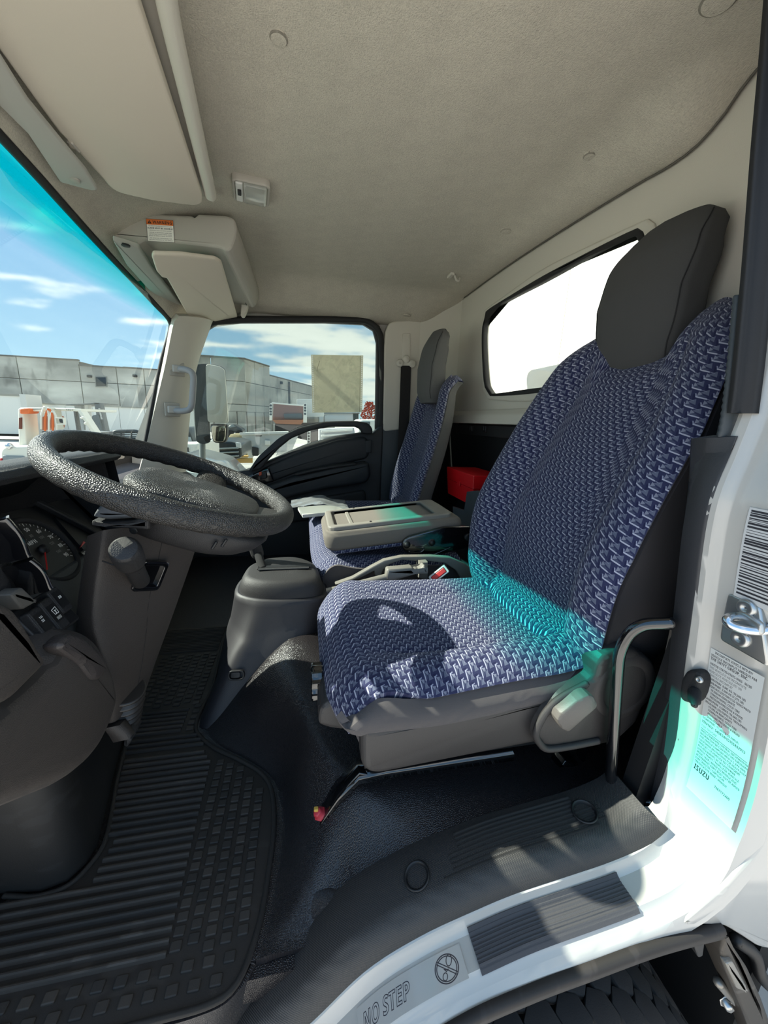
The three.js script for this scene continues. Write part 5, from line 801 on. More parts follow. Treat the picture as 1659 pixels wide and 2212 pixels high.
struct('wall_wheel_well', merge([bx(-0.5, -0.9, -0.72, 1.05, -0.03, -0.68), bx(0.84, -0.9, -0.7, 0.88, -0.03, -0.36), bx(0.2, -0.05, -0.7, 0.88, -0.03, -0.43)]), mat(0x0c0c0d, 0.95));

// ====================================================================
// OVERHEAD AND FAR-SIDE FITTINGS
// ====================================================================
const slope = (geo, a, b) => { const p = geo.attributes.position; for (let i = 0; i < p.count; i++) p.setY(i, p.getY(i) + a + b * p.getX(i)); geo.computeVertexNormals(); return toCreasedNormals(geo, 0.6); };
const flat = (l) => l.map((p) => [p[0], p[2]]);
{
  const g = thing('driver_sun_visor', 'large beige sun visor folded up under the roof, nearest the camera', 'sun visor', 'sun visors under the roof');
  const a = 1.445, b = 0.23;
  const vis = flat([[-.4432,1.3431,-.7147],[-.461,1.339,-.8611],[-.4749,1.3358,-1.0357],[-.4721,1.3364,-1.0602],[-.4805,1.3345,-1.0862],[-.4701,1.3369,-1.0936],[-.4698,1.337,-1.1183],[-.4665,1.3377,-1.1927],[-.4667,1.3376,-1.2519],[-.3939,1.3544,-1.3085],[-.2998,1.376,-1.355],[-.2757,1.3816,-1.3477],[-.2672,1.3835,-1.3018],[-.2331,1.3914,-.7892],[-.2254,1.3932,-.6854]]);
  part(g, 'panel', slope(ext('y', rp(vis, [0, 0, 0, 0.004, 0.004, 0.004, 0.004, 0.01, 0.03, 0.01, 0.01, 0.012, 0.01, 0, 0]), -0.001, 0.017, { bevel: 0.007, seg: 4 }), a, b), M.visor);
  const cl = [[-.4697,1.337,-1.0789]][0]; part(g, 'pivot_clip', merge([rb(0.016, 0.008, 0.02, 0.003, [cl[0], cl[1] + 0.004, cl[2]]), rb(0.006, 0.012, 0.03, 0.003, [cl[0] + 0.004, cl[1] + 0.002, cl[2]])]), M.compart);
  const t = thing('driver_overhead_shelf', 'beige overhead storage shelf above the large driver visor, long rounded rear edge', 'overhead shelf');
  const beam = [[-.1774,1.4,-.695], [-.2007,1.4,-.7917], [-.2195,1.4,-.9686], [-.251,1.4,-1.2866], [-.2558,1.398,-1.3289]], prof = rp([[-0.012, 0.012], [0.012, 0.012], [0.024, -0.004], [0.012, -0.018], [-0.006, -0.012], [-0.012, 0.0]], 0.008, 3);
  part(t, 'rear_beam', loft(cr(beam, 24).map((p) => prof.map(([x, y]) => [p[0] + x, p[1] + y, p[2]]))), M.trimGrey);
  part(t, 'end_bracket', ext('z', rp([[-.2647,1.5477],[-.2386,1.5674],[-.226,1.5682],[-.2311,1.5223],[-.2471,1.4623],[-.2597,1.4219],[-.2747,1.4269],[-.2626,1.5005]], 0.006), -1.43, -1.395, { bevel: 0.005 }), M.trimGrey);
  part(t, 'dark_opening', ext('z', [[-.2531,1.549],[-.2311,1.5502],[-.2326,1.5225],[-.2407,1.4901]], -1.385, -1.36), mat(0x4a4038, 0.8));
  const strip = flat([[-.4496,1.3281,-.7317],[-.455,1.327,-.8486],[-.4687,1.3243,-.9343],[-.472,1.3236,-1.0503],[-.4731,1.3234,-1.1313],[-.4834,1.3213,-1.2086],[-.4987,1.3183,-1.2067],[-.5434,1.3093,-1.1672],[-.5387,1.3103,-1.1413],[-.5152,1.315,-1.0113],[-.5167,1.3147,-.9424],[-.4954,1.3189,-.7906]]);
  part(t, 'front_cover', slope(ext('y', rp(strip, [0, 0, 0, 0.005, 0.005, 0.012, 0.005, 0.005, 0, 0, 0, 0]), -0.004, 0.006, { bevel: 0.003 }), 1.418, 0.2), mat(0xb3b1a8, 0.7, { bumpMap: grainT, bumpScale: 0.0001 }));
  const h = [[-.513,1.3114,-1.1628]][0]; part(t, 'oval_cap', lathe([[0.0005, -0.002], [0.011, -0.002], [0.012, 0.002]], h, [0, 1, 0], 20).scale(1, 1, 1), M.compart);
  part(t, 'rear_groove', loft(cr([[-.1964,1.412,-.7127], [-.2286,1.412,-.8136], [-.2502,1.412,-1.0122], [-.2795,1.412,-1.3416]], 16).map((p) => [[p[0] - 0.012, p[1] + 0.012, p[2]], [p[0] + 0.012, p[1] + 0.012, p[2]], [p[0] + 0.012, p[1] + 0.006, p[2]], [p[0] - 0.012, p[1] + 0.006, p[2]]])), M.compart);
}
{
  const g = thing('passenger_overhead_box', 'grey overhead compartment with orange warning label on its side, passenger side of the roof', 'overhead shelf');
  const near = [[-.5908,1.3387],[-.5705,1.3589],[-.5314,1.3853],[-.4955,1.4051],[-.3453,1.4167],[-.3372,1.4138],[-.3254,1.4244],[-.2338,1.4309],[-.2141,1.4242],[-.2097,1.3955],[-.2154,1.3666],[-.2301,1.3337],[-.2464,1.325],[-.2618,1.3341],[-.3314,1.3342],[-.4148,1.3324],[-.4922,1.3286],[-.5095,1.3148],[-.5594,1.3168],[-.5867,1.3289]];
  part(g, 'body', ext('z', rp(near, [0.004, 0, 0, 0.01, 0, 0, 0, 0.01, 0.01, 0, 0, 0.01, 0.008, 0.01, 0, 0, 0.004, 0.004, 0, 0.004]), -2.2, -1.515, { bevel: 0.008, seg: 3 }), M.compart);
  const st = flat([[-.5419,1.2883,-1.4123],[-.4981,1.3005,-1.4854],[-.5191,1.2947,-1.6615],[-.5527,1.2853,-2.2053],[-.58,1.2776,-2.2268],[-.5897,1.2749,-2.1113],[-.5942,1.2736,-1.8287],[-.5752,1.279,-1.5903]]);
  part(g, 'front_cover', slope(ext('y', rp(st, 0.008), -0.006, 0.01, { bevel: 0.004 }), 1.44, 0.28), mat(0xb3b4ab, 0.7, { bumpMap: grainT, bumpScale: 0.0001 }));
  for (const [q, r] of [[[[-.5228,1.2866,-1.4494]][0], 0.012], [[[-.5689,1.2737,-2.1636]][0], 0.012]]) part(g, 'oval_cap', lathe([[0.0005, -0.002], [r, -0.002], [r + 0.001, 0.002]], q, [0, 1, 0], 20), M.dark);
  part(g, 'rear_beam', loft(cr([[-.2612,1.375,-1.6786], [-.2787,1.375,-1.8524], [-.3096,1.375,-2.2091], [-.3504,1.372,-2.6141]], 14).map((p) => rp([[-0.012, 0.01], [0.02, 0.02], [0.022, -0.004], [0.01, -0.016], [-0.006, -0.01]], 0.006, 3).map(([x, y]) => [p[0] + x, p[1] + y, p[2]]))), M.trimGrey);
  part(g, 'end_bracket', ext('z', rp([[-.2952,1.3739],[-.2858,1.3914],[-.2595,1.396],[-.2588,1.3564],[-.274,1.3087],[-.2884,1.2798],[-.3037,1.2806]], 0.008), -2.23, -2.19, { bevel: 0.005 }), M.trimGrey);
  part(g, 'dark_opening', ext('z', [[-.2784,1.3809],[-.2592,1.3807],[-.2624,1.3558],[-.272,1.3302]], -2.185, -2.15), M.dark);
  const v = thing('passenger_sun_visor', 'smaller beige sun visor folded up below the passenger overhead compartment', 'sun visor', 'sun visors under the roof');
  const vis = flat([[-.4445,1.2786,-1.4335],[-.3762,1.2977,-1.4711],[-.287,1.3226,-1.5489],[-.275,1.326,-1.5864],[-.3363,1.3088,-2.3346],[-.3524,1.3043,-2.3913],[-.436,1.2809,-2.3083],[-.5028,1.2622,-2.1419],[-.5245,1.2561,-2.0992],[-.4698,1.2715,-1.6512],[-.4688,1.2717,-1.6287],[-.4791,1.2689,-1.614],[-.4769,1.2695,-1.5594],[-.454,1.2759,-1.4531]]);
  part(v, 'panel', slope(ext('y', rp(vis, [0.008, 0, 0.01, 0.012, 0.008, 0.008, 0, 0, 0.006, 0.004, 0.004, 0.004, 0.004, 0.006]), -0.014, 0.0, { bevel: 0.006, seg: 4 }), 1.403, 0.28), M.visor);
  const c2 = [[-.4714,1.271,-1.6273]][0]; part(v, 'pivot_clip', rb(0.02, 0.008, 0.03, 0.003, [c2[0], c2[1] + 0.002, c2[2]]), M.compart);
  const w = thing('warning_label', 'orange and white WARNING label stuck on the grey overhead compartment', 'label');
  const Q = [[-.4796,1.3897,-1.512],[-.4006,1.3946,-1.512],[-.4802,1.3269,-1.512]], e = new THREE.BufferGeometry(), d = [0, 1, 2].map((k) => Q[1][k] + Q[2][k] - Q[0][k]);
  e.setAttribute('position', new THREE.Float32BufferAttribute([...Q[0], ...Q[1], ...Q[2], ...d], 3)); e.setAttribute('uv', new THREE.Float32BufferAttribute([0, 1, 1, 1, 0, 0, 1, 0], 2)); e.setIndex([0, 2, 1, 1, 2, 3]); e.computeVertexNormals();
  part(w, 'sheet', e, mat(0xffffff, 0.55, { map: canvasTex(512, 416, (c, W, H) => {
    c.fillStyle = '#e9e6dc'; c.fillRect(0, 0, W, H); c.fillStyle = '#d9702f'; c.fillRect(0, 0, W, 104); c.strokeStyle = '#333'; c.lineWidth = 6; c.strokeRect(3, 3, W - 6, H - 6);
    c.fillStyle = '#20191a'; c.beginPath(); c.moveTo(62, 22); c.lineTo(102, 86); c.lineTo(22, 86); c.closePath(); c.fill(); c.fillStyle = '#d9702f'; c.font = 'bold 50px sans-serif'; c.fillText('!', 53, 82);
    c.fillStyle = '#20191a'; c.font = 'bold 76px sans-serif'; c.fillText('WARNING', 120, 82, 376); c.textAlign = 'center';
    c.font = '19px sans-serif'; c.fillText('THIS VEHICLE IS EQUIPPED WITH A BACK-UP ALARM', W / 2, 134, 440); c.font = 'bold 40px sans-serif'; c.fillText('ALARM MUST BE AUDIBLE!', W / 2, 180, 480); c.font = '20px sans-serif'; c.fillText('PERIODICALLY CHECK FOR PROPER FUNCTION', W / 2, 216, 420);
    c.font = '25px sans-serif'; ['FAILURE TO MAINTAIN A CLEAR VIEW', 'IN THE DIRECTION OF TRAVEL COULD', 'RESULT IN SERIOUS INJURY OR DEATH.'].forEach((t, i) => c.fillText(t, W / 2, 256 + i * 30, 470)); ['THE OPERATOR IS RESPONSIBLE FOR', 'THE SAFE OPERATION OF THIS VEHICLE.'].forEach((t, i) => c.fillText(t, W / 2, 360 + i * 30, 450));
  }) }));
}
{
  const g = thing('dome_lamp', 'small rectangular dome lamp with clear lens and slide switch on the headliner', 'lamp');
  const c = [-.1448,1.44,-1.373], m = new THREE.Matrix4().makeRotationY(0.12);
  const pl = (geo) => geo.applyMatrix4(m).translate(...c);
  part(g, 'housing', pl(ext('y', rect(-0.052, -0.06, 0.052, 0.06, 0.016), -0.006, 0.016, { holes: [rect(-0.044, -0.052, 0.044, 0.052, 0.01)], bevel: 0.004 })), M.compart);
  part(g, 'reflector', pl(ext('y', rect(-0.045, -0.053, 0.045, 0.053, 0.01), 0.004, 0.008)), mat(0xcfcbc2, 0.3, { metalness: 0.5 }));
  part(g, 'lens', pl(ext('y', rect(-0.022, -0.05, 0.043, 0.05, 0.01), -0.012, 0.004, { bevel: 0.006, seg: 4 })), mat(0xf4f4f0, 0.15, { transmission: 0.75, thickness: 0 }));
  part(g, 'switch_panel', pl(rb(0.02, 0.012, 0.1, 0.004, [-0.033, -0.003, 0])), M.whitePlastic);
  part(g, 'slide_switch', pl(merge([rb(0.01, 0.006, 0.026, 0.002, [-0.033, -0.011, 0.008])])), M.dark);
}
{
  for (const [px, r] of [[[-.0374,1.45,-.8797], 0.016], [[.6841,1.436,-1.3921], 0.02], [[.6856,1.43,-.9903], 0.015], [[.6327,1.44,-.6451], 0.026], [[.5606,1.425,-2.2407], 0.022]]) {
    const y = ceilY(px[0], px[2]), o = part(scene, 'headliner_plug', lathe([[0.0005, -0.0035], [r * 0.85, -0.0035], [r, -0.001], [r, 0.003]], [px[0], y, px[2]], [0.06, 1, 0], 28), M.felt);
    tag(o, { 0.016: 'felt covered plug in the headliner above the driver visor shelf', 0.02: 'round headliner plug midway along the rear edge of the roof', 0.015: 'small round headliner plug beside the shallow dent near the rear seam', 0.026: 'largest round headliner plug, nearest the top right corner', 0.022: 'round headliner plug near the far rear corner of the cab' }[r], 'plug', undefined);
  }
  const p = [.6626,1.44,-1.8323], k = thing('coat_hook', 'small beige coat hook on the headliner near the rear window', 'hook'), y = ceilY(p[0], p[2]);
  part(k, 'base', rb(0.02, 0.012, 0.055, 0.005, [p[0] - 0.01, y - 0.003, p[2]]), M.trimGrey); part(k, 'hook', tube([[p[0] + 0.005, y - 0.004, p[2] + 0.01], [p[0] + 0.015, y - 0.022, p[2] + 0.008], [p[0] + 0.028, y - 0.022, p[2] + 0.004], [p[0] + 0.032, y - 0.012, p[2] + 0.002]], 0.005, { rad: 8 }), M.trimGrey);
}
{
  const g = thing('grab_rail', 'grey plastic grab handle screwed to the far windscreen pillar', 'handle');
  const zz = -2.14;
  const rt = arcPath([[-.6021,1.0032,-2.1], [-.5452,1.0034,-2.07], [-.5054,.9861,-2.06], [-.5272,.8203,-2.06], [-.5719,.8077,-2.07], [-.6377,.8141,-2.1]], 0.035, 8);
  part(g, 'grip', tube(rt, 0.0145, { rad: 12, seg: 120 }), mat(0x9a9b9c, 0.5));
  for (const [p, q] of [[[-.5775,1.0031,-2.085], 0], [[-.6126,.8149,-2.085], 1]]) { part(g, 'mount_cover', rb(0.055, 0.034, 0.02, 0.006, [p[0], p[1], p[2]], [0, 0.5, 0]), M.trimCool); part(g, 'mount_base', rb(0.07, 0.065, 0.012, 0.01, [p[0] - 0.012, p[1], p[2] - 0.015], [0, 0.6, 0]), M.compart); }
}
{
  const g = thing('passenger_seat_belt', 'black seat belt hanging from the far pillar down beside the passenger seat', 'seat belt');
  const L = cr([[.5447,1.1111,-2.26], [.5416,.8292,-2.235], [.5323,.6189,-2.2], [.5201,.3996,-2.2], [.5148,.3292,-2.2]], 20), W = cr([[.6046,1.115,-2.26], [.6026,.8317,-2.235], [.588,.6201,-2.2], [.5801,.4016,-2.19], [.5784,.3226,-2.19]], 20);
  part(g, 'webbing', shell(L.map((p, i) => [0, 0.5, 1].map((t) => [lerp(p[0], W[i][0], t), lerp(p[1], W[i][1], t), lerp(p[2], W[i][2], t)])), 0.002), M.belt);
  const c = [.5749,1.1311,-2.265]; part(g, 'anchor_plate', merge([rb(0.095, 0.03, 0.012, 0.006, [c[0], c[1] - 0.004, c[2]]), lathe([[0.0005, 0.016], [0.016, 0.014], [0.022, 0.004], [0.022, 0]], [c[0], c[1] + 0.016, c[2]], [0, 0, 1]), lathe([[0.006, 0.012], [0.018, 0.012], [0.022, 0.004], [0.022, 0]], [c[0] - 0.036, c[1] - 0.006, c[2]], [0, 0, 1]), lathe([[0.006, 0.012], [0.018, 0.012], [0.022, 0.004], [0.022, 0]], [c[0] + 0.036, c[1] - 0.006, c[2]], [0, 0, 1])]), M.trimGrey);
  part(g, 'height_slot', ext('z', rp([[.5504,1.2854],[.5934,1.2888],[.601,1.1541],[.5519,1.1508]], 0.006), -2.285, -2.272, { bevel: 0.003 }), M.trimGrey);
  const s = thing('window_sheet', 'tan paper sheet with perforated edges stuck on the passenger door window', 'paper sheet');
  const Q = [[.0438,1.1479,-2.343],[.3387,1.1633,-2.343],[.0503,.832,-2.343]], e = new THREE.BufferGeometry(), d = [0, 1, 2].map((k) => Q[1][k] + Q[2][k] - Q[0][k]); d[0] -= 0.004;
  e.setAttribute('position', new THREE.Float32BufferAttribute([...Q[0], ...Q[1], ...Q[2], ...d], 3)); e.setAttribute('uv', new THREE.Float32BufferAttribute([0, 1, 1, 1, 0, 0, 1, 0], 2)); e.setIndex([0, 2, 1, 1, 2, 3]); e.computeVertexNormals();
  part(s, 'sheet', e, mat(0xffffff, 0.9, { transmission: 0.35, thickness: 0, map: canvasTex(512, 600, (c, w, h) => { c.fillStyle = '#d2ccb0'; c.fillRect(0, 0, w, h); const r = rng(2); for (let k = 0; k < 260; k++) { c.fillStyle = `rgba(${r() > 0.5 ? '255,250,220' : '90,84,60'},.05)`; c.beginPath(); c.ellipse(r() * w, r() * h, 10 + r() * 60, 4 + r() * 22, r() * 3, 0, 7); c.fill(); } c.fillStyle = '#f3f2ea'; for (let i = 0; i < 29; i++) { c.fillRect(6, 8 + i * 20.5, 12, 12); c.fillRect(w - 18, 8 + i * 20.5, 12, 12); } c.fillStyle = '#8b876c'; c.fillRect(w - 30, 0, 4, h); c.strokeStyle = 'rgba(90,84,60,.5)'; c.lineWidth = 5; c.beginPath(); c.moveTo(84, 60); c.quadraticCurveTo(60, 120, 52, 170); c.stroke(); }) }));
  const k = thing('document_packet', 'white booklet in a clear plastic bag lying on the far passenger cushion', 'packet');
  part(k, 'booklet', rb(0.22, 0.016, 0.15, 0.003, [[.0888,.375,-1.7554][0], 0.388, [.0888,.375,-1.7554][2]], [0, 0.15, 0.05]), M.paper);
  const rows = []; const o = [.0688,.39,-1.7868]; for (let i = 0; i <= 10; i++) { const r = []; for (let j = 0; j <= 14; j++) r.push([o[0] - 0.13 + j * 0.0185, 0.4 + 0.022 * fbm(i * 0.7, j * 0.6, 64, 3, 3) + 0.02 * Math.sin(j * 0.25), o[2] - 0.1 + i * 0.02]); rows.push(r); }
  part(k, 'plastic_bag', shell(rows, 0.0006), mat(0xdfe3e4, 0.12, { transmission: 0.8, thickness: 0 }));
}
{
  const g = thing('red_box', 'red plastic hinged box standing in the storage bin behind the seats', 'box');
  const o = [.66,.6022,-1.4199], z0 = o[2], y1 = o[1], z1 = [.66,.5849,-1.7242][2], yb = y1 - 0.125, H = (y1 - yb);
  const fr = (t) => { const y = lerp(yb, y1, t), k = (1 - t) * 0.012; return [[0.66 + k, y, z0 - k], [0.66 + k, y, z1 + k], [0.805 - k, y, z1 + k], [0.805 - k, y, z0 - k]]; };
  const ring = (t, gI) => rp(fr(t).map((p) => [p[0], p[2]]), 0.004, 3).map((p) => [lerp(0.73, p[0], gI), lerp(yb, y1, t), lerp((z0 + z1) / 2, p[1], gI)]);
  part(g, 'base', loft([ring(0, 1), ring(0.56, 1)]), M.red);
  part(g, 'lid', loft([ring(0.575, 1.015), ring(0.6, 1.015), ring(0.62, 1), ring(0.97, 1), ring(1, 0.985)]), M.red);
  part(g, 'latch', merge([rb(0.006, 0.022, 0.03, 0.002, [0.661, yb + 0.57 * H, (z0 + z1) / 2 + 0.01])]), M.red);
  const b = thing('storage_bin', 'blue-grey plastic storage bin with stepped rim behind the seats', 'bin');
  const front = [[-1.5389,.4511],[-1.4163,.4632],[-1.4059,.5412],[-1.3287,.559],[-1.1752,.5712],[-1.1208,.5664],[-1.1081,.4127],[-1.1816,.371],[-1.5049,.3436]];
  part(b, 'front_wall', ext('x', front, 0.63, 0.642, { bevel: 0.003 }), M.storage);
  const zz = [.64,.5559,-1.3362]; part(b, 'divider', bx(0.642, 0.3, zz[2] - 0.006, 0.81, zz[1] + 0.002, zz[2] + 0.002), M.storage); part(b, 'bottom', bx(0.642, 0.2, -1.9, 0.81, 0.22, -1.06), M.storage);
  part(b, 'rim', bx(0.636, zz[1] - 0.012, -1.25, 0.65, zz[1] + 0.002, zz[2]), M.storage);
  part(b, 'back_wall', bx(0.8, 0.2, -1.9, 0.812, 0.5, -1.06), M.storage);
}

// ====================================================================
// OUTSIDE: yard, buildings, parked machines
// ====================================================================
struct('ground', bx(-150, GROUND - 0.4, -140, 150, GROUND, 90), M.ground);
const plate = (parent, name, pts, z, t, m, bevel = 0.01, holes) => part(parent, name, ext('z', pts, z - t, z, { bevel, holes }), m);
{
  // tilt-up concrete buildings: separate wall panels with open joints
  const g = thing('concrete_warehouse', 'long grey concrete warehouse seen through the windscreen, one small dark window', 'building'), Zb = -60, r = rng(4);
  const mats = [0.94, 1, 0.9, 0.97].map((k) => { const m = M.concrete.clone(); m.color = new THREE.Color(k, k, k * 0.98); return m; });
  const xs = [-75, -62, -50, -42.5, -35.5, -28.6, -24.3, -21.0, -17.4, -13.5], topA = 6.95, topB = 6.35, joint = [-32.5462,4.2852,-60][1];
  for (let i = 0; i < xs.length - 1; i++) { const top = xs[i + 1] <= -28 ? topA : topB; for (const [a, b] of [[GROUND, joint], [joint, top]]) part(g, 'wall_panel', ext('z', rect(xs[i] + 0.04, a + 0.04, xs[i + 1] - 0.04, b - 0.02), Zb - 0.3, Zb + 0.03 * r(), { bevel: 0.03, seg: 1 }), mats[Math.floor(r() * 4)]); }
  part(g, 'core', ext('z', [[-75, GROUND], [-13.5, GROUND], [-13.5, topB - 0.1], [-28.6, topB - 0.1], [-28.6, topA - 0.1], [-75, topA - 0.1]], Zb - 12, Zb - 0.2), mat(0x77746c, 0.9));
  part(g, 'coping', merge([bx(-75, topA - 0.05, Zb - 0.4, -28.6, topA + 0.12, Zb + 0.1), bx(-28.6, topB - 0.05, Zb - 0.4, -13.5, topB + 0.12, Zb + 0.1)]), mat(0x6f6c66, 0.8));
  const w = part(g, 'window', ext('z', [[-26.8089,4.9839],[-25.5551,5.058],[-25.6055,3.8862],[-26.8688,3.7878]], Zb - 0.1, Zb + 0.09, { bevel: 0.05 }), mat(0x2c3236, 0.2)); part(w, 'window_frame', ext('z', [[-26.8563,5.039],[-25.4937,5.1197],[-25.5604,3.8005],[-26.9303,3.726]], Zb - 0.1, Zb + 0.12, { holes: [[[-26.7852,4.9564],[-25.5858,5.0271],[-25.6297,3.9143],[-26.8346,3.8482]]] }), mat(0x84837c, 0.6));
  for (const q of [[-27.4479,5.0327,-59.9], [-22.0454,5.4124,-59.9]]) part(g, 'wall_light', rb(0.5, 0.32, 0.4, 0.08, [q[0], q[1], Zb + 0.2]), mat(0x3a3a3a, 0.6));
  const q2 = [-24.5899,6.7783,-60]; part(g, 'roof_unit', bx(q2[0] - 1.2, topB, Zb - 8, q2[0] + 1.2, topB + 0.75, Zb - 6), mat(0xaaa69a, 0.8));
}
{
  const g = thing('concrete_corner_building', 'concrete building with sharp corner seen through the passenger window', 'building'), r = rng(14);
  const mats = [0.95, 1, 0.88].map((k) => { const m = M.concrete.clone(); m.color = new THREE.Color(k, k * 0.99, k * 0.96); return m; });
  const C = [-5.7346,6.3179,-43], H = C[1], jz = [-7.9635,4.1614,-43][1];
  // front face
  for (const [x0, x1] of [[-11.2, -9.0], [-8.95, C[0]]]) for (const [a, b] of [[GROUND, 1.9], [1.9, jz], [jz, H]]) part(g, 'wall_panel', ext('z', rect(x0 + 0.03, a + 0.03, x1 - 0.03, b - 0.02), -43.3, -43 + 0.02 * r(), { bevel: 0.025, seg: 1 }), mats[2]);
  // side face, receding: a local frame along it
  const E = [1.1, 0, -60], dx = E[0] - C[0], dz = E[2] + 43, L = Math.hypot(dx, dz), ang = Math.atan2(-dz, dx), side = (s, y0, s1, y1, m, name = 'wall_panel', off = 0, d = 0.3) => { const q = ext('z', rect(s + 0.03, y0 + 0.03, s1 - 0.03, y1 - 0.02), -d, off, { bevel: 0.025, seg: 1 }); q.rotateY(ang).translate(C[0], 0, -43); return part(g, name, q, m); };
  const st = [0, 1.9, 3.9, 5.3, 7.2, 10.4, 13.4, 16.4, 19.6, 24, 30], tops = (s) => (s < 5.2 ? H : H - 0.95);
  for (let i = 0; i < st.length - 1; i++) for (const [a, b] of [[GROUND, 1.9], [1.9, jz - 0.05], [jz - 0.05, tops(st[i])]]) side(st[i], a, st[i + 1], b, mats[Math.floor(r() * 2)], 'wall_panel', 0.02 * r());
  side(10.25, GROUND, 10.55, H - 1.1, mat(0x4d4c49, 0.7), 'downpipe', 0.2);
  side(7.9, jz + 0.5, 8.2, jz + 0.85, mat(0x3a3a3a, 0.6), 'wall_light', 0.3);
  side(0, H - 0.05, 5.3, H + 0.12, mat(0x6f6c66, 0.8), 'coping', 0.08); side(5.3, H - 1.0, 30, H - 0.83, mat(0x6f6c66, 0.8), 'coping', 0.08);
  part(g, 'coping', bx(-11.2, H - 0.05, -43.4, C[0] + 0.06, H + 0.12, -42.95), mat(0x6f6c66, 0.8));
  part(g, 'core', ext('y', [[-11, -43.25], [C[0] - 0.1, -43.25], [C[0] + dx * 30 / L - 0.2, -43 + dz * 30 / L], [-11, -58]], GROUND, H - 1.2), mat(0x77746c, 0.9));
}
{
  // white box trailers in front of the warehouse
  const t = thing('white_trailer', 'tall white box trailer at the left edge of the windscreen view', 'trailer'), zt = -24;
  const A = [[-17.5438,1.2519],[-14.3061,1.3939],[-14.0385,1.4074],[-14.4676,-1.7389]];
  part(t, 'side_panel', bx(-32, -0.6, zt - 1.2, A[1][0], A[1][1], zt), M.whiteMatt); part(t, 'corner_post', bx(A[1][0], -0.6, zt - 1.2, A[2][0], A[2][1] + 0.03, zt + 0.05), mat(0xd4d2cb, 0.6)); part(t, 'top_rail', bx(-32, A[1][1] - 0.08, zt, A[1][0], A[1][1] + 0.02, zt + 0.04), mat(0x9b988d, 0.6));
  for (const x of [-30, -27, -24, -21, -18.5]) part(t, 'rail_rivet', bx(x, A[1][1] - 0.2, zt, x + 0.25, A[1][1] - 0.12, zt + 0.03), mat(0x8a877c, 0.6));
  const wl = (x) => { const q = lathe([[0.0005, -0.14], [0.3, -0.14], [0.45, -0.1], [0.45, 0.1], [0.3, 0.14], [0.0005, 0.14]], [x, GROUND + 0.45, zt - 0.3], [0, 0, 1], 20); return q; };
  part(t, 'wheel', merge([wl(-20), wl(-21.2)]), M.tyre); part(t, 'chassis', bx(-32, -0.75, zt - 1.1, -14, -0.6, zt - 0.4), M.dark);
  const l = thing('long_white_trailer', 'long low white trailer body below the warehouse wall, behind the forklift', 'trailer'), zl = -25.5;
  const y = [-11.7388,1.0009,-25.5][1], x1 = [-7.896,.9384,-25.5][0];
  for (let i = 0; i < 7; i++) { const a = lerp(-15.8, x1 + 1.5, i / 7), b = lerp(-15.8, x1 + 1.5, (i + 1) / 7); part(l, 'side_panel', bx(a + 0.01, -0.7, zl - 2.3, b - 0.01, y, zl), M.whiteMatt); }
  part(l, 'top_rail', bx(-15.8, y - 0.02, zl - 0.1, x1 + 1.5, y + 0.05, zl + 0.05), mat(0x9b988d, 0.6)); part(l, 'chassis', bx(-15.8, -0.85, zl - 1.6, x1 + 1.5, -0.7, zl - 0.4), M.dark); part(l, 'wheel', merge([-10, -11.2].map((x) => lathe([[0.0005, -0.14], [0.3, -0.14], [0.42, -0.1], [0.42, 0.1], [0.3, 0.14], [0.0005, 0.14]], [x, GROUND + 0.42, zl - 0.3], [0, 0, 1], 20))), M.tyre);
}
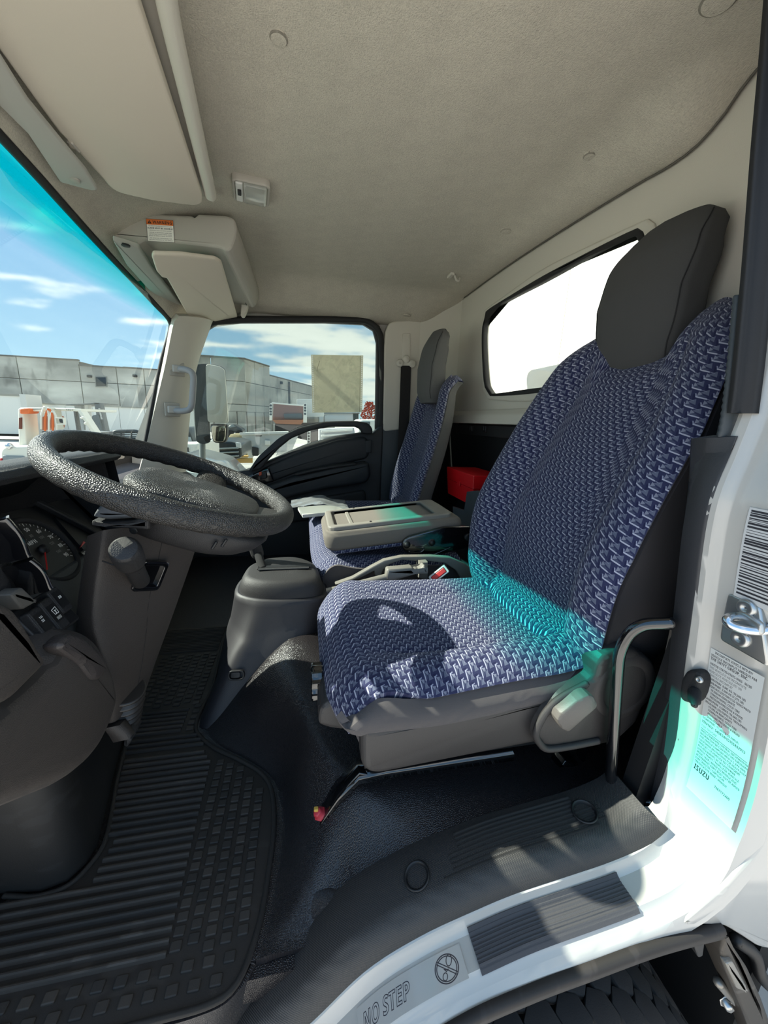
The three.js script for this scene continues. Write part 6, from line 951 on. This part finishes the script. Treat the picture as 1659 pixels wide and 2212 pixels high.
{
  // compact white loader, its boom post at the left and cab frame in the middle
  const g = thing('white_loader', 'white compact loader with boom post, orange hoses and cab frame in front of the trailers', 'loader'), z = -7, W = mat(0xdad8cc, 0.5), K = mat(0x33363a, 0.5), OR = mat(0xd96a33, 0.5);
  plate(g, 'rear_hood', rp([[-4.5629,.123],[-4.5033,.1946],[-3.9344,.2304],[-3.8214,.14],[-3.9407,-.6391],[-4.5617,-.6375],[-4.5768,-.3427],[-4.5932,-.1404]], 0.05), z, 1.2, W, 0.03);
  plate(g, 'rear_grille', rp([[-4.5359,.0619],[-4.2446,.0608],[-4.2528,-.0754],[-4.5478,-.0872]], 0.03), z + 0.02, 0.06, mat(0x7b8488, 0.4));
  plate(g, 'tail_light', rp([[-4.2102,.0054],[-4.171,.0204],[-4.1682,-.0441],[-4.2161,-.1169],[-4.2449,-.1029]], 0.02), z + 0.04, 0.06, mat(0xc2323a, 0.4)); plate(g, 'tail_light', [[-4.5604,.02],[-4.5423,.0204],[-4.5511,-.0719],[-4.5741,-.0652]], z + 0.04, 0.06, mat(0xc2323a, 0.4));
  plate(g, 'plate_panel', rp([[-4.3483,-.1764],[-4.202,-.1891],[-4.2191,-.2621],[-4.3493,-.2634]], 0.01), z + 0.03, 0.05, mat(0xb7aa8c, 0.6));
  plate(g, 'beacon_bar', rp([[-4.362,.1636],[-4.3315,.206],[-4.1131,.2185],[-4.097,.1629]], 0.02), z - 0.1, 0.4, mat(0x9c2c33, 0.5));
  part(g, 'beacon', new THREE.SphereGeometry(0.05, 14, 10).translate(...[-4.4296,.2035,-7]), M.chrome);
  plate(g, 'boom_post', rp([[-4.4745,.7741],[-4.4045,.7772],[-4.4372,.1757],[-4.5539,.1727]], 0.03), -7.4, 0.35, W, 0.02);
  plate(g, 'boom_beam', rp([[-4.4769,.7896],[-4.0618,.8082],[-4.07,.7494],[-4.4869,.7243]], 0.02), -7.45, 0.3, W, 0.02);
  plate(g, 'cylinder_cap', rp([[-4.4151,.7674],[-4.2882,.7801],[-4.2999,.7014],[-4.4271,.689]], 0.02), -7.35, 0.25, OR, 0.01); plate(g, 'side_lamp', [[-4.4548,.6311],[-4.4296,.6321],[-4.4573,.4518],[-4.4826,.4509]], -7.35, 0.1, mat(0x6a3d34, 0.5));
  plate(g, 'mast_block', rp([[-4.2156,.6556],[-4.0944,.6753],[-4.1091,.4733],[-4.2477,.431]], 0.03), -7.5, 0.4, mat(0xb06a4a, 0.6));
  for (const k of [0, 1, 2]) part(g, 'hose', tube([[-4.1923,.4729,-7.4], [-4.1542,.6941,-7.4], [-4.0921,.8128,-7.4], [-4.0578,.7345,-7.4], [-4.0807,.4767,-7.4]].map((p) => [p[0] + k * 0.05, p[1] - k * 0.03, p[2]]), 0.016, { rad: 6 }), k === 1 ? OR : W);
  plate(g, 'cab_post', [[-4.1379,.8011],[-4.0774,.8038],[-4.0719,.4492],[-4.1671,.446]], -7.6, 0.2, W); plate(g, 'roof_beam', [[-4.0841,.8035],[-3.6774,.8065],[-3.6752,.7688],[-3.7314,.7588],[-4.0903,.7585]], -7.6, 1.3, W);
  plate(g, 'cab_post', [[-3.7991,.7635],[-3.7717,.7647],[-3.7592,.4289],[-3.7939,.4277]], -7.6, 0.1, K); plate(g, 'cab_post', [[-3.7373,.7661],[-3.6871,.7834],[-3.4983,.3906],[-3.5548,.3888]], -7.6, 0.2, W);
  plate(g, 'name_plate', [[-4.0516,.7963],[-3.7829,.8008],[-3.7868,.7707],[-4.0557,.7665]], -7.58, 0.02, mat(0xffffff, 0.6, { map: canvasTex(256, 32, (c, w, h) => { c.fillStyle = '#c9c7ba'; c.fillRect(0, 0, w, h); c.fillStyle = '#33363a'; c.font = 'bold 30px sans-serif'; c.fillText('SSV127484', 70, 27); }, [1 / 0.4, 1 / 0.05]) }));
  part(g, 'grab_rail', tube([[-3.641,.6561,-7.5], [-3.6058,.665,-7.5], [-3.5739,.5907,-7.5], [-3.5974,.567,-7.5]], 0.018, { rad: 6 }), W);
  const m = part(g, 'mirror_bracket', ext('z', rect(...[[-3.8725,.5466]][0], ...[[-3.7483,.659]][0]), -7.25, -7.2, { holes: [rect(...[[-3.8577,.5615]][0], ...[[-3.7632,.6441]][0])] }), W); plate(m, 'mirror', rp([[-3.8286,.6344],[-3.7716,.6294],[-3.7857,.5713],[-3.8235,.5771]], 0.01), -7.22, 0.05, K);
  plate(g, 'under_body', [[-4.5309,.4064],[-3.739,.3919],[-3.8867,-.8462],[-4.7094,-.8441]], -8, 0.8, mat(0x53585c, 0.6));
}
{
  const g = thing('forklift', 'dark forklift mast with overhead guard standing behind the white loader', 'forklift'), z = -13, K = mat(0x4a5156, 0.5);
  plate(g, 'overhead_guard', [[-6.66,.9229],[-6.1412,.9726],[-5.9126,1.0091],[-5.7948,1.0017],[-5.7993,.9627],[-6.6651,.8843]], z, 1.2, mat(0x5b5f5f, 0.6));
  plate(g, 'mast_rail', [[-5.938,.995],[-5.7948,1.0017],[-5.7104,.0545],[-5.8933,.0489]], z, 0.25, K); plate(g, 'mast_rail', [[-6.2885,.9336],[-6.1924,.938],[-6.2664,.0287],[-6.3518,.0261]], -13.2, 0.2, mat(0xc9c9c4, 0.5)); plate(g, 'mast_rail', [[-6.6041,.8961],[-6.4118,.9048],[-6.4245,.0195],[-6.5713,.015]], -13.3, 0.2, mat(0x8a8f90, 0.5));
  plate(g, 'carriage', rp([[-5.9947,.628],[-5.8237,.674],[-5.7755,.0569],[-6.0402,.0488]], 0.05), -12.9, 0.2, mat(0x3a4850, 0.5)); plate(g, 'cylinder', [[-6.0217,.4061],[-5.9584,.3431],[-5.9502,.2122],[-6.0256,.2752]], -12.85, 0.1, mat(0xd96a33, 0.5));
  plate(g, 'truck_body', [[-6.92,.1601],[-5.9111,.0823],[-5.9859,-.5839],[-7.0195,-.6051]], -13.5, 1.2, K);
  const t = ext('z', [[-5.8399,.8563],[-5.7921,.8584],[-5.7564,.4407],[-5.8047,.4389]], -12.99, -12.97), uv = t.attributes.uv, p = t.attributes.position; const bb = new THREE.Box3().setFromBufferAttribute(p); for (let i = 0; i < uv.count; i++) uv.setXY(i, 1 - (p.getY(i) - bb.min.y) / (bb.max.y - bb.min.y), clamp((p.getX(i) - bb.min.x - ((bb.max.y - p.getY(i)) / (bb.max.y - bb.min.y)) * 0.11) / 0.065));
  part(g, 'lettering', t, mat(0xffffff, 0.5, { map: canvasTex(512, 64, (c, w, h) => { c.fillStyle = '#41484c'; c.fillRect(0, 0, w, h); c.fillStyle = '#eceae4'; c.font = 'bold 60px sans-serif'; c.fillText('UNICARRIERS', 10, 54, 490); }) }));
}
{
  const g = thing('headache_rack', 'black steel headache rack of a pickup truck left of the far windscreen pillar', 'rack'), z = -11, K = mat(0x32383a, 0.5);
  part(g, 'frame', tube(arcPath([[-4.7747,.0336,-11], [-4.6845,.2877,-11], [-4.0951,.3186,-11], [-4.0247,.0545,-11]], 0.12), 0.045, { rad: 8 }), K);
  for (let i = 0; i < 7; i++) part(g, 'mesh_bar', tube([[-4.6362,.2551,-11], [-4.089,.2728,-11]].map((p) => [p[0], p[1] - i * 0.048, p[2]]), 0.012, { rad: 5 }), K); for (const [a, b] of [[[-4.4981,.2824,-11], [-4.5212,.0637,-11]], [[-4.2669,.29,-11], [-4.289,.0703,-11]]]) part(g, 'mesh_bar', tube([a, b], 0.02, { rad: 5 }), K);
  const p = thing('flatbed_pickup', 'pickup cab roof and bed sides showing below the headache rack', 'truck');
  plate(p, 'bed', rp([[-4.8306,-.0466],[-3.8472,-.0556],[-3.8426,-1.1812],[-5.012,-1.1841]], 0.05), -10.8, 1.8, mat(0x8d979b, 0.4), 0.03); for (let i = 0; i < 4; i++) part(p, 'bed_rail', tube([[-4.9943,-.4946,-10.6], [-4.3864,-.1899,-10.6]].map((p) => [p[0] + i * 0.16, p[1] - i * 0.02, p[2]]), 0.02, { rad: 6 }), mat(0xb9c2c4, 0.4));
  plate(p, 'wheel', cr([[-3.9035,-.5912],[-3.7169,-.5522],[-3.6357,-.7314],[-3.7674,-1.0188],[-3.9518,-1.0181],[-4.0345,-.7989]], 20, true), -9.2, 0.3, M.tyre);
}
{
  // grey car parked close beside the cab
  const g = thing('grey_car', 'grey car parked close outside the far front corner, seen over the dashboard', 'car'), z = -3.2, B = mat(0x77797a, 0.3, { clearcoat: 0.7 }), LG = mat(0xcfd6d4, 0.15), K = mat(0x1d1e20, 0.4);
  const out = rp([[-1.5679,.1592],[-1.4617,.2823],[-1.3197,.3673],[-1.2169,.3965],[-1.12,.419],[-.9782,.386],[-.8004,.338],[-.6411,.1581],[-.3621,.0614],[-.3814,-.5037],[-1.6883,-.4459]], 0.06);
  plate(g, 'body', out, z, 1.6, B, 0.05);
  plate(g, 'sunroof', rp([[-1.4124,.299],[-1.3663,.3336],[-1.3525,.2926],[-1.3912,.2717]], 0.01), -3.15, 0.05, K, 0.005);
  part(g, 'roof_rail', tube([[-1.3151,.3581,-3.14], [-1.2889,.3754,-3.14], [-1.1941,.4041,-3.14], [-1.099,.4261,-3.14], [-.9691,.3971,-3.14]], 0.014, { rad: 6 }), K);
  const pane = (n, pts, m) => plate(g, n, pts, -3.15, 0.05, m, 0.006);
  pane('window', [[-1.2658,.3401],[-1.1494,.3898],[-1.0922,.2577],[-1.2161,.2149]], LG); pane('pillar', [[-1.1381,.4106],[-1.1031,.4181],[-1.0289,.2509],[-1.0833,.2506]], K); pane('window', [[-1.0943,.4113],[-.9919,.3885],[-.9184,.2585],[-1.0225,.2509]], mat(0x2a2523, 0.3)); pane('pillar', [[-.9916,.392],[-.9669,.3819],[-.8988,.2586],[-.9255,.2513]], K); pane('window', [[-.9576,.3785],[-.8066,.3592],[-.7083,.2378],[-.8906,.2371]], LG);
  part(g, 'door_mirror', rb(0.12, 0.09, 0.08, 0.03, [-.6654,.2698,-3.05]), mat(0x7fa0b8, 0.3));
  part(g, 'wheel', merge([-2.4, -0.6].map((x) => lathe([[0.0005, -0.1], [0.2, -0.1], [0.31, -0.07], [0.31, 0.07], [0.2, 0.1], [0.0005, 0.1]], [x, GROUND + 0.31, -3.25], [0, 0, 1], 24))), M.tyre);
}
{
  // passenger side mirror on its post
  const g = thing('side_mirror', 'big truck side mirror with smaller convex mirror below, outside the passenger window', 'mirror');
  const z = -2.72;
  part(g, 'housing', loft([0, 0.4, 0.8, 1].map((t) => rp([[-.6721,1.0917],[-.5962,1.1075],[-.5127,1.0993],[-.4808,1.082],[-.4784,.7489],[-.6049,.75],[-.593,.6239],[-.639,.6077],[-.6828,.6214],[-.6809,.8103]], 0.02).map(([x, y]) => [lerp(x, -0.63, t * t * 0.35) - t * 0.05, lerp(y, 1.0, t * t * 0.3), z - t * 0.12]))), mat(0x4d5356, 0.5, { bumpMap: leatherT, bumpScale: 0.001 }));
  part(g, 'rim', ext('z', rp([[-.5926,1.1044],[-.5146,1.0958],[-.4828,1.0786],[-.4775,.749],[-.6038,.7501],[-.6028,.8989]], 0.02), z - 0.01, z + 0.012, { bevel: 0.006, holes: [rp([[-.5879,1.0938],[-.5178,1.0874],[-.4913,1.0725],[-.4883,.7603],[-.5949,.7591],[-.5945,.8993]], 0.015)] }), mat(0xd9d8d0, 0.4));
  const fl = (pts) => ext('z', pts, z - 0.004, z + 0.003);
  part(g, 'mirror_glass', fl(rp([[-.5902,1.0991],[-.5177,1.0901],[-.4884,1.0755],[-.4858,.7545],[-.5978,.7561],[-.5973,.8992]], 0.015)).rotateY(0), mat(0xe2e0d6, 0.04, { metalness: 1 }));
  const s = part(g, 'convex_mirror', ext('z', rp([[-.5899,.7421],[-.4837,.7431],[-.492,.6368],[-.5157,.6182],[-.5775,.6225]], 0.02), -2.76, -2.695, { bevel: 0.012 }), M.black); part(s, 'convex_glass', ext('z', rp([[-.5809,.7309],[-.4917,.7312],[-.4991,.6428],[-.5197,.6274],[-.5729,.6318]], 0.015), -2.7, -2.69, { bevel: 0.003 }), mat(0xd8d4c8, 0.05, { metalness: 1 }));
  part(g, 'reflector_mark', ext('z', [[-.6338,.6528],[-.6077,.6683],[-.5899,.6394],[-.6189,.6237]], -2.72, -2.7), M.dark);
  part(g, 'post', tube([[-.6518,.6121,-2.74], [-.6544,.4567,-2.72], [-.6441,.3128,-2.66], [-.5969,.1864,-2.42]], 0.02, { rad: 10 }), mat(0x8c9294, 0.4));
}
{
  // fence, parked vehicles and clutter in the yard, through the passenger window
  const f = thing('yard_fence', 'thin dark wire fence along the foot of the corner building', 'fence'), zf = -36, K = mat(0x55524d, 0.7);
  for (const px of [[-8.934,-.5887,-36], [-8.0489,-.5592,-36], [-5.6242,-.0853,-36], [-4.8216,-.0567,-36], [-4.1276,-.032,-36], [-3.389,-.0056,-36], [-2.7228,.0181,-36], [-.2493,.1063,-36], [1.7971,.1793,-36], [6.0352,.3305,-36]]) part(f, 'post', cyl([px[0], GROUND, zf], [px[0], 1.15, zf], 0.045, 0.045, 8), K);
  part(f, 'top_wire', bx(-12, 1.1, zf - 0.02, 2, 1.13, zf + 0.02), K); part(f, 'slat_screen', ext('z', [[-9.7785,.2998],[-9.2718,.3195],[-9.3475,-.7568],[-9.8577,-.7734]], zf - 0.1, zf), mat(0x9a5f3c, 0.8));
  const c = thing('dark_car', 'small dark hatchback parked by the fence below the corner building', 'car'), G = mat(0x4d5052, 0.35);
  plate(c, 'body', rp([[-5.9796,-.5431],[-5.8863,-.0734],[-5.5294,.154],[-5.2252,-.0141],[-4.8154,-.2158],[-4.7929,-.5046]], 0.2), -33, 1.6, G, 0.1); plate(c, 'windows', rp([[-5.7995,-.0683],[-5.5161,.0846],[-5.2475,-.0846],[-5.7704,-.1744]], 0.05), -32.95, 0.1, mat(0x7d878b, 0.2), 0.02); part(c, 'wheel', merge([[-5.7367,-.5352,-33], [-5.0036,-.5114,-33]].map((p) => lathe([[0.0005, -0.1], [0.3, -0.1], [0.3, 0.1], [0.0005, 0.1]], [p[0], GROUND + 0.3, -32.9], [0, 0, 1], 16))), M.tyre);
  const t = thing('dump_body', 'rust-brown dump truck body with white perforated corner posts beyond the passenger door', 'dump body'), zt = -20, WP = mat(0xdcdad2, 0.6), BR = mat(0x7f5a50, 0.75);
  plate(t, 'tailgate', [[-1.4406,1.4395],[-.0171,1.3744],[-.001,.6884],[-1.5055,.6307]], zt - 0.3, 0.1, BR); plate(t, 'floor_edge', [[-1.5049,.6527],[.0891,.7142],[-.1378,.4819],[-1.3348,.4827]], zt, 0.4, mat(0x9a6548, 0.8));
  plate(t, 'top_rail', [[-1.4826,1.4806],[.0948,1.4234],[.0942,1.3574],[-1.4844,1.4159]], zt, 0.15, WP);
  for (const [a, n, b] of [[[[-1.5922,1.4109],[-1.4832,1.4591],[-1.5055,.6307],[-1.6361,.6257]], 4, [[-1.5515,1.3264],[-1.5557,1.1747],[-1.5593,1.0442],[-1.5629,.9132]]], [[[.0062,1.4851],[.1622,1.4924],[.1557,.5824],[-.0245,.5757]], 5, [[.0725,1.4224],[.0714,1.2904],[.0703,1.1579],[.069,1.0029]]], [[[.1755,.1774],[.3346,.1826],[.3077,-.5967],[.1473,-.6008]], 5, [[.2429,.0661],[.2421,-.0706],[.2413,-.2076],[.2404,-.3452]]]]) { const p = plate(t, 'corner_post', a, zt + 0.05, 0.25, WP, 0.01); for (const q of b) part(p, 'hole', lathe([[0.0005, 0.06], [0.055, 0.06], [0.055, 0]], [q[0], q[1], zt + 0.0], [0, 0, 1], 10), M.black); }
  plate(t, 'cab_white', rp([[-.3399,1.732],[1.0444,1.7994],[1.047,.9122],[.1657,.8768],[-.3438,1.4343]], 0.05), -21, 1.5, WP); plate(t, 'cargo', rp([[-.9685,.9588],[-.087,1.0174],[-.0227,.7548],[-.9297,.7193]], 0.05), -20.2, 0.5, mat(0x454a4c, 0.6)); plate(t, 'chassis', [[-1.3923,.4779],[1.0079,.6348],[1.0111,-.4756],[-1.4037,.0286]], -20.2, 0.8, M.dark);
  plate(t, 'frame_panel', [[.3325,.0953],[.8108,.2242],[.7653,-.4628],[.3294,-.5202]], -20, 0.3, mat(0x6a5f5a, 0.7));
  const s = thing('spreader_hopper', 'pale grey V-shaped spreader hopper standing in the yard outside the passenger window', 'hopper'), zs = -11;
  plate(s, 'hopper', [[-1.6578,.3269],[-.4477,.4025],[-.4573,-.11],[-1.1201,-.2127],[-1.3958,-.1937]], zs, 1.2, mat(0xaeb0ae, 0.5), 0.02); plate(s, 'top_lip', [[-1.6725,.3524],[-.4209,.4297],[-.422,.3681],[-1.6519,.2929]], zs + 0.06, 0.15, mat(0xc4c5c1, 0.5)); plate(s, 'badge', [[-1.2707,.2947],[-1.1053,.2998],[-1.1179,.2751],[-1.2716,.2705]], zs + 0.02, 0.03, M.dark); plate(s, 'leg', [[-1.4982,-.072],[-1.3671,-.0689],[-1.3886,-.3183],[-1.5083,-.3206]], zs - 0.1, 0.3, mat(0xc9c7bd, 0.6));
  for (const q of [[-1.449,.1046,-10.95], [-.9606,.118,-10.95]]) part(s, 'hinge', rb(0.14, 0.12, 0.1, 0.02, q), mat(0xd0cfc8, 0.5)); plate(s, 'motor', rp([[-1.376,-.0002],[-1.1996,-.0326],[-1.2069,-.2428],[-1.3617,-.2459]], 0.03), -10.9, 0.3, M.dark);
  const b = thing('bulk_bag', 'beige cloth bulk bag beside the spreader hopper', 'bag'); plate(b, 'bag', cr([[-2.0712,.2147],[-1.9824,.281],[-1.7864,.2744],[-1.6666,.1885],[-1.5538,-.0929],[-1.5906,-.3818],[-1.7675,-.4115],[-2.0123,-.3247],[-2.0979,-.0676]], 40, true), -11.6, 0.8, mat(0xb4a684, 0.95, { bumpMap: weaveT, bumpScale: 0.01 }), 0.15); plate(b, 'tag', [[-1.9785,.1638],[-1.8335,.168],[-1.8365,.1049],[-1.9816,.1009]], -11.5, 0.02, M.paper);
  const k = thing('black_pickup', 'front of a black pickup truck low in the passenger window', 'truck'), BK = mat(0x1d2225, 0.3);
  plate(k, 'body', rp([[-1.8749,.3045],[-1.3741,.301],[-1.2062,.2523],[-1.1903,.0284],[-1.2621,-.0363],[-1.8814,-.0569]], 0.05), -8, 1.6, BK, 0.04); for (let i = 0; i < 3; i++) plate(k, 'grille_bar', [[-1.6569,.1735],[-1.2436,.2014],[-1.2448,.1748],[-1.6584,.1471]].map(([x, y]) => [x, y - i * 0.075]), -7.9, 0.1, mat(0x8d9699, 0.35, { metalness: 0.6 }), 0.005); plate(k, 'headlight', rp([[-1.29,.2974],[-1.1975,.2823],[-1.1933,.1849],[-1.278,.1917]], 0.02), -7.92, 0.1, mat(0xb8bcbc, 0.2)); part(k, 'fog_lamp', new THREE.SphereGeometry(0.045, 12, 8).translate(...[-1.6717,.0278,-7.9]), M.chrome);
  const w = thing('white_pickup', 'white pickup with dark windscreen partly hidden by the far window pillar', 'truck');
  plate(w, 'box', rp([[-1.7756,.3792],[-1.4705,.3874],[-1.4909,-.2991],[-1.8289,-.2999]], 0.04), -6, 1.4, M.whiteMatt, 0.03); plate(w, 'door_line', [[-1.6261,.3267],[-1.614,.327],[-1.6174,.1102],[-1.6296,.11]], -5.98, 0.02, M.dark, 0.002); plate(w, 'cab', rp([[-1.9056,.574],[-1.7606,.5998],[-1.6973,.4767],[-1.6731,.3508],[-1.9236,.3441]], 0.05), -6.5, 1.0, mat(0x3a3f42, 0.3), 0.03); plate(w, 'windscreen', [[-1.7963,.4619],[-1.7059,.4507],[-1.6856,.3676],[-1.8036,.3644]], -6.47, 0.03, mat(0x9aa3a6, 0.2));
  for (const [q, lab] of [[[[-1.995,-.1111],[-1.0763,-.0741],[-1.08,-.1724],[-2.0004,-.1976]], 'long yellow timber beam on the ground below the black pickup'], [[[-1.7616,-.0839],[-1.2924,-.0932],[-1.2953,-.1522],[-1.6726,-.1491]], 'short yellow timber beam lying nearest, above the steering wheel rim'], [[[-1.7466,-.1217],[-1.3037,-.1233],[-1.305,-.156],[-1.7483,-.154]], 'thin pale timber plank leaning behind the long yellow beam']]) solo('timber_beam', lab, 'timber', ext('z', q, q[0][1] > 0 ? -8.9 : -8.9 + (lab.includes('nearest') ? 1.4 : lab.includes('thin') ? -0.9 : 0.2), (lab.includes('nearest') ? -7.4 : lab.includes('thin') ? -9.6 : -8.6), { bevel: 0.01 }), M.wood);
  const v = thing('louvred_panel_truck', 'white slatted truck side seen under the arch of the passenger door', 'truck'); plate(v, 'side', [[.5767,.399],[1.8886,.5128],[1.9919,-.1145],[.5768,-.1866]], -15, 1.2, mat(0xb9bdc0, 0.5)); for (let i = 0; i < 5; i++) plate(v, 'slat', [[.6414,.37],[1.8237,.4785],[1.8251,.4096],[.6414,.302]].map(([x, y]) => [x, y - i * 0.16]), -14.85, 0.12, M.whiteMatt, 0.01); plate(v, 'cowl', rp([[-.6036,.1985],[-.138,.3137],[-.4484,-.4206],[-1.0333,-.6034]], 0.05), -14.8, 0.5, mat(0xcfccc6, 0.5));
  const wb = thing('white_shed', 'low white building on the horizon right of the paper sheet', 'building'); plate(wb, 'wall', [[2.1143,1.4993],[7.5326,1.7257],[7.5611,.5307],[2.1145,.3266]], -55, 6, M.whiteMatt); plate(wb, 'roof_edge', [[1.9821,1.6138],[7.6318,1.8524],[7.6364,1.6653],[1.9821,1.4304]], -54.8, 6.4, mat(0x8f8d86, 0.7)); plate(wb, 'door', [[6.7437,1.6292],[7.4555,1.6588],[7.4762,.7809],[6.7616,.7534]], -54.95, 0.1, mat(0x55605c, 0.5));
  const hv = thing('white_van', 'white van roof behind the arched grip of the passenger door', 'van'); plate(hv, 'body', rp([...[[2.4716,.8358],[3.6614,.882]], [[3.6614,.882,-18][0], GROUND], [[2.3649,.8317,-18][0], GROUND]], 0.2), -18, 2, M.whiteMatt, 0.1); plate(hv, 'window', [[2.6094,.7386],[2.9951,.7531],[2.9995,.6081],[2.6131,.5941]], -17.95, 0.05, mat(0x5a6468, 0.2));
  for (const [base, hgt, col, lab, seed] of [[[8.5115,.7167,-52], 3.2, 0xa04a38, 'red-leaved autumn tree beside the paper sheet', 6], [[11.1234,.9148,-56], 2.6, 0xb05a3c, 'smaller orange autumn tree behind the far window frame', 7]]) {
    const a = thing('autumn_tree', lab, 'tree'), r = rng(seed); part(a, 'trunk', cyl([base[0], GROUND, base[2]], [base[0], 1.2, base[2]], 0.12, 0.06, 8), mat(0x4c4038, 0.9));
    const l = []; for (let i = 0; i < 420; i++) { const h = r(), w = (1 - Math.abs(h - 0.4)) * 1.1, p = [base[0] + (r() - 0.5) * 2 * w, 0.0 + h * hgt, base[2] + (r() - 0.5) * 2 * w]; l.push(new THREE.IcosahedronGeometry(0.07 + r() * 0.09, 0).scale(1, 0.8, 0.5).translate(...p)); } part(a, 'foliage', merge(l), mat(col, 0.9));
  }
}
{
  // the truck's own white cargo box behind the cab, seen through the rear window
  const g = thing('cargo_box', 'bright white cargo box front wall seen through the rear window', 'truck body');
  for (let i = 0; i < 3; i++) part(g, 'front_panel', bx(1.35, -0.2, -2.95 + i * 0.97 + 0.003, 1.39, 2.7, -2.95 + (i + 1) * 0.97 - 0.003), M.whiteMatt);
  part(g, 'shell', merge([bx(1.39, -0.2, -2.95, 6.5, 2.7, -2.91), bx(1.39, -0.2, -0.08, 6.5, 2.7, -0.04), bx(1.39, 2.66, -2.95, 6.5, 2.7, -0.04), bx(1.39, -0.2, -2.95, 6.5, -0.14, -0.04)]), M.whiteMatt);
  part(g, 'chassis_rail', merge([bx(0.9, -0.45, -1.85, 6.5, -0.25, -1.75), bx(0.9, -0.45, -0.95, 6.5, -0.25, -0.85)]), M.dark);
}

// ---------- put every group's origin at the base of what it holds ----------
{
  scene.updateMatrixWorld(true);
  for (const o of scene.children) {
    if (!o.isGroup || o.position.lengthSq() > 0) continue;
    const b = new THREE.Box3().setFromObject(o); if (b.isEmpty()) continue;
    const c = new THREE.Vector3((b.min.x + b.max.x) / 2, b.min.y, (b.min.z + b.max.z) / 2);
    o.position.copy(c); for (const k of o.children) k.position.sub(c);
  }
}
renderer.render(scene, camera);
